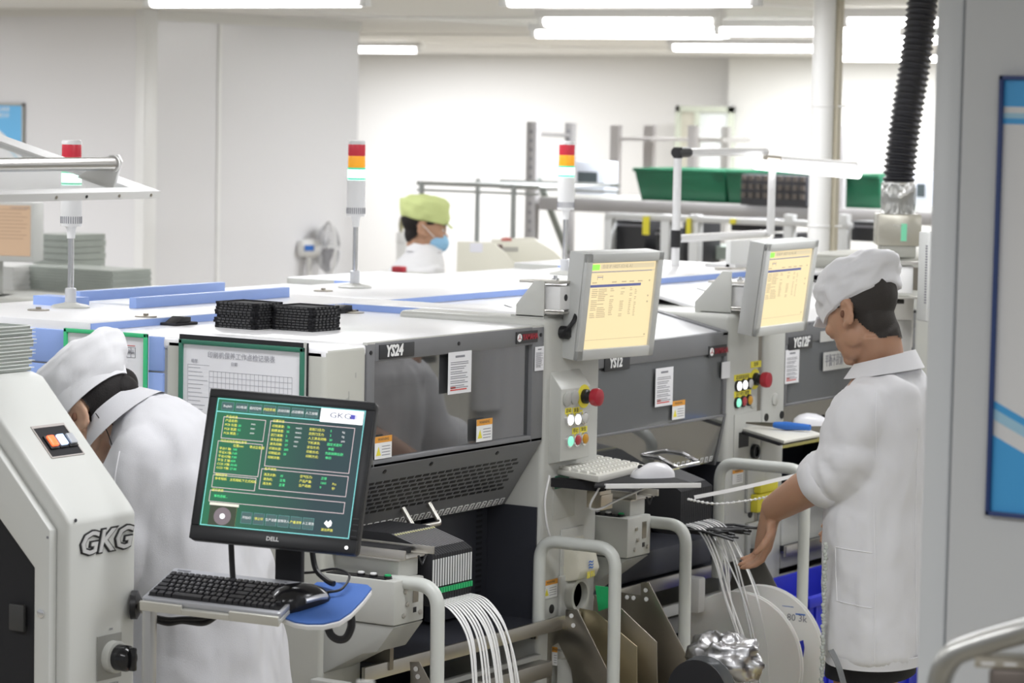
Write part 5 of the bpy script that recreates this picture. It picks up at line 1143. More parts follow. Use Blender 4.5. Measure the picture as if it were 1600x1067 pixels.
# cables
def cable(label, pts, r=.0055, name='cable'): o = obj(name, MB().tube(bez(pts, 8), r, 8), black); return tag(o, label, 'cable')
cable('black cable hanging straight down behind the keyboard from the black monitor', [(4.7384,3.6388,1.1058), (4.7372,3.6358,1.0734), (4.736,3.6309,1.0279)], .006)
cable('black cable curving from the black monitor down to the blue mouse mat', [(4.8254,3.4974,1.087), (4.8274,3.4886,1.0507), (4.8225,3.4558,1.031), (4.821,3.4387,1.0277)], .006)
cable('thick black cable loop hanging below the blue mouse mat', [(4.8437,3.4124,0.9672), (4.8429,3.4097,0.9413), (4.836,3.4171,0.9177), (4.8268,3.4312,0.9135), (4.8192,3.4451,0.9249), (4.8165,3.4532,0.9506)], .0085)
cable('upper black cable of the tied bundle under the silver keyboard', [(4.6582,3.7803,0.9458),(4.676,3.7511,0.9399),(4.6921,3.7257,0.9418),(4.7152,3.6892,0.944),(4.7311,3.6655,0.9549),(4.7426,3.6481,0.9606)], .0055)
cable('lower black cable of the tied bundle under the silver keyboard', [(4.6579,3.78,0.9406),(4.6755,3.7506,0.9321),(4.6918,3.7254,0.9366),(4.7146,3.6886,0.9335),(4.7308,3.6652,0.9497),(4.7426,3.6481,0.9606)], .0055)

# ------------------------------------------------------------------ background: racks, equipment, pipes
foilw = mat('bright_foil', (.86,.86,.85), .3, .75, bump=.3, bscale=30)
def upright(mb, x, y, z0, z1, w=.055, d=.045): mb.box(x-d/2, x+d/2, y-w/2, y+w/2, z0, z1)
rkm = mat('rack_grey', (.42,.41,.42), .45, .1); XS = 14.0
sr = thing('storage_rack', 'tall grey perforated storage rack holding green trays at the back', 'rack', (14.2, 7.6, 0))
for (px_, ztop_y, xx, w) in ((834,190,14.0,.07), (893,192,14.75,.06), (1314,205,14.0,.07), (964,197,15.4,.06), (1016,197,16.0,.06)):
    q = on_ = None
ups = (((14.0,8.6672,1.9161), .07), ((14.8,8.907,1.9087), .055), ((14.0,6.7789,1.9324), .07), ((14.8,6.8373,1.9352), .055))
for p, w in ups:
    mb = MB(); upright(mb, p[0], p[1], 0, p[2], w); o = obj('upright', mb, rkm, sr, .004)
    hs = MB()
    for k in range(24): z = .7+k*.05; hs.box(p[0]-.024, p[0]-.0215, p[1]-.008, p[1]+.008, z, z+.02) if z < p[2]-.02 else None
    stuff(obj('upright_holes', hs, inkg, o))
pL, pR = (14.0,8.6069,1.4971), (14.0,6.089,1.5341)
obj('beam', MB().box(13.975, 14.02, pR[1], pL[1], pL[2]-.07, pL[2]), rkm, sr, .003); obj('beam', MB().box(14.78, 14.82, pR[1], pL[1], pL[2]-.07, pL[2]), rkm, sr)
zs = pL[2]; obj('shelf_board', MB().box(13.98, 14.82, pR[1], pL[1], zs-.012, zs+.004), greyp, sr)
obj('diagonal_brace', MB().tube([(14.0,8.6259,1.5892), (14.8,8.9146,1.1476)], .02, 6), mat('green_grey_brace', (.30,.34,.33), .5), sr)
obj('cross_bar', MB().tube([(14.4,8.896,1.8445), (14.8,8.9051,1.8341)], .012, 6), rkm, sr)
sr2 = thing('storage_rack', 'further pale upright rack frame behind the green trays', 'rack', (16, 7.8, 0))
for p, w in (((16.0,9.2966,1.8918), .06), ((16.6,9.3923,1.8928), .07), ((16.0,8.7494,1.9028), .05)):
    mb = MB(); upright(mb, p[0], p[1], 0, p[2], w); obj('upright', mb, mat('pale_rack', (.62,.60,.61), .5), sr2)
obj('cross_bar', MB().box(16.0, 16.6, (16.0,9.051,1.8292)[1], (16.0,9.2949,1.8239)[1], (16.0,9.17,1.8186)[2]-.02, (16.0,9.17,1.8186)[2]), mat('pale_rack', (.6,.6,.6), .5), sr2)
wr2 = thing('white_rack', 'white shelf frame in front of the far green framed window', 'rack', (17, 7.5, 0))
for p in [(17.0,9.2817,1.8886),(17.0,9.0497,1.8933)]: mb = MB(); upright(mb, 17, p[1], 0, p[2], .055); obj('upright', mb, whitep, wr2)
a, b = (17.0,9.2894,1.8215), (17.0,9.0238,1.8108); obj('shelf_board', MB().box(16.9, 17.3, b[1], a[1], a[2]-.03, a[2]), whitep, wr2)
# green bins
def bin_(label, x0, TLp, TRp, BLp, BRp, depth):
    t = thing('storage_bin', label, 'bin', (x0, BLp[1], zs+.004), 'green bins on the storage rack'); zb = zs+.004; zt_ = TLp[2]
    def ring(dx, o, z, k): return [(x0+dx[0], TLp[1]*k+BLp[1]*(1-k)-o, z), (x0+dx[1], TLp[1]*k+BLp[1]*(1-k)-o, z), (x0+dx[1], TRp[1]*k+BRp[1]*(1-k)+o, z), (x0+dx[0], TRp[1]*k+BRp[1]*(1-k)+o, z)]
    mb = MB().loft([ring((.03, depth-.03), 0, zb, 0), ring((0, depth), 0, zt_, 1), ring((.015, depth-.015), .015, zt_, 1), ring((.04, depth-.04), .015, zb+.015, 0)])
    obj('bin_shell', mb, mgreen, t, .003); mb = MB()
    y0, y1 = ring((0,depth),0,zt_,1)[2][1], TLp[1]
    mb.box(x0-.012, x0+.0, y1-.0, y1, zt_-.03, zt_) if False else mb.box(x0-.014, x0+.002, min(y0,y1), max(y0,y1), zt_-.02, zt_)
    obj('bin_rim', mb, mgreen, t, .003); return t
bin_('long green bin, leftmost on the rack beam', 14.03, (14.0,8.0356,1.6768), (14.0,7.4732,1.6786), (14.0,7.9996,1.5346), (14.0,7.4767,1.5274), .5)
bin_('green bin behind the black tray crate on the rack', 14.03, (14.0,7.4654,1.6789), (14.0,6.9612,1.6795), (14.0,7.4572,1.5281), (14.0,6.9715,1.5239), .5)
bin_('green bin right of the white pipe on the rack', 14.05, (14.0,6.7969,1.6775), (14.0,6.5691,1.6973), (14.0,6.7846,1.5235), (14.0,6.5711,1.5308), .5)
cr = thing('tray_crate', 'black slotted crate of small trays at the front edge of the rack beam', 'crate', (13.9,7.1168,1.5139))
a, b = (13.9,7.304,1.6638), (13.9,6.9141,1.5208)
obj('crate_body', MB().box(13.90, 14.02, b[1], a[1], zs+.004, a[2]), mat('crate_dark', (.05,.05,.06), .6), cr, .004)
for i in range(9):
    for j in range(3):
        y = b[1]+(a[1]-b[1])*(i+.5)/9; z = zs+.03+(a[2]-zs-.03)*(j+.3)/3; obj('compartment', MB().box(13.886, 13.9005, y-.012, y+.012, z, z+.028), mat('compartment_brown', (.14,.12,.11), .6), cr)
def panelbox(label, TLp, BRp, SL, SR, x):
    t = thing('control_box', label, 'control box', (x, (TLp[1]+BRp[1])/2, BRp[2])); f = Fr((x,0,0), (0,-1,0), (0,0,1), (-1,0,0))
    obj('box_shell', MB().frect(f, TLp, BRp, -.15, 0), mat('bluish_white', (.66,.70,.80), .4), t, .006); obj('display', MB().frect(f, SL, SR, 0, .004), mat('dark_display', (.08,.10,.11), .2), t)
panelbox('bluish white box with a dark display behind the last signal tower', (14.1,8.4473,1.7039), (14.1,8.2606,1.5176), (14.1,8.4333,1.6438), (14.1,8.3072,1.5693), 14.1)
panelbox('bluish white box with a dark display beside the black hose', (14.1,6.4333,1.7003), (14.1,6.29,1.5253), (14.1,6.3768,1.6388), (14.1,6.3311,1.5704), 14.1)
# aluminium frames with black boxes below the beam
af = thing('aluminium_frame', 'pale aluminium profile frame with black boxes under the rack beam', 'rack', (13, 7.0, 0)); am = mat('alu_profile', (.62,.63,.64), .4, .3); XA2 = 13.0
for p, w in zip([(13.0,7.5758,1.4585),(13.0,7.2434,1.4705),(13.0,7.0783,1.4764),(13.0,6.5522,1.4954),(13.0,6.2571,1.506)], (.045,.05,.055,.05,.05)): mb = MB(); upright(mb, 13, p[1], 0, p[2], w, .05); obj('upright', mb, am, af, .003)
a, b = (13.0,7.5912,1.4678), (13.0,6.2223,1.4917); obj('top_rail', MB().box(12.97, 13.03, b[1], a[1], a[2]-.03, a[2]), am, af, .003)
for p in [(13.0,7.2758,1.437)]: mb = MB(); upright(mb, 13.02, p[1], 0, p[2], .02, .02); obj('thin_post', mb, am, af)
for i, (l, q0, q1) in enumerate((('black box in the aluminium frame, leftmost', (958,344), (1006,420)), ('narrow black box behind the thin aluminium post', (1024,357), (1036,420)), ('black box in the aluminium frame right of the white tube frame', (1143,342), (1196,362)))):
    pass
def blackbox(label, a, b):
    t = thing('black_box', label, 'box', (13.1, (a[1]+b[1])/2, b[2]), 'black boxes in the aluminium frame'); obj('box_body', MB().box(13.05, 13.35, b[1], a[1], b[2], a[2]), mat('box_black', (.018,.018,.022), .5), t, .004)
    obj('box_lip', MB().box(13.04, 13.05, b[1], a[1], a[2]-.03, a[2]-.02), inkg, t)
blackbox('black box hanging in the aluminium frame, leftmost and largest', (13.05,7.5891,1.4308), (13.05,7.3971,1.154))
blackbox('narrow black box left of the white tube frame post', (13.05,7.3362,1.3946), (13.05,7.2889,1.1591)); blackbox('dark slot box right of the white tube frame post', (13.05,7.1783,1.4492), (13.05,7.1227,1.167))
blackbox('low black box between the two white tube frame posts', (13.05,6.9086,1.4623), (13.05,6.7094,1.3997)); blackbox('small dark box left of the white pipe', (13.05,6.6666,1.3982), (13.05,6.5945,1.3567)); blackbox('black box between the white pipe and the foil duct', (13.05,6.2457,1.4742), (13.05,6.1192,1.3762))
for l, a, b in (('yellow hang tag left of the white tube frame', (12.96,7.3614,1.4574), (12.96,7.3255,1.3649)), ('yellow hang tag right of the white tube frame post', (12.96,7.1106,1.4569), (12.96,7.0865,1.3776)), ('small yellow tag above the low black box', (12.96,6.8645,1.4627), (12.96,6.8351,1.4384))):
    o = obj('yellow_tag', MB().box(12.955, 12.965, b[1], a[1], b[2], a[2]), mat('tag_yellow', (.80,.72,.05), .6)); tag(o, l, 'tag')
o = obj('clear_tray_stack', MB().box(13.3,13.6,(13.3,7.0587,1.2978)[1],(13.3,7.2144,1.2913)[1],(13.3,7.1906,1.2397)[2],(13.3,7.1924,1.3053)[2]), mat('grey_green_plastic',(.40,.46,.42),.3)); tag(o, 'grey green plastic stack low in the aluminium frame', 'box')
# white tube frame with lamps on the third machine
tf = thing('tube_frame', 'white tube stand with black joints and lit lamp on the roof of the YG12F machine', 'frame', (8.996, 4.977, ZH))
b0 = V((8.996, 4.977, ZH)); tm = mat('white_tube_gloss', (.85,.85,.86), .25)
zt1 = (8.996,4.9877,1.8506)[2]; zb1 = (8.996,4.9795,1.5499)[2]
obj('post', MB().tube([b0, (b0.x, b0.y, zt1)], .0145, 16), tm, tf)
xr1, xr2 = (9.6587,4.977,1.8443)[0], (9.6968,4.977,1.5377)[0]
obj('top_tube', MB().tube([(b0.x+.07, b0.y, zt1), (xr1, b0.y, zt1)], .0145, 16), tm, tf); obj('tube_cap', MB().lathe([(.014,0),(.014,.002),(0,.002)], (xr1, b0.y, zt1), (1,0,0), 16), mat('tube_inside',(.10,.10,.11),.6), tf)
obj('corner_joint', MB().tube([(b0.x-.018, b0.y, zt1), (b0.x+.075, b0.y, zt1)], .018, 14).tube([(b0.x, b0.y, zt1-.02), (b0.x, b0.y, zt1+.018)], .0165, 14), black, tf)
obj('lower_joint', MB().tube([(b0.x, b0.y, zb1-.03), (b0.x, b0.y, zb1+.03)], .018, 14), black, tf)
obj('lower_tube', MB().tube([(b0.x+.015, b0.y, zb1), (xr2, b0.y, zb1)], .0145, 16), tm, tf)
c0, c1 = V((9.6574,4.977,1.7786)), V((9.6754,4.977,1.5525)); obj('post', MB().tube([(c0.x, b0.y-.03, zb1-.0), (c0.x, b0.y-.03, c0.z)], .0145, 16), tm, tf)
l0, l1 = V((9.4993,4.93,1.8067)), V((10.3458,4.93,1.7643))
obj('lamp_bar', MB().tube([l0, l1], .018, 16), led_em, tf, label='lit lamp bar')
u0, u1 = V((9.7205,4.95,1.8212)), V((10.3569,4.95,1.7983)); obj('top_tube', MB().tube([u0, u1], .0145, 16), tm, tf); obj('tube_cap', MB().lathe([(.0148,0),(.0148,.002),(0,.002)], u1, u1-u0, 16), mat('tube_inside',(.10,.10,.11),.6), tf); obj('joint_bracket', MB().tube([V((9.6071,4.95,1.8311)), V((9.7202,4.95,1.826))], .010, 8), dsteel, tf)
o = thing('white_cover', 'blank white glossy panel standing behind the second cream monitor', 'panel', (9.1259,4.78,1.4224)); a, b = (9.0334,4.78,1.5503), (9.3318,4.78,1.4008); obj('panel', MB().box(a[0], b[0], 4.78, 4.80, ZH, a[2]), mat('bright_white_panel', (.90,.91,.90), .4), o, .003); obj('panel_foot', MB().box(a[0], b[0], 4.76, 4.88, ZH, ZH+.012), whitep, o)
tr = thing('wire_tray', 'flat metal bracket lying on the roof left of the second cream monitor', 'bracket', (8.8961,4.7214,1.445)); w0 = (8.9706,4.8036,1.445); w1 = (8.9441,4.6358,1.445)
obj('wire_frame', MB().tube([V(w0)+V((0,0,.01)), V(w1)+V((0,0,.01))], .006, 6).tube([V((8.8797,4.755,1.455)), V((9.0686,4.7009,1.455))], .006, 6).tube([V(w1)+V((0,0,.01)), V((9.0686,4.7009,1.455))], .006, 6), steel, tr)
# white vertical pipe
pp0 = V((11.1267,5.4729,1.9339)); pi = thing('white_pipe', 'white vertical pipe from ceiling to floor behind the second cream monitor', 'pipe', (pp0.x, pp0.y, 0))
obj('pipe', MB().tube([(pp0.x, pp0.y, 0), (pp0.x, pp0.y, 2.47)], .0475, 24), mat('pvc_white', (.86,.86,.86), .3), pi)
obj('pipe_conduit', MB().box(pp0.x+.02, pp0.x+.055, pp0.y-.062, pp0.y-.034, 0, 2.47), mat('beige_conduit', (.52,.48,.38), .5), pi)
for z in (2.02, 1.52): obj('pipe_tie', MB().lathe([(.049,0),(.051,.004),(.049,.008)], (pp0.x, pp0.y, z), (0,0,1), 24, ), whitep, pi); obj('tie_end', MB().tube([(pp0.x+.03, pp0.y-.05, z+.004), (pp0.x+.01, pp0.y-.10, z+.008)], .004, 6), whitep, pi)
# black corrugated hose with foil connector
hp = bez([(9.456,4.261,2.527), (9.4389,4.2682,2.394), (9.4145,4.2771,2.1947), (9.383,4.294,1.973), (9.3632,4.3015,1.8135), (9.3568,4.3011,1.7427)], 26)
ho = thing('exhaust_hose', 'black corrugated exhaust hose descending from the ceiling into a foil wrapped collar', 'hose', hp[-1])
top_ = V(hp[0]); dirn = (V(hp[0])-V(hp[6])).normalized(); 
while top_.z < 2.475: top_ = top_+dirn*.01; hp = [top_.copy()]+list(hp)
ns = []; L = 0
pts = []; 
for i in range(len(hp)-1):
    a, b = V(hp[i]), V(hp[i+1]); n_ = max(2, int((b-a).length/.004))
    for k in range(n_): pts.append(a+(b-a)*k/n_)
rad = []; s_ = 0
for i, p in enumerate(pts):
    if i: s_ += (p-pts[i-1]).length
    rad.append(.052+.0048*math.sin(2*math.pi*s_/.021))
obj('hose_body', MB().tube(pts, rad, 22), rubber, ho, smooth=80)
fc = V(hp[-1]); fo = MB()
r_ = [(.058,.02),(.058,-.02),(.052,-.055),(.056,-.085),(.068,-.105),(.072,-.125)]
fo.lathe(r_, fc, (0,0,1), 40, cap=False); me = fo.mesh('foil_collar', 0, 60)
bm = bmesh.new(); bm.from_mesh(me); bmesh.ops.subdivide_edges(bm, edges=bm.edges[:], cuts=3, use_grid_fill=True); bm.to_mesh(me); bm.free()
for v in me.vertices: d = V((v.co.x-fc.x, v.co.y-fc.y, 0)).normalized(); v.co += d*(noise.noise(v.co*30)*.010+noise.noise(v.co*70)*.004); v.co.z += noise.noise(v.co*25+V((9,9,9)))*.008
me.polygons.foreach_set('use_smooth', [True]*len(me.polygons)); put('foil_collar', me, foilw, ho)
obj('foil_jacket', MB().lathe([(.056,-.10),(.062,-.05),(.060,.0),(.054,.025)], fc, (0,0,1), 30, cap=False), glassy('plastic_wrap', (.9,.9,.88), .35, .12), ho)
bx_ = Fr(fc+V((0,0,-.15)), (.53,-.85,0), (0,0,1)); obj('duct_box', MB().fbox(bx_, -.075, .075, -.048+.0, .062, -.07, .07), mat('satin_duct', (.55,.53,.46), .25, .5), ho, .006); obj('duct_light_gap', MB().fbox(bx_, .004, .024, -.03, .03, .07, .0705), mat('green_gap_glow', (.2,.6,.4), .4, emit=(.12,.55,.3), es=.25), ho)  # green glow put into the gap strip's colour, not an indicator lamp
# support slab below the duct
dz = fc.z-.15-.048; obj('duct_foot', MB().fbox(bx_, -.06, .06, (1.505-fc.z+.15), -.047, -.06, .06), cream, ho, .004)
# wire rack behind the seated worker
wk = thing('wire_rack', 'grey wire rack frame behind the worker in the green cap', 'rack', (12.3, 9.0, 0)); wm = mat('wire_grey', (.36,.38,.38), .4, .5)
qa, qb, qc = (12.6,8.4793,1.6056), (12.6,7.8084,1.6161), (13.3,8.5779,1.5949)
zw = qa[2]
for q in ((12.6,8.4714,1.6059), (13.4,8.6424,1.5918), (12.6,7.9112,1.6227)): obj('post', MB().tube([(q[0], q[1], 0), (q[0], q[1], zw)], .014, 10), wm, wk)
for x in (12.6, 13.4):
    for dz_, r_w in ((.01,.010),(.045,.006)): obj('top_bar', MB().tube([(x, qb[1]-.05, zw-dz_), (x, qa[1]+.02, zw-dz_)], r_w, 8), wm, wk)
mb = MB()
for k in range(22): y = qb[1]+(qa[1]-qb[1])*k/21; mb.tube([(12.6, y, zw-.012), (13.4, y, zw-.012)], .003, 5)
obj('shelf_wires', mb, wm, wk)
# pedestal fan
fcn = V((13.6,9.7887,1.1736)); ax = V((.75,-.64,.0)).normalized(); fn = thing('pedestal_fan', 'white pedestal fan beside the grey partition end', 'fan', ((fcn-ax*.1).x, (fcn-ax*.1).y, 0))
mb = MB(); q1 = ax.orthogonal().normalized(); q2 = ax.cross(q1)
for k in range(36):
    a = 2*math.pi*k/36; d = q1*math.cos(a)+q2*math.sin(a)
    mb.tube(bez([fcn+ax*.07+d*.02, fcn+ax*.055+d*.10, fcn+ax*.02+d*.148], 3), .0018, 4); mb.tube(bez([fcn-ax*.05+d*.05, fcn-ax*.03+d*.11, fcn+ax*.01+d*.148], 3), .0018, 4)
obj('guard', mb, mat('guard_grey', (.60,.60,.62), .4, .3), fn); obj('guard_ring', MB().tube([fcn+ax*.015+(q1*math.cos(a)+q2*math.sin(a))*.15 for a in [2*math.pi*k/40 for k in range(41)]], .006, 6), whitep, fn)
bl = mat('blade_grey', (.45,.45,.48), .3)
for k in range(5):
    a = 2*math.pi*k/5; pth = []; mb = MB()
    def bp_(r, t, o): d = q1*math.cos(a+t)+q2*math.sin(a+t); return fcn+d*r+ax*o
    g4 = [[bp_(r, t0_, o) for r in (.02,.06,.10,.135)] for t0_, o in ((-.05,.012),(.35,.0),(.75,-.018))]
    vs = [p for row in g4 for p in row]; fs = [(i*4+j, i*4+j+1, (i+1)*4+j+1, (i+1)*4+j) for i in range(2) for j in range(3)]
    mb.add(vs, fs); mb.add([p+ax*.002 for p in vs], [f[::-1] for f in fs]); obj('blade', mb, bl, fn)
obj('motor_housing', MB().lathe([(.03,-.17),(.05,-.15),(.055,-.08),(.045,-.04),(.02,-.03)], fcn, ax, 20), whitep, fn); obj('hub', MB().lathe([(.025,0),(.025,.03),(.01,.035)], fcn, ax, 16), whitep, fn)
sd = ax.cross(V((0,0,1))).normalized(); fm_ = Fr(fcn-ax*.115, -ax if False else V((ax.y*-1*-1, 0, 0)) if False else (-sd*0+ax), (0,0,1), -sd if (-sd).dot(V((-.85,-.53,0))) > 0 else sd)
obj('motor_label', MB().fbox(fm_, -.025, .03, -.012, .02, .055, .056), blueplastic, fn); obj('stand_pole', MB().tube([(fcn-ax*.1)-V((0,0,.04)), ((fcn-ax*.1).x, (fcn-ax*.1).y, .03)], .016, 10), whitep, fn); obj('stand_base', MB().lathe([(.2,0),(.2,.02),(.05,.04)], ((fcn-ax*.1).x, (fcn-ax*.1).y, 0), (0,0,1), 28), whitep, fn)
# equipment in front of the seated worker
cw = mat('pale_cream_gear', (.66,.645,.56), .45)
f_ = Fr((10.8516,6.9469,1.2872), (.56,-.83,0), (0,0,1)); ge = thing('bench_machine', 'pale cream bench machine in front of the worker in the green cap', 'machine', (V((10.9113,6.852,1.2894)).x, V((10.9113,6.852,1.2894)).y, 0))
obj('front_body', MB().fprism(f_, [(-.13,-1.0+.0),(-.13,.118),(.03,.118),(.085,.07),(.12,.03),(.33,.03),(.33,-1.0)], -.0, .06), cw, ge, .004)
obj('rear_body', MB().fprism(f_, [(.02,.0),(.03,.112),(.22,.125),(.30,.08),(.42,-.03),(.42,-.1),(.02,-.1)], -.4, -.06), cw, ge, .006); obj('rear_louvre', MB().fbox(f_, .07, .14, .075, .095, -.0605, -.058), mat('gear_grey',(.40,.39,.36),.5), ge); obj('red_cap', MB().lathe([(.025,0),(.022,.012),(0,.016)], f_.p(.09,.118,-.15), (0,0,1), 16), mat('dull_red', (.45,.14,.12), .5), ge); obj('pale_sticker', MB().fbox(f_, -.075, -.02, .075, .115, .06, .061), mat('lilac_white', (.74,.74,.82), .5), ge)
obj('dark_gap', MB().fbox(f_, .04, .07, .085, .105, -.0605, -.055), mat('brown_gap', (.16,.10,.09), .6), ge)
zmin = min(v.co.z for c in ge.children for v in c.data.vertices)
obj('bench_leg', MB().fbox(f_, -.12, .40, -f_.O.z, -.95, -.3, .05), cw, ge) if f_.O.z > 1.0 else None
rb = obj('red_block', MB().box(*(lambda p: (p[0]-.02, p[0]+.02, p[1]-.03, p[1]+.025, p[2]-.012, p[2]+.014))((10.2341,6.99,1.3049))), red, None, .006); tag(rb, 'small red block beside the coat of the worker in the green cap', 'box')
sp_ = obj('stool_seat', MB().box(*(lambda p: (p[0]-.1, p[0]+.1, p[1]-.1, p[1]+.1, 0, p[2]-.012))((10.2341,6.99,1.3049))), greyp, None, .01); tag(sp_, 'grey side cabinet carrying the small red block, mostly hidden by the roofs', 'cabinet')
hk = thing('wall_hook', 'small dark plant like bundle hanging on the pale wall left of the green cap', 'wall hanging', (14.4688,9.8647,1.2886)); hf = Fr((14.4684,9.8642,1.2811), (.53,-.85,0), (0,0,1)); obj('stem_bundle', MB().tube([hf.p(-.006,-.04), hf.p(.0,.0), hf.p(.01,.045)], [.008,.02,.024], 8), mat('olive_dry', (.40,.38,.24), .8), hk); obj('holder', MB().fbox(hf, -.03, .03, -.11, -.04, -.03, .03), whitep, hk, .01)
bpz = obj('holder_post', MB().fbox(hf, -.03, .03, -hf.O.z, -.11, -.03, .03), whitep, hk)
# items at the far left: monitor and bins on a bench
lm = thing('line_monitor', 'old cream monitor with a brownish screen at the left edge under the hood', 'monitor', (8.6,7.6793,1.3354)); lf = Fr((8.6,7.746,1.4813), (.36,-.93,0), (0,0,1), (-.93,-.36,0))
pxm = 4600/(V((8.6,7.746,1.4813))-V((0,0,2))).length
w52, h45 = 54/pxm, 44/pxm
obj('housing', MB().fbox(lf, -.3, w52, -h45-.01, h45+.0, -.12, 0), mat('monitor_grey', (.56,.57,.56), .42), lm, .006); obj('screen', MB().fbox(lf, -.28, w52-.0115*1, -h45+.014, h45-.012, 0, .002), mat('brown_screen', (.3,.22,.16), .3, emit=(.62,.42,.27), es=.36), lm)
mb = MB(); rnd = random.Random(8)
for k in range(9): mb.fbox(lf, -.2, w52-.02-rnd.uniform(0,.03), h45-.03-.014*k, h45-.027-.014*k, .002, .0025)
obj('screen_rows', mb, mat('brown_text', (.25,.18,.13), .4, emit=(.40,.27,.18), es=.3), lm); texts('screen_title', [('1:PCB-1X2-A0071', lf, w52-.012, h45-.022, .008, 'RIGHT', {'c': .0028})], inkg, lm, .0002); obj('stand', MB().fbox(lf, -.1, -.02, -.30, -h45-.009, -.09, -.02), greyp, lm)
gp = mat('grey_green_stack', (.36,.39,.36), .3, vary=.12); 
lb = thing('work_bench', 'plain work bench behind the blue machine carrying grey stacks', 'bench', (9.0, 8.0, 0)); Xb = 9.0
zb_ = (9.0,7.7651,1.2272)[2]
def sb(q): return q[1]
obj('bench_top', MB().box(8.5, 9.6, 6.6, 9.4, zb_-.05, zb_), greyp, lb, .004)
for x in (8.55, 9.5):
    for y in (6.7, 9.3): obj('leg', MB().box(x, x+.05, y-.05, y, 0, zb_-.05), greyp, lb)
for l, a, b in (('wide grey green stack on the bench, lower front', (9.0,8.0229,1.3206), (9.0,7.5139,1.2372)), ('tall grey green stack on the bench next to the cream monitor', (9.25,8.1489,1.4386), (9.25,7.9611,1.2988)), ('white translucent stack at the left picture edge under the cream monitor', (8.9,8.2214,1.3204), (8.9,7.943,1.22))):
    t = thing('plastic_stack', l, 'stack', (a[0], (a[1]+b[1])/2, zb_)); n_ = 8; zt_ = a[2]
    for k in range(n_):
        z0_ = zb_+(zt_-zb_)*k/n_; obj('layer', MB().box(a[0], a[0]+.24, b[1]+.004*(k % 2), a[1]-.003*(k % 3), z0_, z0_+(zt_-zb_)/n_*.93), gp if 'white' not in l else mat('white_translucent', (.70,.70,.69), .4), t)
for o in (lm,): 
    obj('stand_foot', MB().fbox(lf, -.16, .02, zb_-lf.O.z, -.30, -.12, .05), greyp, lm)
# foreground bits along the lower edge
pth = [(3.5599,1.5577,1.137), (3.5676,1.5608,1.2385), (3.5598,1.5424,1.2847), (3.5585,1.5099,1.3057), (3.5486,1.418,1.3428), (3.4906,1.3274,1.3814)]
e0 = V(pth[0]); fg = thing('galvanised_handle', 'bent galvanised tube handle close to the camera at the lower right corner', 'handle', (e0.x, e0.y, 0)); obj('tube', MB().tube(bez([(e0.x, e0.y, 0), (e0.x, e0.y, .4)]+pth, 8), .0165, 18), galv, fg)
fa = Fr((3.5496,1.5029,1.2909), (.55,-.835,-.02), (0,0,1)); obj('angle_bracket', MB().fbox(fa, 0, .12, -.010, .004, 0, .003).fbox(fa, 0, .12, .002, .006, -.03, .003), mat('tan_zinc', (.50,.46,.38), .4, .6), fg, .0005); obj('bracket_slots', MB().fbox(fa, .008, .026, -.006, -.003, .003, .0035).fbox(fa, .038, .055, -.006, -.003, .003, .0035), white, fg); obj('lower_clamp', MB().fbox(fa, .022, .1, -.05, -.012, -.02, .0), mat('dark_zinc', (.20,.17,.15), .5, .6), fg, .006)
nb = thing('white_casing', 'blurred white casing corner close to the camera at the bottom edge', 'machine', (2.9, 1.5, 0)); q0 = V((3.3732,2.4281,1.1791)); 
cr_ = [(3.4276,2.4946,1.155), (3.5314,2.5188,1.155), (3.5752,2.5031,1.155), (3.6018,2.4284,1.155), (3.5925,2.3446,1.155), (3.4171,2.211,1.155), (3.1815,2.3103,1.155)]
obj('casing', slab(cr_, 0, 1.155), whitep, nb, .02, seg=3); obj('casing_seam', slab([(3.5013,2.4533,1.157), (3.5129,2.4305,1.157), (3.5005,2.423,1.157), (3.4889,2.4458,1.157)], 1.150, 1.1562), greyp, nb)
nb.location = nb.location

# things across the aisle (they show as reflections in the smoked windows)
opp = thing('opposite_cabinet', 'cream cabinet with dark slots across the aisle, seen mirrored in the first window', 'cabinet', (8.3, 1.8, 0)); obj('cabinet_body', MB().box(7.75, 8.85, 1.4, 2.2, 0, 1.50), mat('opp_cream', (.72,.70,.62), .5), opp, .01)
for k in range(6): obj('slot', MB().box(7.9, 8.2, 2.199, 2.203, 1.32-k*.075, 1.345-k*.075), black, opp); obj('slot', MB().box(8.38, 8.62, 2.199, 2.203, 1.32-k*.075, 1.345-k*.075), black, opp)

hc = thing('coat_rail', 'two white coats hanging across the aisle, seen mirrored in the first window', 'coat rack', (9.2, 2.15, 0))
obj('rail_bar', MB().tube([(8.95, 2.15, 1.55), (9.75, 2.15, 1.55)], .014, 8), steel, hc)
for x in (8.95, 9.75): obj('rail_post', MB().tube([(x, 2.15, 0), (x, 2.15, 1.55)], .014, 8), steel, hc)
for x in (9.15, 9.52):
    mb = MB(); rg = []
    for z, a, b in ((1.50,.05,.03),(1.46,.14,.06),(1.40,.17,.08),(1.1,.16,.08),(.7,.19,.10)): rg.append([(x+a*math.cos(2*math.pi*k/30), 2.15+(b+.02*math.sin(6*math.pi*k/15)*(1.5-z))*math.sin(2*math.pi*k/30), z) for k in range(30)])
    obj('hanging_coat', mb.loft(rg), cloth, hc)
    for s_ in (-1, 1): obj('coat_sleeve', MB().tube([(x+.13*s_, 2.16, 1.42), (x+.18*s_, 2.17, 1.2), (x+.17*s_, 2.18, .9)], [.07,.065,.055], 12), cloth, hc)

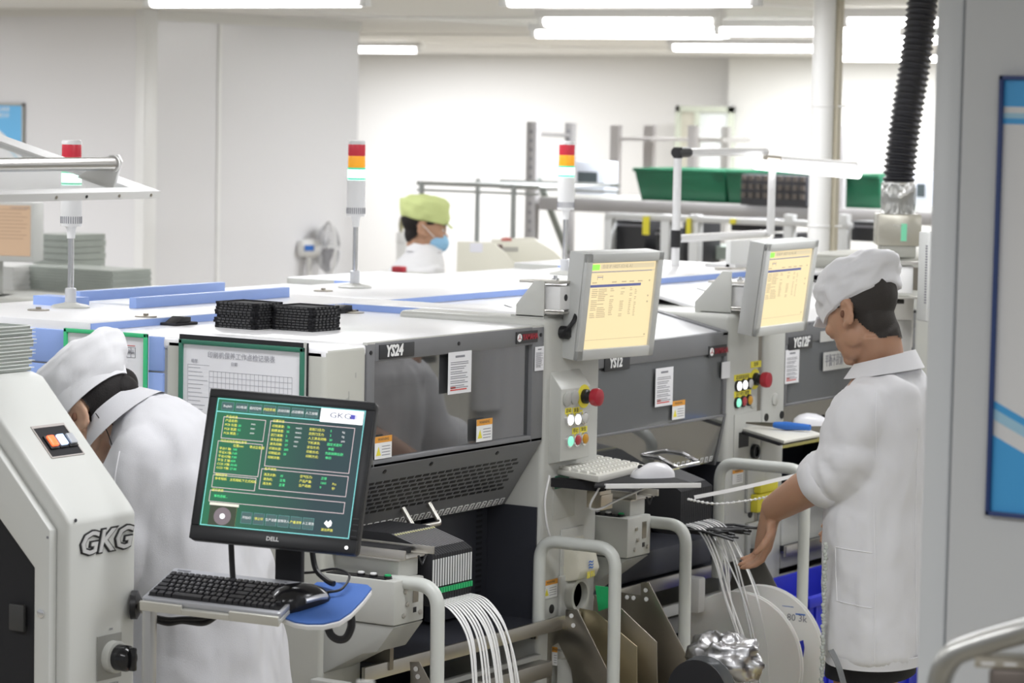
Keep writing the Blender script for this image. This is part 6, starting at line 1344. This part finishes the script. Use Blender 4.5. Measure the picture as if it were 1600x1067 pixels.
# ------------------------------------------------------------------ people
def head_shells(mb, T, s=1.0):
    """one head: local x forward, y left, z up, origin between the ears; T maps local -> world"""
    def E_(c, r, rot=None, nu=20, nv=14):
        m = MB().ell(c, r, rot, nu, nv); mb.add([T(p*s) for p in m.v], m.f)
    E_((-.012,0,.040), (.098,.077,.088)); E_((-.036,0,-.030), (.046,.052,.055)); E_((.020,0,.000), (.078,.070,.085)); E_((.036,0,-.045), (.056,.056,.062)); E_((.044,0,-.080), (.043,.042,.030)); E_((.074,0,-.098), (.017,.020,.016))
    E_((.078,0,.028), (.018,.052,.014)); E_((.072,.036,-.018), (.022,.024,.020)); E_((.072,-.036,-.018), (.022,.024,.020))
    E_((.092,0,.006), (.012,.010,.024)); E_((.102,0,-.020), (.016,.011,.013)); E_((.096,.013,-.026), (.010,.008,.008)); E_((.096,-.013,-.026), (.010,.008,.008))
    E_((.088,0,-.054), (.010,.024,.007)); E_((.086,0,-.066), (.011,.021,.008)); E_((.012,.046,-.052), (.034,.016,.034)); E_((.012,-.046,-.052), (.034,.016,.034))
    for sg_ in (1, -1):
        R = Matrix.Rotation(-.25*sg_, 3, 'Z') @ Matrix.Rotation(.2, 3, 'Y')
        for k in range(9):
            a = -2.0+k*.50; E_((-.010-.015*math.cos(a)*1.0-.004, sg_*.080, -.004+.028*math.sin(a)*1.0), (.008,.007,.009), None, 8, 6)
        E_((-.004, sg_*.074, -.004), (.018,.007,.026), R, 12, 8); E_((.006, sg_*.077, -.034), (.009,.006,.010), None, 8, 6)
def ear_shadow(T, sg_): return MB().ell(T(V((.000, sg_*.0805, -.004))), (.006,.006,.010), None, 10, 8)  # dark blob painted in for the shade inside the ear
def ringz(c, ax_s, ax_f, rs, rf, n=36, e=2.0):
    out = []
    for k in range(n):
        a = 2*math.pi*k/n; cs, sn = math.cos(a), math.sin(a); q = (abs(cs)**e+abs(sn)**e)**(-1/e)
        out.append(V(c)+V(ax_s)*(cs*q*rs)+V(ax_f)*(sn*q*rf))
    return out
def chain(mb, pts, rad, n=14): mb.tube(bez(pts, 5), [rad[i]+(rad[min(i+1, len(rad)-1)]-rad[i])*k/5 for i in range(len(rad)-1) for k in range(5)]+[rad[-1]], n)
def hand_shells(mb, wrist, d, side, down, s=1.0, curl=.6, thumb=1):
    """palm + five bent fingers: d = along the hand, side = towards the thumb, down = palm normal"""
    d, side, down = V(d).normalized(), V(side).normalized(), V(down).normalized(); w = V(wrist)
    m = MB().loft([ringz(w+d*a*s, side, down, b*s, c*s, 16, 2.6) for a, b, c in ((-.02,.027,.022),(.015,.031,.020),(.05,.040,.017),(.085,.042,.014),(.094,.038,.010))]); mb.add(m.v, m.f)
    for k, (o, L_) in enumerate(((.031,.072),(.011,.080),(-.010,.075),(-.029,.058))):
        p = w+d*.08*s+side*o*s; q = [p]; dd = d.copy(); r = curl*(1+.10*k)
        for f, an in ((.46, .25), (.31, .8), (.26, .7)):
            c, sn = math.cos(r*an), math.sin(r*an); dd = (dd*c+down*sn).normalized(); q.append(q[-1]+dd*L_*f*s)
        mb.tube(q, [.0088*s,.0086*s,.0078*s,.0058*s], 10); mb.ell(q[-1], (.0060*s,)*3, None, 8, 6)
    p = w+d*.022*s+side*.026*s; q = [p, p+(d*.55+side*.75+down*.2).normalized()*.036*s]; q.append(q[-1]+(d*.85+side*.35+down*.45).normalized()*.032*s); q.append(q[-1]+(d*.85+side*.05+down*.55).normalized()*.024*s)
    mb.tube(q, [.014*s,.0115*s,.0098*s,.007*s], 10); mb.ell(q[-1], (.0072*s,)*3, None, 8, 6)
def wrinkle(me, amp, fr, seed=0, stretch=(1,1,1), amp2=None):
    ns = [v.normal.copy() for v in me.vertices]; sd_ = V((seed, seed*1.7, -seed))
    for v, n_ in zip(me.vertices, ns):
        q = V((v.co.x*stretch[0], v.co.y*stretch[1], v.co.z*stretch[2]))*fr+sd_
        w = noise.noise(q)+.5*noise.noise(q*2.2); ridge = 1-abs(noise.noise(q*.8+V((3,1,7))))*2
        v.co += n_*(amp*w+(amp2 or amp*.6)*ridge)
def frame(fwd, pitch=0, roll=0):
    f = V((fwd[0], fwd[1], 0)).normalized(); l = V((-f.y, f.x, 0)); u = V((0,0,1)); p = math.radians(pitch)
    f2 = f*math.cos(p)-u*math.sin(p); u2 = u*math.cos(p)+f*math.sin(p); r = math.radians(roll)
    l2 = l*math.cos(r)+u2*math.sin(r); u3 = u2*math.cos(r)-l*math.sin(r); return f2, l2, u3
def mkT(c, f, l, u): c = V(c); return lambda p: c+f*p[0]+l*p[1]+u*p[2]
def cap_mesh(T, rings, seed, amp=.004):
    """floppy work cap: rings = (z, x centre, rx, ry, tilt) from the band upward"""
    R = [[T(V((cx+rx*math.cos(a), ry*math.sin(a), z+tl*math.cos(a)))) for a in [2*math.pi*k/64 for k in range(64)]] for z, cx, rx, ry, tl in rings]
    # resample between rings
    R2 = []
    for i in range(len(R)-1):
        for k in range(5): R2.append([R[i][j].lerp(R[i+1][j], k/5) for j in range(64)])
    R2.append(R[-1]); me = MB().loft(R2).mesh('cap', 0, 75); me.update()
    wrinkle(me, amp, 22, seed); return me
def scalp(T, back=.045, low=-.055, s=1.025, front=.055, m='hair'):
    """hair shell over the back and sides of the skull"""
    mb = MB(); nu, nv = 48, 32; c0 = V((-.012,0,.040)); keep = {}; vs = []; fs = []
    for j in range(nv+1):
        for i in range(nu):
            th = math.pi*j/nv; a = 2*math.pi*i/nu; vs.append(c0+V((.0985*math.sin(th)*math.cos(a), .0785*math.sin(th)*math.sin(a), .090*math.cos(th)))*s)
    for j in range(nv):
        for i in range(nu):
            q = [j*nu+i, j*nu+(i+1) % nu, (j+1)*nu+(i+1) % nu, (j+1)*nu+i]; c = sum((vs[k] for k in q), V())/4
            lim = low+max(0, (c.x+.045))*1.15
            if c.z > lim and c.x < front: fs.append(tuple(q))
    mb.add([T(v) for v in vs], fs); return mb
def hair_on(body, c, f, l, u, s, low, m, parent, off=.0028, fx=.062):
    """cropped hair: the scalp part of the body surface, lifted a little"""
    rl = root_loc(body); c = V(c); keep = []; vs = []; mp_ = {}; fs = []
    def loc(p): d = p+rl-c; return d.dot(f)/s, d.dot(l)/s, d.dot(u)/s
    pts = ((-9, low), (-.055, low), (-.022, -.030), (-.008, .012), (.022, .020), (.045, .034), (fx, .055), (fx+.001, 9))
    def lim(x):
        for (a, za), (b, zb) in zip(pts, pts[1:]):
            if a <= x <= b: return za+(zb-za)*(x-a)/(b-a)
        return 9
    for p in body.data.polygons:
        x, y, z = loc(p.center)
        if z > .2 or abs(x) > .2 or abs(y) > .2 or z < lim(x) or (abs(y) > .0765 and -.04 < x < .03 and z < .035): continue
        q = []
        for i in p.vertices:
            if i not in mp_: v = body.data.vertices[i]; mp_[i] = len(vs); vs.append(v.co+v.normal*off+rl)
            q.append(mp_[i])
        fs.append(tuple(q))
    me = bpy.data.meshes.new('hair'); me.from_pydata(vs, [], fs); me.polygons.foreach_set('use_smooth', [True]*len(fs)); return put('hair', me, m, parent)
def eyes(T, parent, iris):
    for sg_ in (1, -1):
        obj('eye', MB().ell(T(V((.079, sg_*.031, .006))), (.0115,.0115,.0115), None, 14, 10), mat('eye_white', (.75,.74,.72), .2), parent); obj('iris', MB().ell(T(V((.0865, sg_*.0315, .003))), (.0052,.0052,.0052), None, 10, 8), mat('dark_iris', (.02,.012,.01), .2), parent)
        obj('eyebrow', MB().tube([T(V((.0905, sg_*.014, .026))), T(V((.0925, sg_*.030, .032))), T(V((.079, sg_*.052, .028)))], [.003,.0036,.002], 6), hairm, parent)

# ---- the standing worker at the right
P1 = thing('person', 'standing worker in a white lab coat and white cap pulling tape at the second machine', 'person', (6.80, 3.15, 0))
fw = V((-.17, .985, 0)); lf_ = V((-.985, -.17, 0))
ear = V((6.7266,3.2281,1.4993)); f, l, u = frame((.20,.98), 24, 4); T1 = mkT(ear-l*.074+f*.006, f, l, u)
bs = MB(); head_shells(bs, T1, 1.0)
neck0, neck1 = T1(V((-.030,0,-.05))), V((6.8305,3.1752,1.3695)); chain(bs, [neck0, neck0*.5+neck1*.5+V((0,-.006,0)), neck1, neck1-V((0,.0,.06))], [.056,.055,.060,.075])
up = V((0,0,1)); hip = V((6.7943,3.1606,0.8899)); ch_ = V((6.8154,3.1687,1.1663))
bs.loft([ringz(c, lf_, fw, a, b, 24, 2.3) for c, a, b in ((neck1-up*.03, .09,.06), (neck1-up*.09,.17,.09), (ch_,.165,.105), (ch_*.5+hip*.5,.145,.095), (hip,.145,.092), (hip-up*.10,.14,.09))])
for sg_ in (1, -1):
    h0 = hip+lf_*.085*sg_-up*.05; kn = V((h0.x, h0.y+.01, .50)); an = V((kn.x, kn.y-.03, .09)); chain(bs, [h0, h0*.5+kn*.5, kn, kn*.5+an*.5-fw*.015, an], [.09,.078,.055,.055,.038])
    bs.loft([ringz(an+fw*a-up*z, lf_, up, w, h_, 14) for a, z, w, h_ in ((-.06,.05,.03,.035),(-.03,.05,.037,.04),(.06,.06,.042,.03),(.14,.068,.04,.02),(.17,.07,.02,.014))])
shL = V((6.6687,3.1543,1.2734)); elL = V((6.6387,3.1791,1.1196)); wrL = V((6.7492,3.434,0.9736))
chain(bs, [shL, shL*.5+elL*.5, elL, elL*.45+wrL*.55, wrL], [.056,.050,.050,.048,.034])
hd = (V((6.7551,3.4516,0.9029))-V((6.7503,3.4328,0.9769))).normalized(); view = (V(wrL)-V((0,0,2))).normalized()
sd_ = view.cross(hd).normalized(); 
hand_shells(bs, wrL+hd*.012, hd+V((0,0,-.1)), (-view+sd_*-.35), -sd_ if sd_.x > 0 else sd_, 1.1, .75)
shR = V((6.959,3.1788,1.2498)); elR = V((7.0289,3.2288,1.0672)); wrR = V((7.1748,3.409,0.9254)); chain(bs, [shR, shR*.5+elR*.5, elR, elR*.5+wrR*.5, wrR], [.056,.048,.043,.039,.028]); hand_shells(bs, wrR, (wrR-elR), V((0,0,1)), V((-1,0,0)), 1.0, .7)
body = put('body', remesh(bs, .0050, 4, 'body'), skin, P1)
obj('ear_shade_spot', ear_shadow(T1, 1), mat('ear_shade', (.16,.07,.04), .7), P1)  # shade of the ear put in as a dark spot
eyes(T1, P1, None)
hair_on(body, ear-l*.074+f*.006, f, l, u, 1.0, -.088, mat('cropped_hair', (.026,.021,.018), .7, bump=.8, bscale=400), P1)
me = cap_mesh(T1, ((.026,-.004,.107,.086,-.020), (.052,-.006,.114,.094,-.016), (.074,-.012,.122,.103,-.014), (.096,-.016,.121,.103,-.012), (.116,-.016,.104,.090,-.010), (.132,-.010,.074,.066,-.006), (.141,-.004,.04,.036,0), (.143,-.004,.004,.004,0)), 3, .010)
put('cap', me, capm, P1)
R_ = [T1(V((-.004+.1055*math.cos(a), .0850*math.sin(a), .050-.013*math.cos(a)))) for a in [2*math.pi*k/64 for k in range(65)]]
obj('cap_peak', MB().loft([[T1(V((.100,y,.028-.5*y*y))), T1(V((.128-8*y*y*.4,y,.010-.6*y*y))), T1(V((.126-8*y*y*.4,y,.007-.6*y*y))), T1(V((.100,y,.022-.5*y*y)))] for y in [-.055+.011*k for k in range(11)]]), capm, P1)
# coat
ct = MB(); cc = [V(p) for p in [(6.8318,3.1743,1.3777),(6.831,3.1712,1.3485),(6.8277,3.17,1.3062),(6.8222,3.1689,1.2395),(6.8153,3.1663,1.1501),(6.807,3.16,1.02),(6.7995,3.1524,0.8901),(6.7921,3.1447,0.7601),(6.7855,3.1356,0.6301)]]
rr = ((.058,.055),(.090,.068),(.165,.093),(.190,.120),(.186,.122),(.176,.118),(.180,.120),(.184,.121),(.188,.122))
ct.loft([ringz(c+(fw*-.02 if i < 3 else V()), lf_, fw, a, b, 40, 2.2) for i, (c, (a, b)) in enumerate(zip(cc, rr))])
cu = V((6.6614,3.2491,1.0727)); ct.tube(bez([shL-lf_*.10+up*.0, shL-up*.03, shL*.45+elL*.55, elL+fw*-.005, elL*.5+cu*.5, cu], 6), [.060+.012*min(1,i/6)+(.0055*math.sin(i*1.25) if i > 12 else 0)-.0004*i for i in range(31)], 22)
cuR = V((7.0971,3.2992,1.0036)); ct.tube(bez([shR+lf_*.1, shR-up*.03, shR*.5+elR*.5, elR, cuR], 6), [.068]*25, 20)
m_ = remesh(ct, .0085, 6); m_.update(); wrinkle(m_, .012, 8, 5, (1,1,.25)); m_.update(); wrinkle(m_, .008, 15, 2, (1,1,.45)); m_.update(); wrinkle(m_, .0012, 45, 6); coat1 = put('lab_coat', m_, cloth, P1)
# sewn seams and the pocket lie on the coat's own surface
from mathutils.bvhtree import BVHTree
def surf_path(o, pts, d=(.85,.53,0), lift=.001):
    bv = BVHTree.FromPolygons([v.co for v in o.data.vertices], [tuple(p.vertices) for p in o.data.polygons]); rl = root_loc(o); d = V(d).normalized(); out = []
    pts = [V(p) for p in pts]; fine = [pts[i].lerp(pts[i+1], k/14) for i in range(len(pts)-1) for k in range(14)]+[pts[-1]]
    for p in fine:
        h = bv.ray_cast(p-rl-d*1.2, d)
        if h[0] is not None: out.append(h[0]+rl-d*lift)
    return out
seamw = mat('seam_white', (.80, .80, .82), .8)
for nm, pts in (('coat_seam', [(6.7906,3.1886,1.0357), (6.7821,3.1753,0.857), (6.768,3.1654,0.6424)]), ('coat_seam', [(6.81,3.1996,1.3153), (6.8027,3.2011,1.2469), (6.8005,3.1898,1.1495)]), ('pocket_edge', [(6.7361,3.2576,0.9169), (6.7809,3.1854,0.9121)]), ('pocket_edge', [(6.7361,3.2576,0.9169), (6.7301,3.2468,0.7821), (6.7722,3.1787,0.7755)]), ('coat_seam', [(6.8633,3.0998,1.2167), (6.8467,3.0872,0.9566), (6.8307,3.0662,0.648)])):
    sp_ = surf_path(coat1, pts)
    if len(sp_) > 3: obj(nm, MB().tube(sp_, .0013, 6), seamw, P1)
# cuff
cd = (cu-elL).normalized(); cq = cd.orthogonal().normalized(); cw_ = cd.cross(cq); 
mcf = MB().loft([[cu+cd*h_+(cq*math.cos(a)+cw_*math.sin(a))*r_ for a in [2*math.pi*k/40 for k in range(40)]] for h_, r_ in ((-.035,.064),(-.030,.071),(-.012,.073),(.012,.070),(.017,.064),(.010,.055))], cap=False).mesh('sleeve_cuff', 0, 70); mcf.update(); wrinkle(mcf, .003, 25, 8); put('sleeve_cuff', mcf, cloth, P1)
# collar: a stand band that folds down
def collar(T_c, c, ls, fs_, r0, r1, h0, h1, m, parent, gap=.5, tilt=0, n=40):
    rows = []
    for k in range(n+1):
        a = math.pi/2+gap+(2*math.pi-2*gap)*k/n; d = V(ls)*(math.cos(a)*r0[0])+V(fs_)*(math.sin(a)*r0[1]); d2 = V(ls)*(math.cos(a)*r1[0])+V(fs_)*(math.sin(a)*r1[1]); e = 1-abs(2*k/n-1)
        bk = up*(tilt*-math.sin(a)); rows.append([V(c)+d*1.0+up*0+bk, V(c)+d*.97+up*h0+bk, V(c)+d*1.05+up*(h0+.004)+bk, V(c)+d2+up*h1*(1.6-e*.6)+bk, V(c)+d2*1.02+up*(h1*(1.6-e*.6)-.003)+bk, V(c)+d*1.09+up*(h0-.006)+bk])
    return obj('collar', MB().loft(rows), m, parent, smooth=60)
collar(None, V((6.8264,3.1755,1.3288))-fw*.012, lf_, fw, (.074,.074), (.104,.100), .050, .012, cloth, P1, .35, .022)
# seams and pocket
obj('shorts', MB().loft([ringz(hip-up*z, lf_, fw, a, b, 30, 2.3) for z, a, b in ((.0,.15,.095),(.12,.16,.102),(.24,.165,.106),(.315,.166,.108))]), shortm, P1)
obj('hem_band', MB().loft([ringz(cc[8]+up*z, lf_, fw, .188+o, .122+o, 48, 2.2) for z, o in ((-.014,.000),(-.014,.004),(.012,.005),(.012,.001))], cap=False), cloth, P1)
mb = MB(); q0 = V((6.5961,3.1892,0.8621)); 
for k in range(40):
    z = k*.009; mb.ell(V((6.6037,3.2055,0.9242))-up*z+V((.004*math.sin(k*2.1),0,0)), (.006,.006,.006), None, 6, 5)
fy = obj('frayed_film', mb, clearp, P1); stuff(fy)
o = obj('film_strip', MB().ribbon(bez([(6.5416,3.1532,0.6722), (6.5316,3.1261,0.6368), (6.5189,3.1009,0.5858)], 6), (.03,.0,.0), .001), reelclear, None); tag(o, 'loose clear film hanging below the coat hem of the standing worker', 'film')

# ---- the stooping worker at the left
P2 = thing('person', 'stooping worker in a white lab coat and puffy white cap behind the white printer', 'person', (4.98, 3.95, 0))
f2w = V((-.30,.954,0)); l2w = V((-.954,-.30,0)); ear2 = V((4.8448,4.1432,1.3193)); f, l, u = frame((-.30,.954), 33, 8); T2 = mkT(ear2-l*.074+f*.004, f, l, u)
b2 = MB(); head_shells(b2, T2, .97); n0, n1 = T2(V((-.035,0,-.04))), V((4.9653,4.0596,1.2879)); chain(b2, [n0, n0*.5+n1*.5+up*.008, V((4.9551,4.0979,1.3083)), V((4.9943,4.0649,1.2542))], [.050,.046,.046,.05])
c2 = [V(p) for p in [(4.9647,4.0985,1.2892),(4.9865,4.0586,1.2553),(5.0103,4.0052,1.1521),(5.0235,3.9644,1.0207),(5.0319,3.9302,0.8822),(5.0314,3.9101,0.7434),(5.028,3.9008,0.6461)]]
b2.loft([ringz(c, l2w, f2w, a, b, 24, 2.3) for c, a, b in zip([V(p) for p in [(5.0056,4.0593,1.2114),(5.0259,4.0177,1.1495),(5.0377,3.9791,1.0176),(5.0446,3.9471,0.8786),(5.0456,3.9247,0.7394),(5.0422,3.9153,0.6419)]], (.08,.12,.135,.14,.15,.14), (.045,.065,.08,.09,.1,.1))])
hp2 = c2[5]
for sg_ in (1, -1):
    h0 = hp2+l2w*.085*sg_-up*.08; kn = V((h0.x, h0.y+.02, .46)); an = V((kn.x, kn.y-.03, .09)); chain(b2, [h0, h0*.5+kn*.5, kn, kn*.5+an*.5-f2w*.015, an], [.088,.075,.055,.053,.037])
    b2.loft([ringz(an+f2w*a-up*z, l2w, up, w, h_, 14) for a, z, w, h_ in ((-.06,.05,.03,.035),(-.03,.05,.037,.04),(.06,.06,.042,.03),(.14,.068,.04,.02),(.17,.07,.02,.014))])
s2 = V((4.8758,3.9854,1.2265)); e2 = V((4.8369,4.0335,1.0084)); w2_ = V((4.892,4.2144,0.9129)); chain(b2, [s2, s2*.5+e2*.5, e2, e2*.5+w2_*.5, w2_], [.052,.045,.040,.036,.026]); hand_shells(b2, w2_, w2_-e2, (0,0,1), (-.5,-.5,-.6), .95, .6)
s3 = V((5.1238,4.1151,1.2032)); e3 = V((5.1372,4.2095,0.9688)); w3_ = V((5.1741,4.4189,0.8692)); chain(b2, [s3, s3*.5+e3*.5, e3, e3*.5+w3_*.5, w3_], [.052,.045,.040,.036,.026]); hand_shells(b2, w3_, w3_-e3, (0,0,1), (.5,.2,-.6), .95, .6)
body2 = put('body', remesh(b2, .0055, 3), skin2, P2); eyes(T2, P2, None)
obj('ear_shade_spot', ear_shadow(T2, 1), mat('ear_shade', (.16,.07,.04), .7), P2)  # same painted ear shade, no real cavity
hair_on(body2, ear2-l*.074+f*.004, f, l, u, .97, -.040, hairm, P2, .005)
bun = V((4.971,4.1208,1.3784)); hb = MB().ell(bun, (.036,.034,.036), None, 24, 16); hb.ell((bun+T2(V((-.085,.01,-.0))))*.5, (.04,.04,.036), None, 20, 12); obj('hair_bun', hb, hairm, P2, smooth=80)
obj('hair_wisps', MB().tube(bez([T2(V((-.045,.072,-.02))), T2(V((-.048,.068,-.06))), T2(V((-.040,.060,-.095)))], 4), .0011, 5).tube(bez([T2(V((-.065,.064,-.03))), T2(V((-.062,.058,-.06)))], 4), .0010, 5), hairm, P2)
me = cap_mesh(T2, ((.020,-.006,.106,.0885,-.028), (.050,-.014,.116,.094,-.030), (.072,-.020,.124,.102,-.030), (.105,-.024,.124,.104,-.028), (.128,-.018,.108,.092,-.018), (.142,-.010,.07,.064,-.006), (.146,-.006,.004,.004,0)), 11, .007)
put('cap', me, capm, P2)
rb_ = [[T2(V((-.006+(.1065+o)*math.cos(a), (.0890+o)*math.sin(a), z-.028*math.cos(a)))) for a in [2*math.pi*k/64 for k in range(64)]] for z, o in ((.014,.0),(.014,.004),(.052,.0085),(.052,.003))]
mbd = MB().loft(rb_, cap=False).mesh('cap_band', 0, 60); put('cap_band', mbd, capm, P2)
c3 = MB(); k3 = [V(p) for p in [(4.9509,4.127,1.3318),(4.9633,4.1048,1.3156),(4.973,4.0875,1.3034),(4.987,4.063,1.2901),(5.004,4.0299,1.249),(5.0167,3.9982,1.1732),(5.0245,3.9712,1.0763),(5.0285,3.9481,0.9654),(5.031,3.9233,0.8267),(5.0304,3.9033,0.6879)]]
rg3 = []
for i, (c, (a, b)) in enumerate(zip(k3, ((.060,.050),(.076,.062),(.098,.074),(.130,.084),(.168,.104),(.186,.124),(.190,.132),(.193,.140),(.200,.148),(.207,.156)))):
    tg = (k3[max(i-1,0)]-k3[min(i+1,9)]).normalized(); rg3.append(ringz(c, l2w, l2w.cross(tg).normalized()*-1 if l2w.cross(tg).dot(f2w) < 0 else l2w.cross(tg).normalized(), a, b, 40, 2.2))
c3.loft(rg3)
c3.tube(bez([s2-l2w*.10+up*.03, s2, s2*.5+e2*.5, e2, e2*.4+w2_*.6], 6), [.062+.012*min(1,i/6) for i in range(25)], 20); c3.tube(bez([s3+up*.03, s3*.5+e3*.5, e3, e3*.4+w3_*.6], 6), [.075]*19, 20)
m_ = remesh(c3, .0085, 6); m_.update(); wrinkle(m_, .011, 6.5, 9, (1,1,.35)); m_.update(); wrinkle(m_, .009, 14, 4, (1,1,.5)); coat2 = put('lab_coat', m_, mat('striped_coat', (.64,.64,.67), .85, bump=.3, bscale=500), P2)
cx_ = V((4.9591,4.1082,1.2946)); uu = (up*.72+f2w*.70).normalized(); ff2 = (f2w*.72-up*.70).normalized()
rows = []
for k in range(41):
    a = math.pi/2+.5+(2*math.pi-1.0)*k/40; d = l2w*(math.cos(a)*.082)+ff2*(math.sin(a)*.070); d2 = l2w*(math.cos(a)*.122)+ff2*(math.sin(a)*.108)
    rows.append([cx_+d, cx_+d*.97+uu*.040, cx_+d*1.05+uu*.044, cx_+d2-uu*.004, cx_+d2*1.03-uu*.008, cx_+d*1.1+uu*.034])
obj('collar', MB().loft(rows), mat('striped_coat', (.64,.64,.67), .85), P2, smooth=60)
for nm, pts in (('sleeve_seam', [(4.9503,4.0789,1.2569), (4.9426,4.0827,1.2013), (4.9386,4.0746,1.1043)])  ,):
    sp_ = surf_path(coat2, pts)
    if len(sp_) > 3: obj(nm, MB().tube(sp_, .0014, 6), seamw, P2)

# ---- the masked worker far back
P3 = thing('person', 'worker in a lime green cap and blue face mask at the far bench', 'person', (11.1698,7.4872,0.7218)); P3.location.z = 0
f3w = V((.60,-.80,0)); l3w = V((.80,.60,0)); ear3 = V((11.0506,7.4079,1.4412)); f, l, u = frame((.60,-.80), 10, 0); T3 = mkT(ear3+l*.074+f*.0, f, l, u)
b3 = MB(); head_shells(b3, T3, 1.0); n0, n1 = T3(V((-.03,0,-.05))), V((11.1113,7.4465,1.3364)); chain(b3, [n0, n0*.5+n1*.5, n1, n1-up*.05], [.055,.053,.058,.07])
c3p = V((11.1153,7.4609,1.2249)); b3.loft([ringz(c, l3w, f3w, a, b, 20, 2.3) for c, a, b in ((n1-up*.03,.10,.06),(n1-up*.09,.17,.09),(n1-up*.28-f3w*.11,.165,.10),(n1-up*.5-f3w*.13,.15,.10),(n1-up*.68-f3w*.13,.15,.10))])
hz = n1-up*.62-f3w*.13
for sg_ in (1, -1):
    h0 = hz+l3w*.085*sg_; kn = V((h0.x, h0.y, .48)); an = V((kn.x, kn.y, .09)); chain(b3, [h0, h0*.5+kn*.5, kn, an], [.09,.075,.055,.038]); b3.loft([ringz(an+f3w*a-up*z, l3w, up, w, h_, 12) for a, z, w, h_ in ((-.06,.05,.03,.035),(.06,.06,.042,.03),(.16,.07,.02,.014))])
    s4 = n1-up*.08+l3w*.18*sg_; e4 = s4-up*.22+f3w*.06; w4 = e4+f3w*.20+up*.10; chain(b3, [s4, e4, w4], [.054,.044,.028]); hand_shells(b3, w4, f3w+up*.4, up-f3w*.3, -up, 1.0, .7)
body3 = put('body', remesh(b3, .0075, 2), skin, P3); eyes(T3, P3, None); hair_on(body3, ear3+l*.074, f, l, u, 1.0, -.075, hairm, P3, .004)
me = cap_mesh(T3, ((.036,-.004,.108,.088,.0), (.070,-.010,.114,.098,-.004), (.100,-.016,.116,.100,-.01), (.130,.004,.092,.082,-.004), (.146,.012,.05,.046,0), (.150,.014,.004,.004,0)), 17, .006)
put('cap', me, limec, P3); obj('cap_peak', MB().loft([[T3(V((.098,y,.042-.4*y*y))), T3(V((.130-3*y*y,y,.026-.6*y*y))), T3(V((.128-3*y*y,y,.022-.6*y*y))), T3(V((.098,y,.036-.4*y*y)))] for y in [-.06+.012*k for k in range(11)]]), limec, P3)
mk_ = MB().ell(V((.062,0,-.055)), (.064,.062,.052), None, 28, 18); obj('face_mask', MB().add([T3(p) for p in mk_.v], mk_.f), maskm, P3, smooth=80)
for sg_ in (1,-1): obj('mask_loop', MB().tube(bez([T3(V((.05,sg_*.062,-.03))), T3(V((.02,sg_*.078,-.01))), T3(V((-.015,sg_*.084,.015)))], 4), .0018, 5), white, P3)
ct3 = MB().loft([ringz(n1-up*z-f3w*.42*max(0,min(z,.32)), l3w, f3w, a, b, 32, 2.2) for z, a, b in ((-.03,.06,.055),(.0,.10,.07),(.05,.19,.105),(.14,.21,.145),(.3,.20,.145),(.5,.19,.13),(.8,.20,.14))])
for sg_ in (1,-1):
    s4 = n1-up*.08+l3w*.18*sg_; e4 = s4-up*.22+f3w*.06; w4 = e4+f3w*.20+up*.10; ct3.tube(bez([s4+up*.01, e4, e4*.35+w4*.65], 6), [.078]*13, 18)
m_ = remesh(ct3, .012, 5); m_.update(); wrinkle(m_, .008, 8, 3, (1,1,.5)); put('lab_coat', m_, cloth, P3)
obj('collar', MB().loft([[n1+l3w*math.cos(a)*.068+f3w*math.sin(a)*.062+up*(.028+.01*-math.sin(a)), n1+l3w*math.cos(a)*.095+f3w*math.sin(a)*.088+up*.0, n1+l3w*math.cos(a)*.099+f3w*math.sin(a)*.092, n1+l3w*math.cos(a)*.074+f3w*math.sin(a)*.068+up*(.03+.01*-math.sin(a))] for a in [math.pi/2+.4+(2*math.pi-.8)*k/30 for k in range(31)]]), cloth, P3)
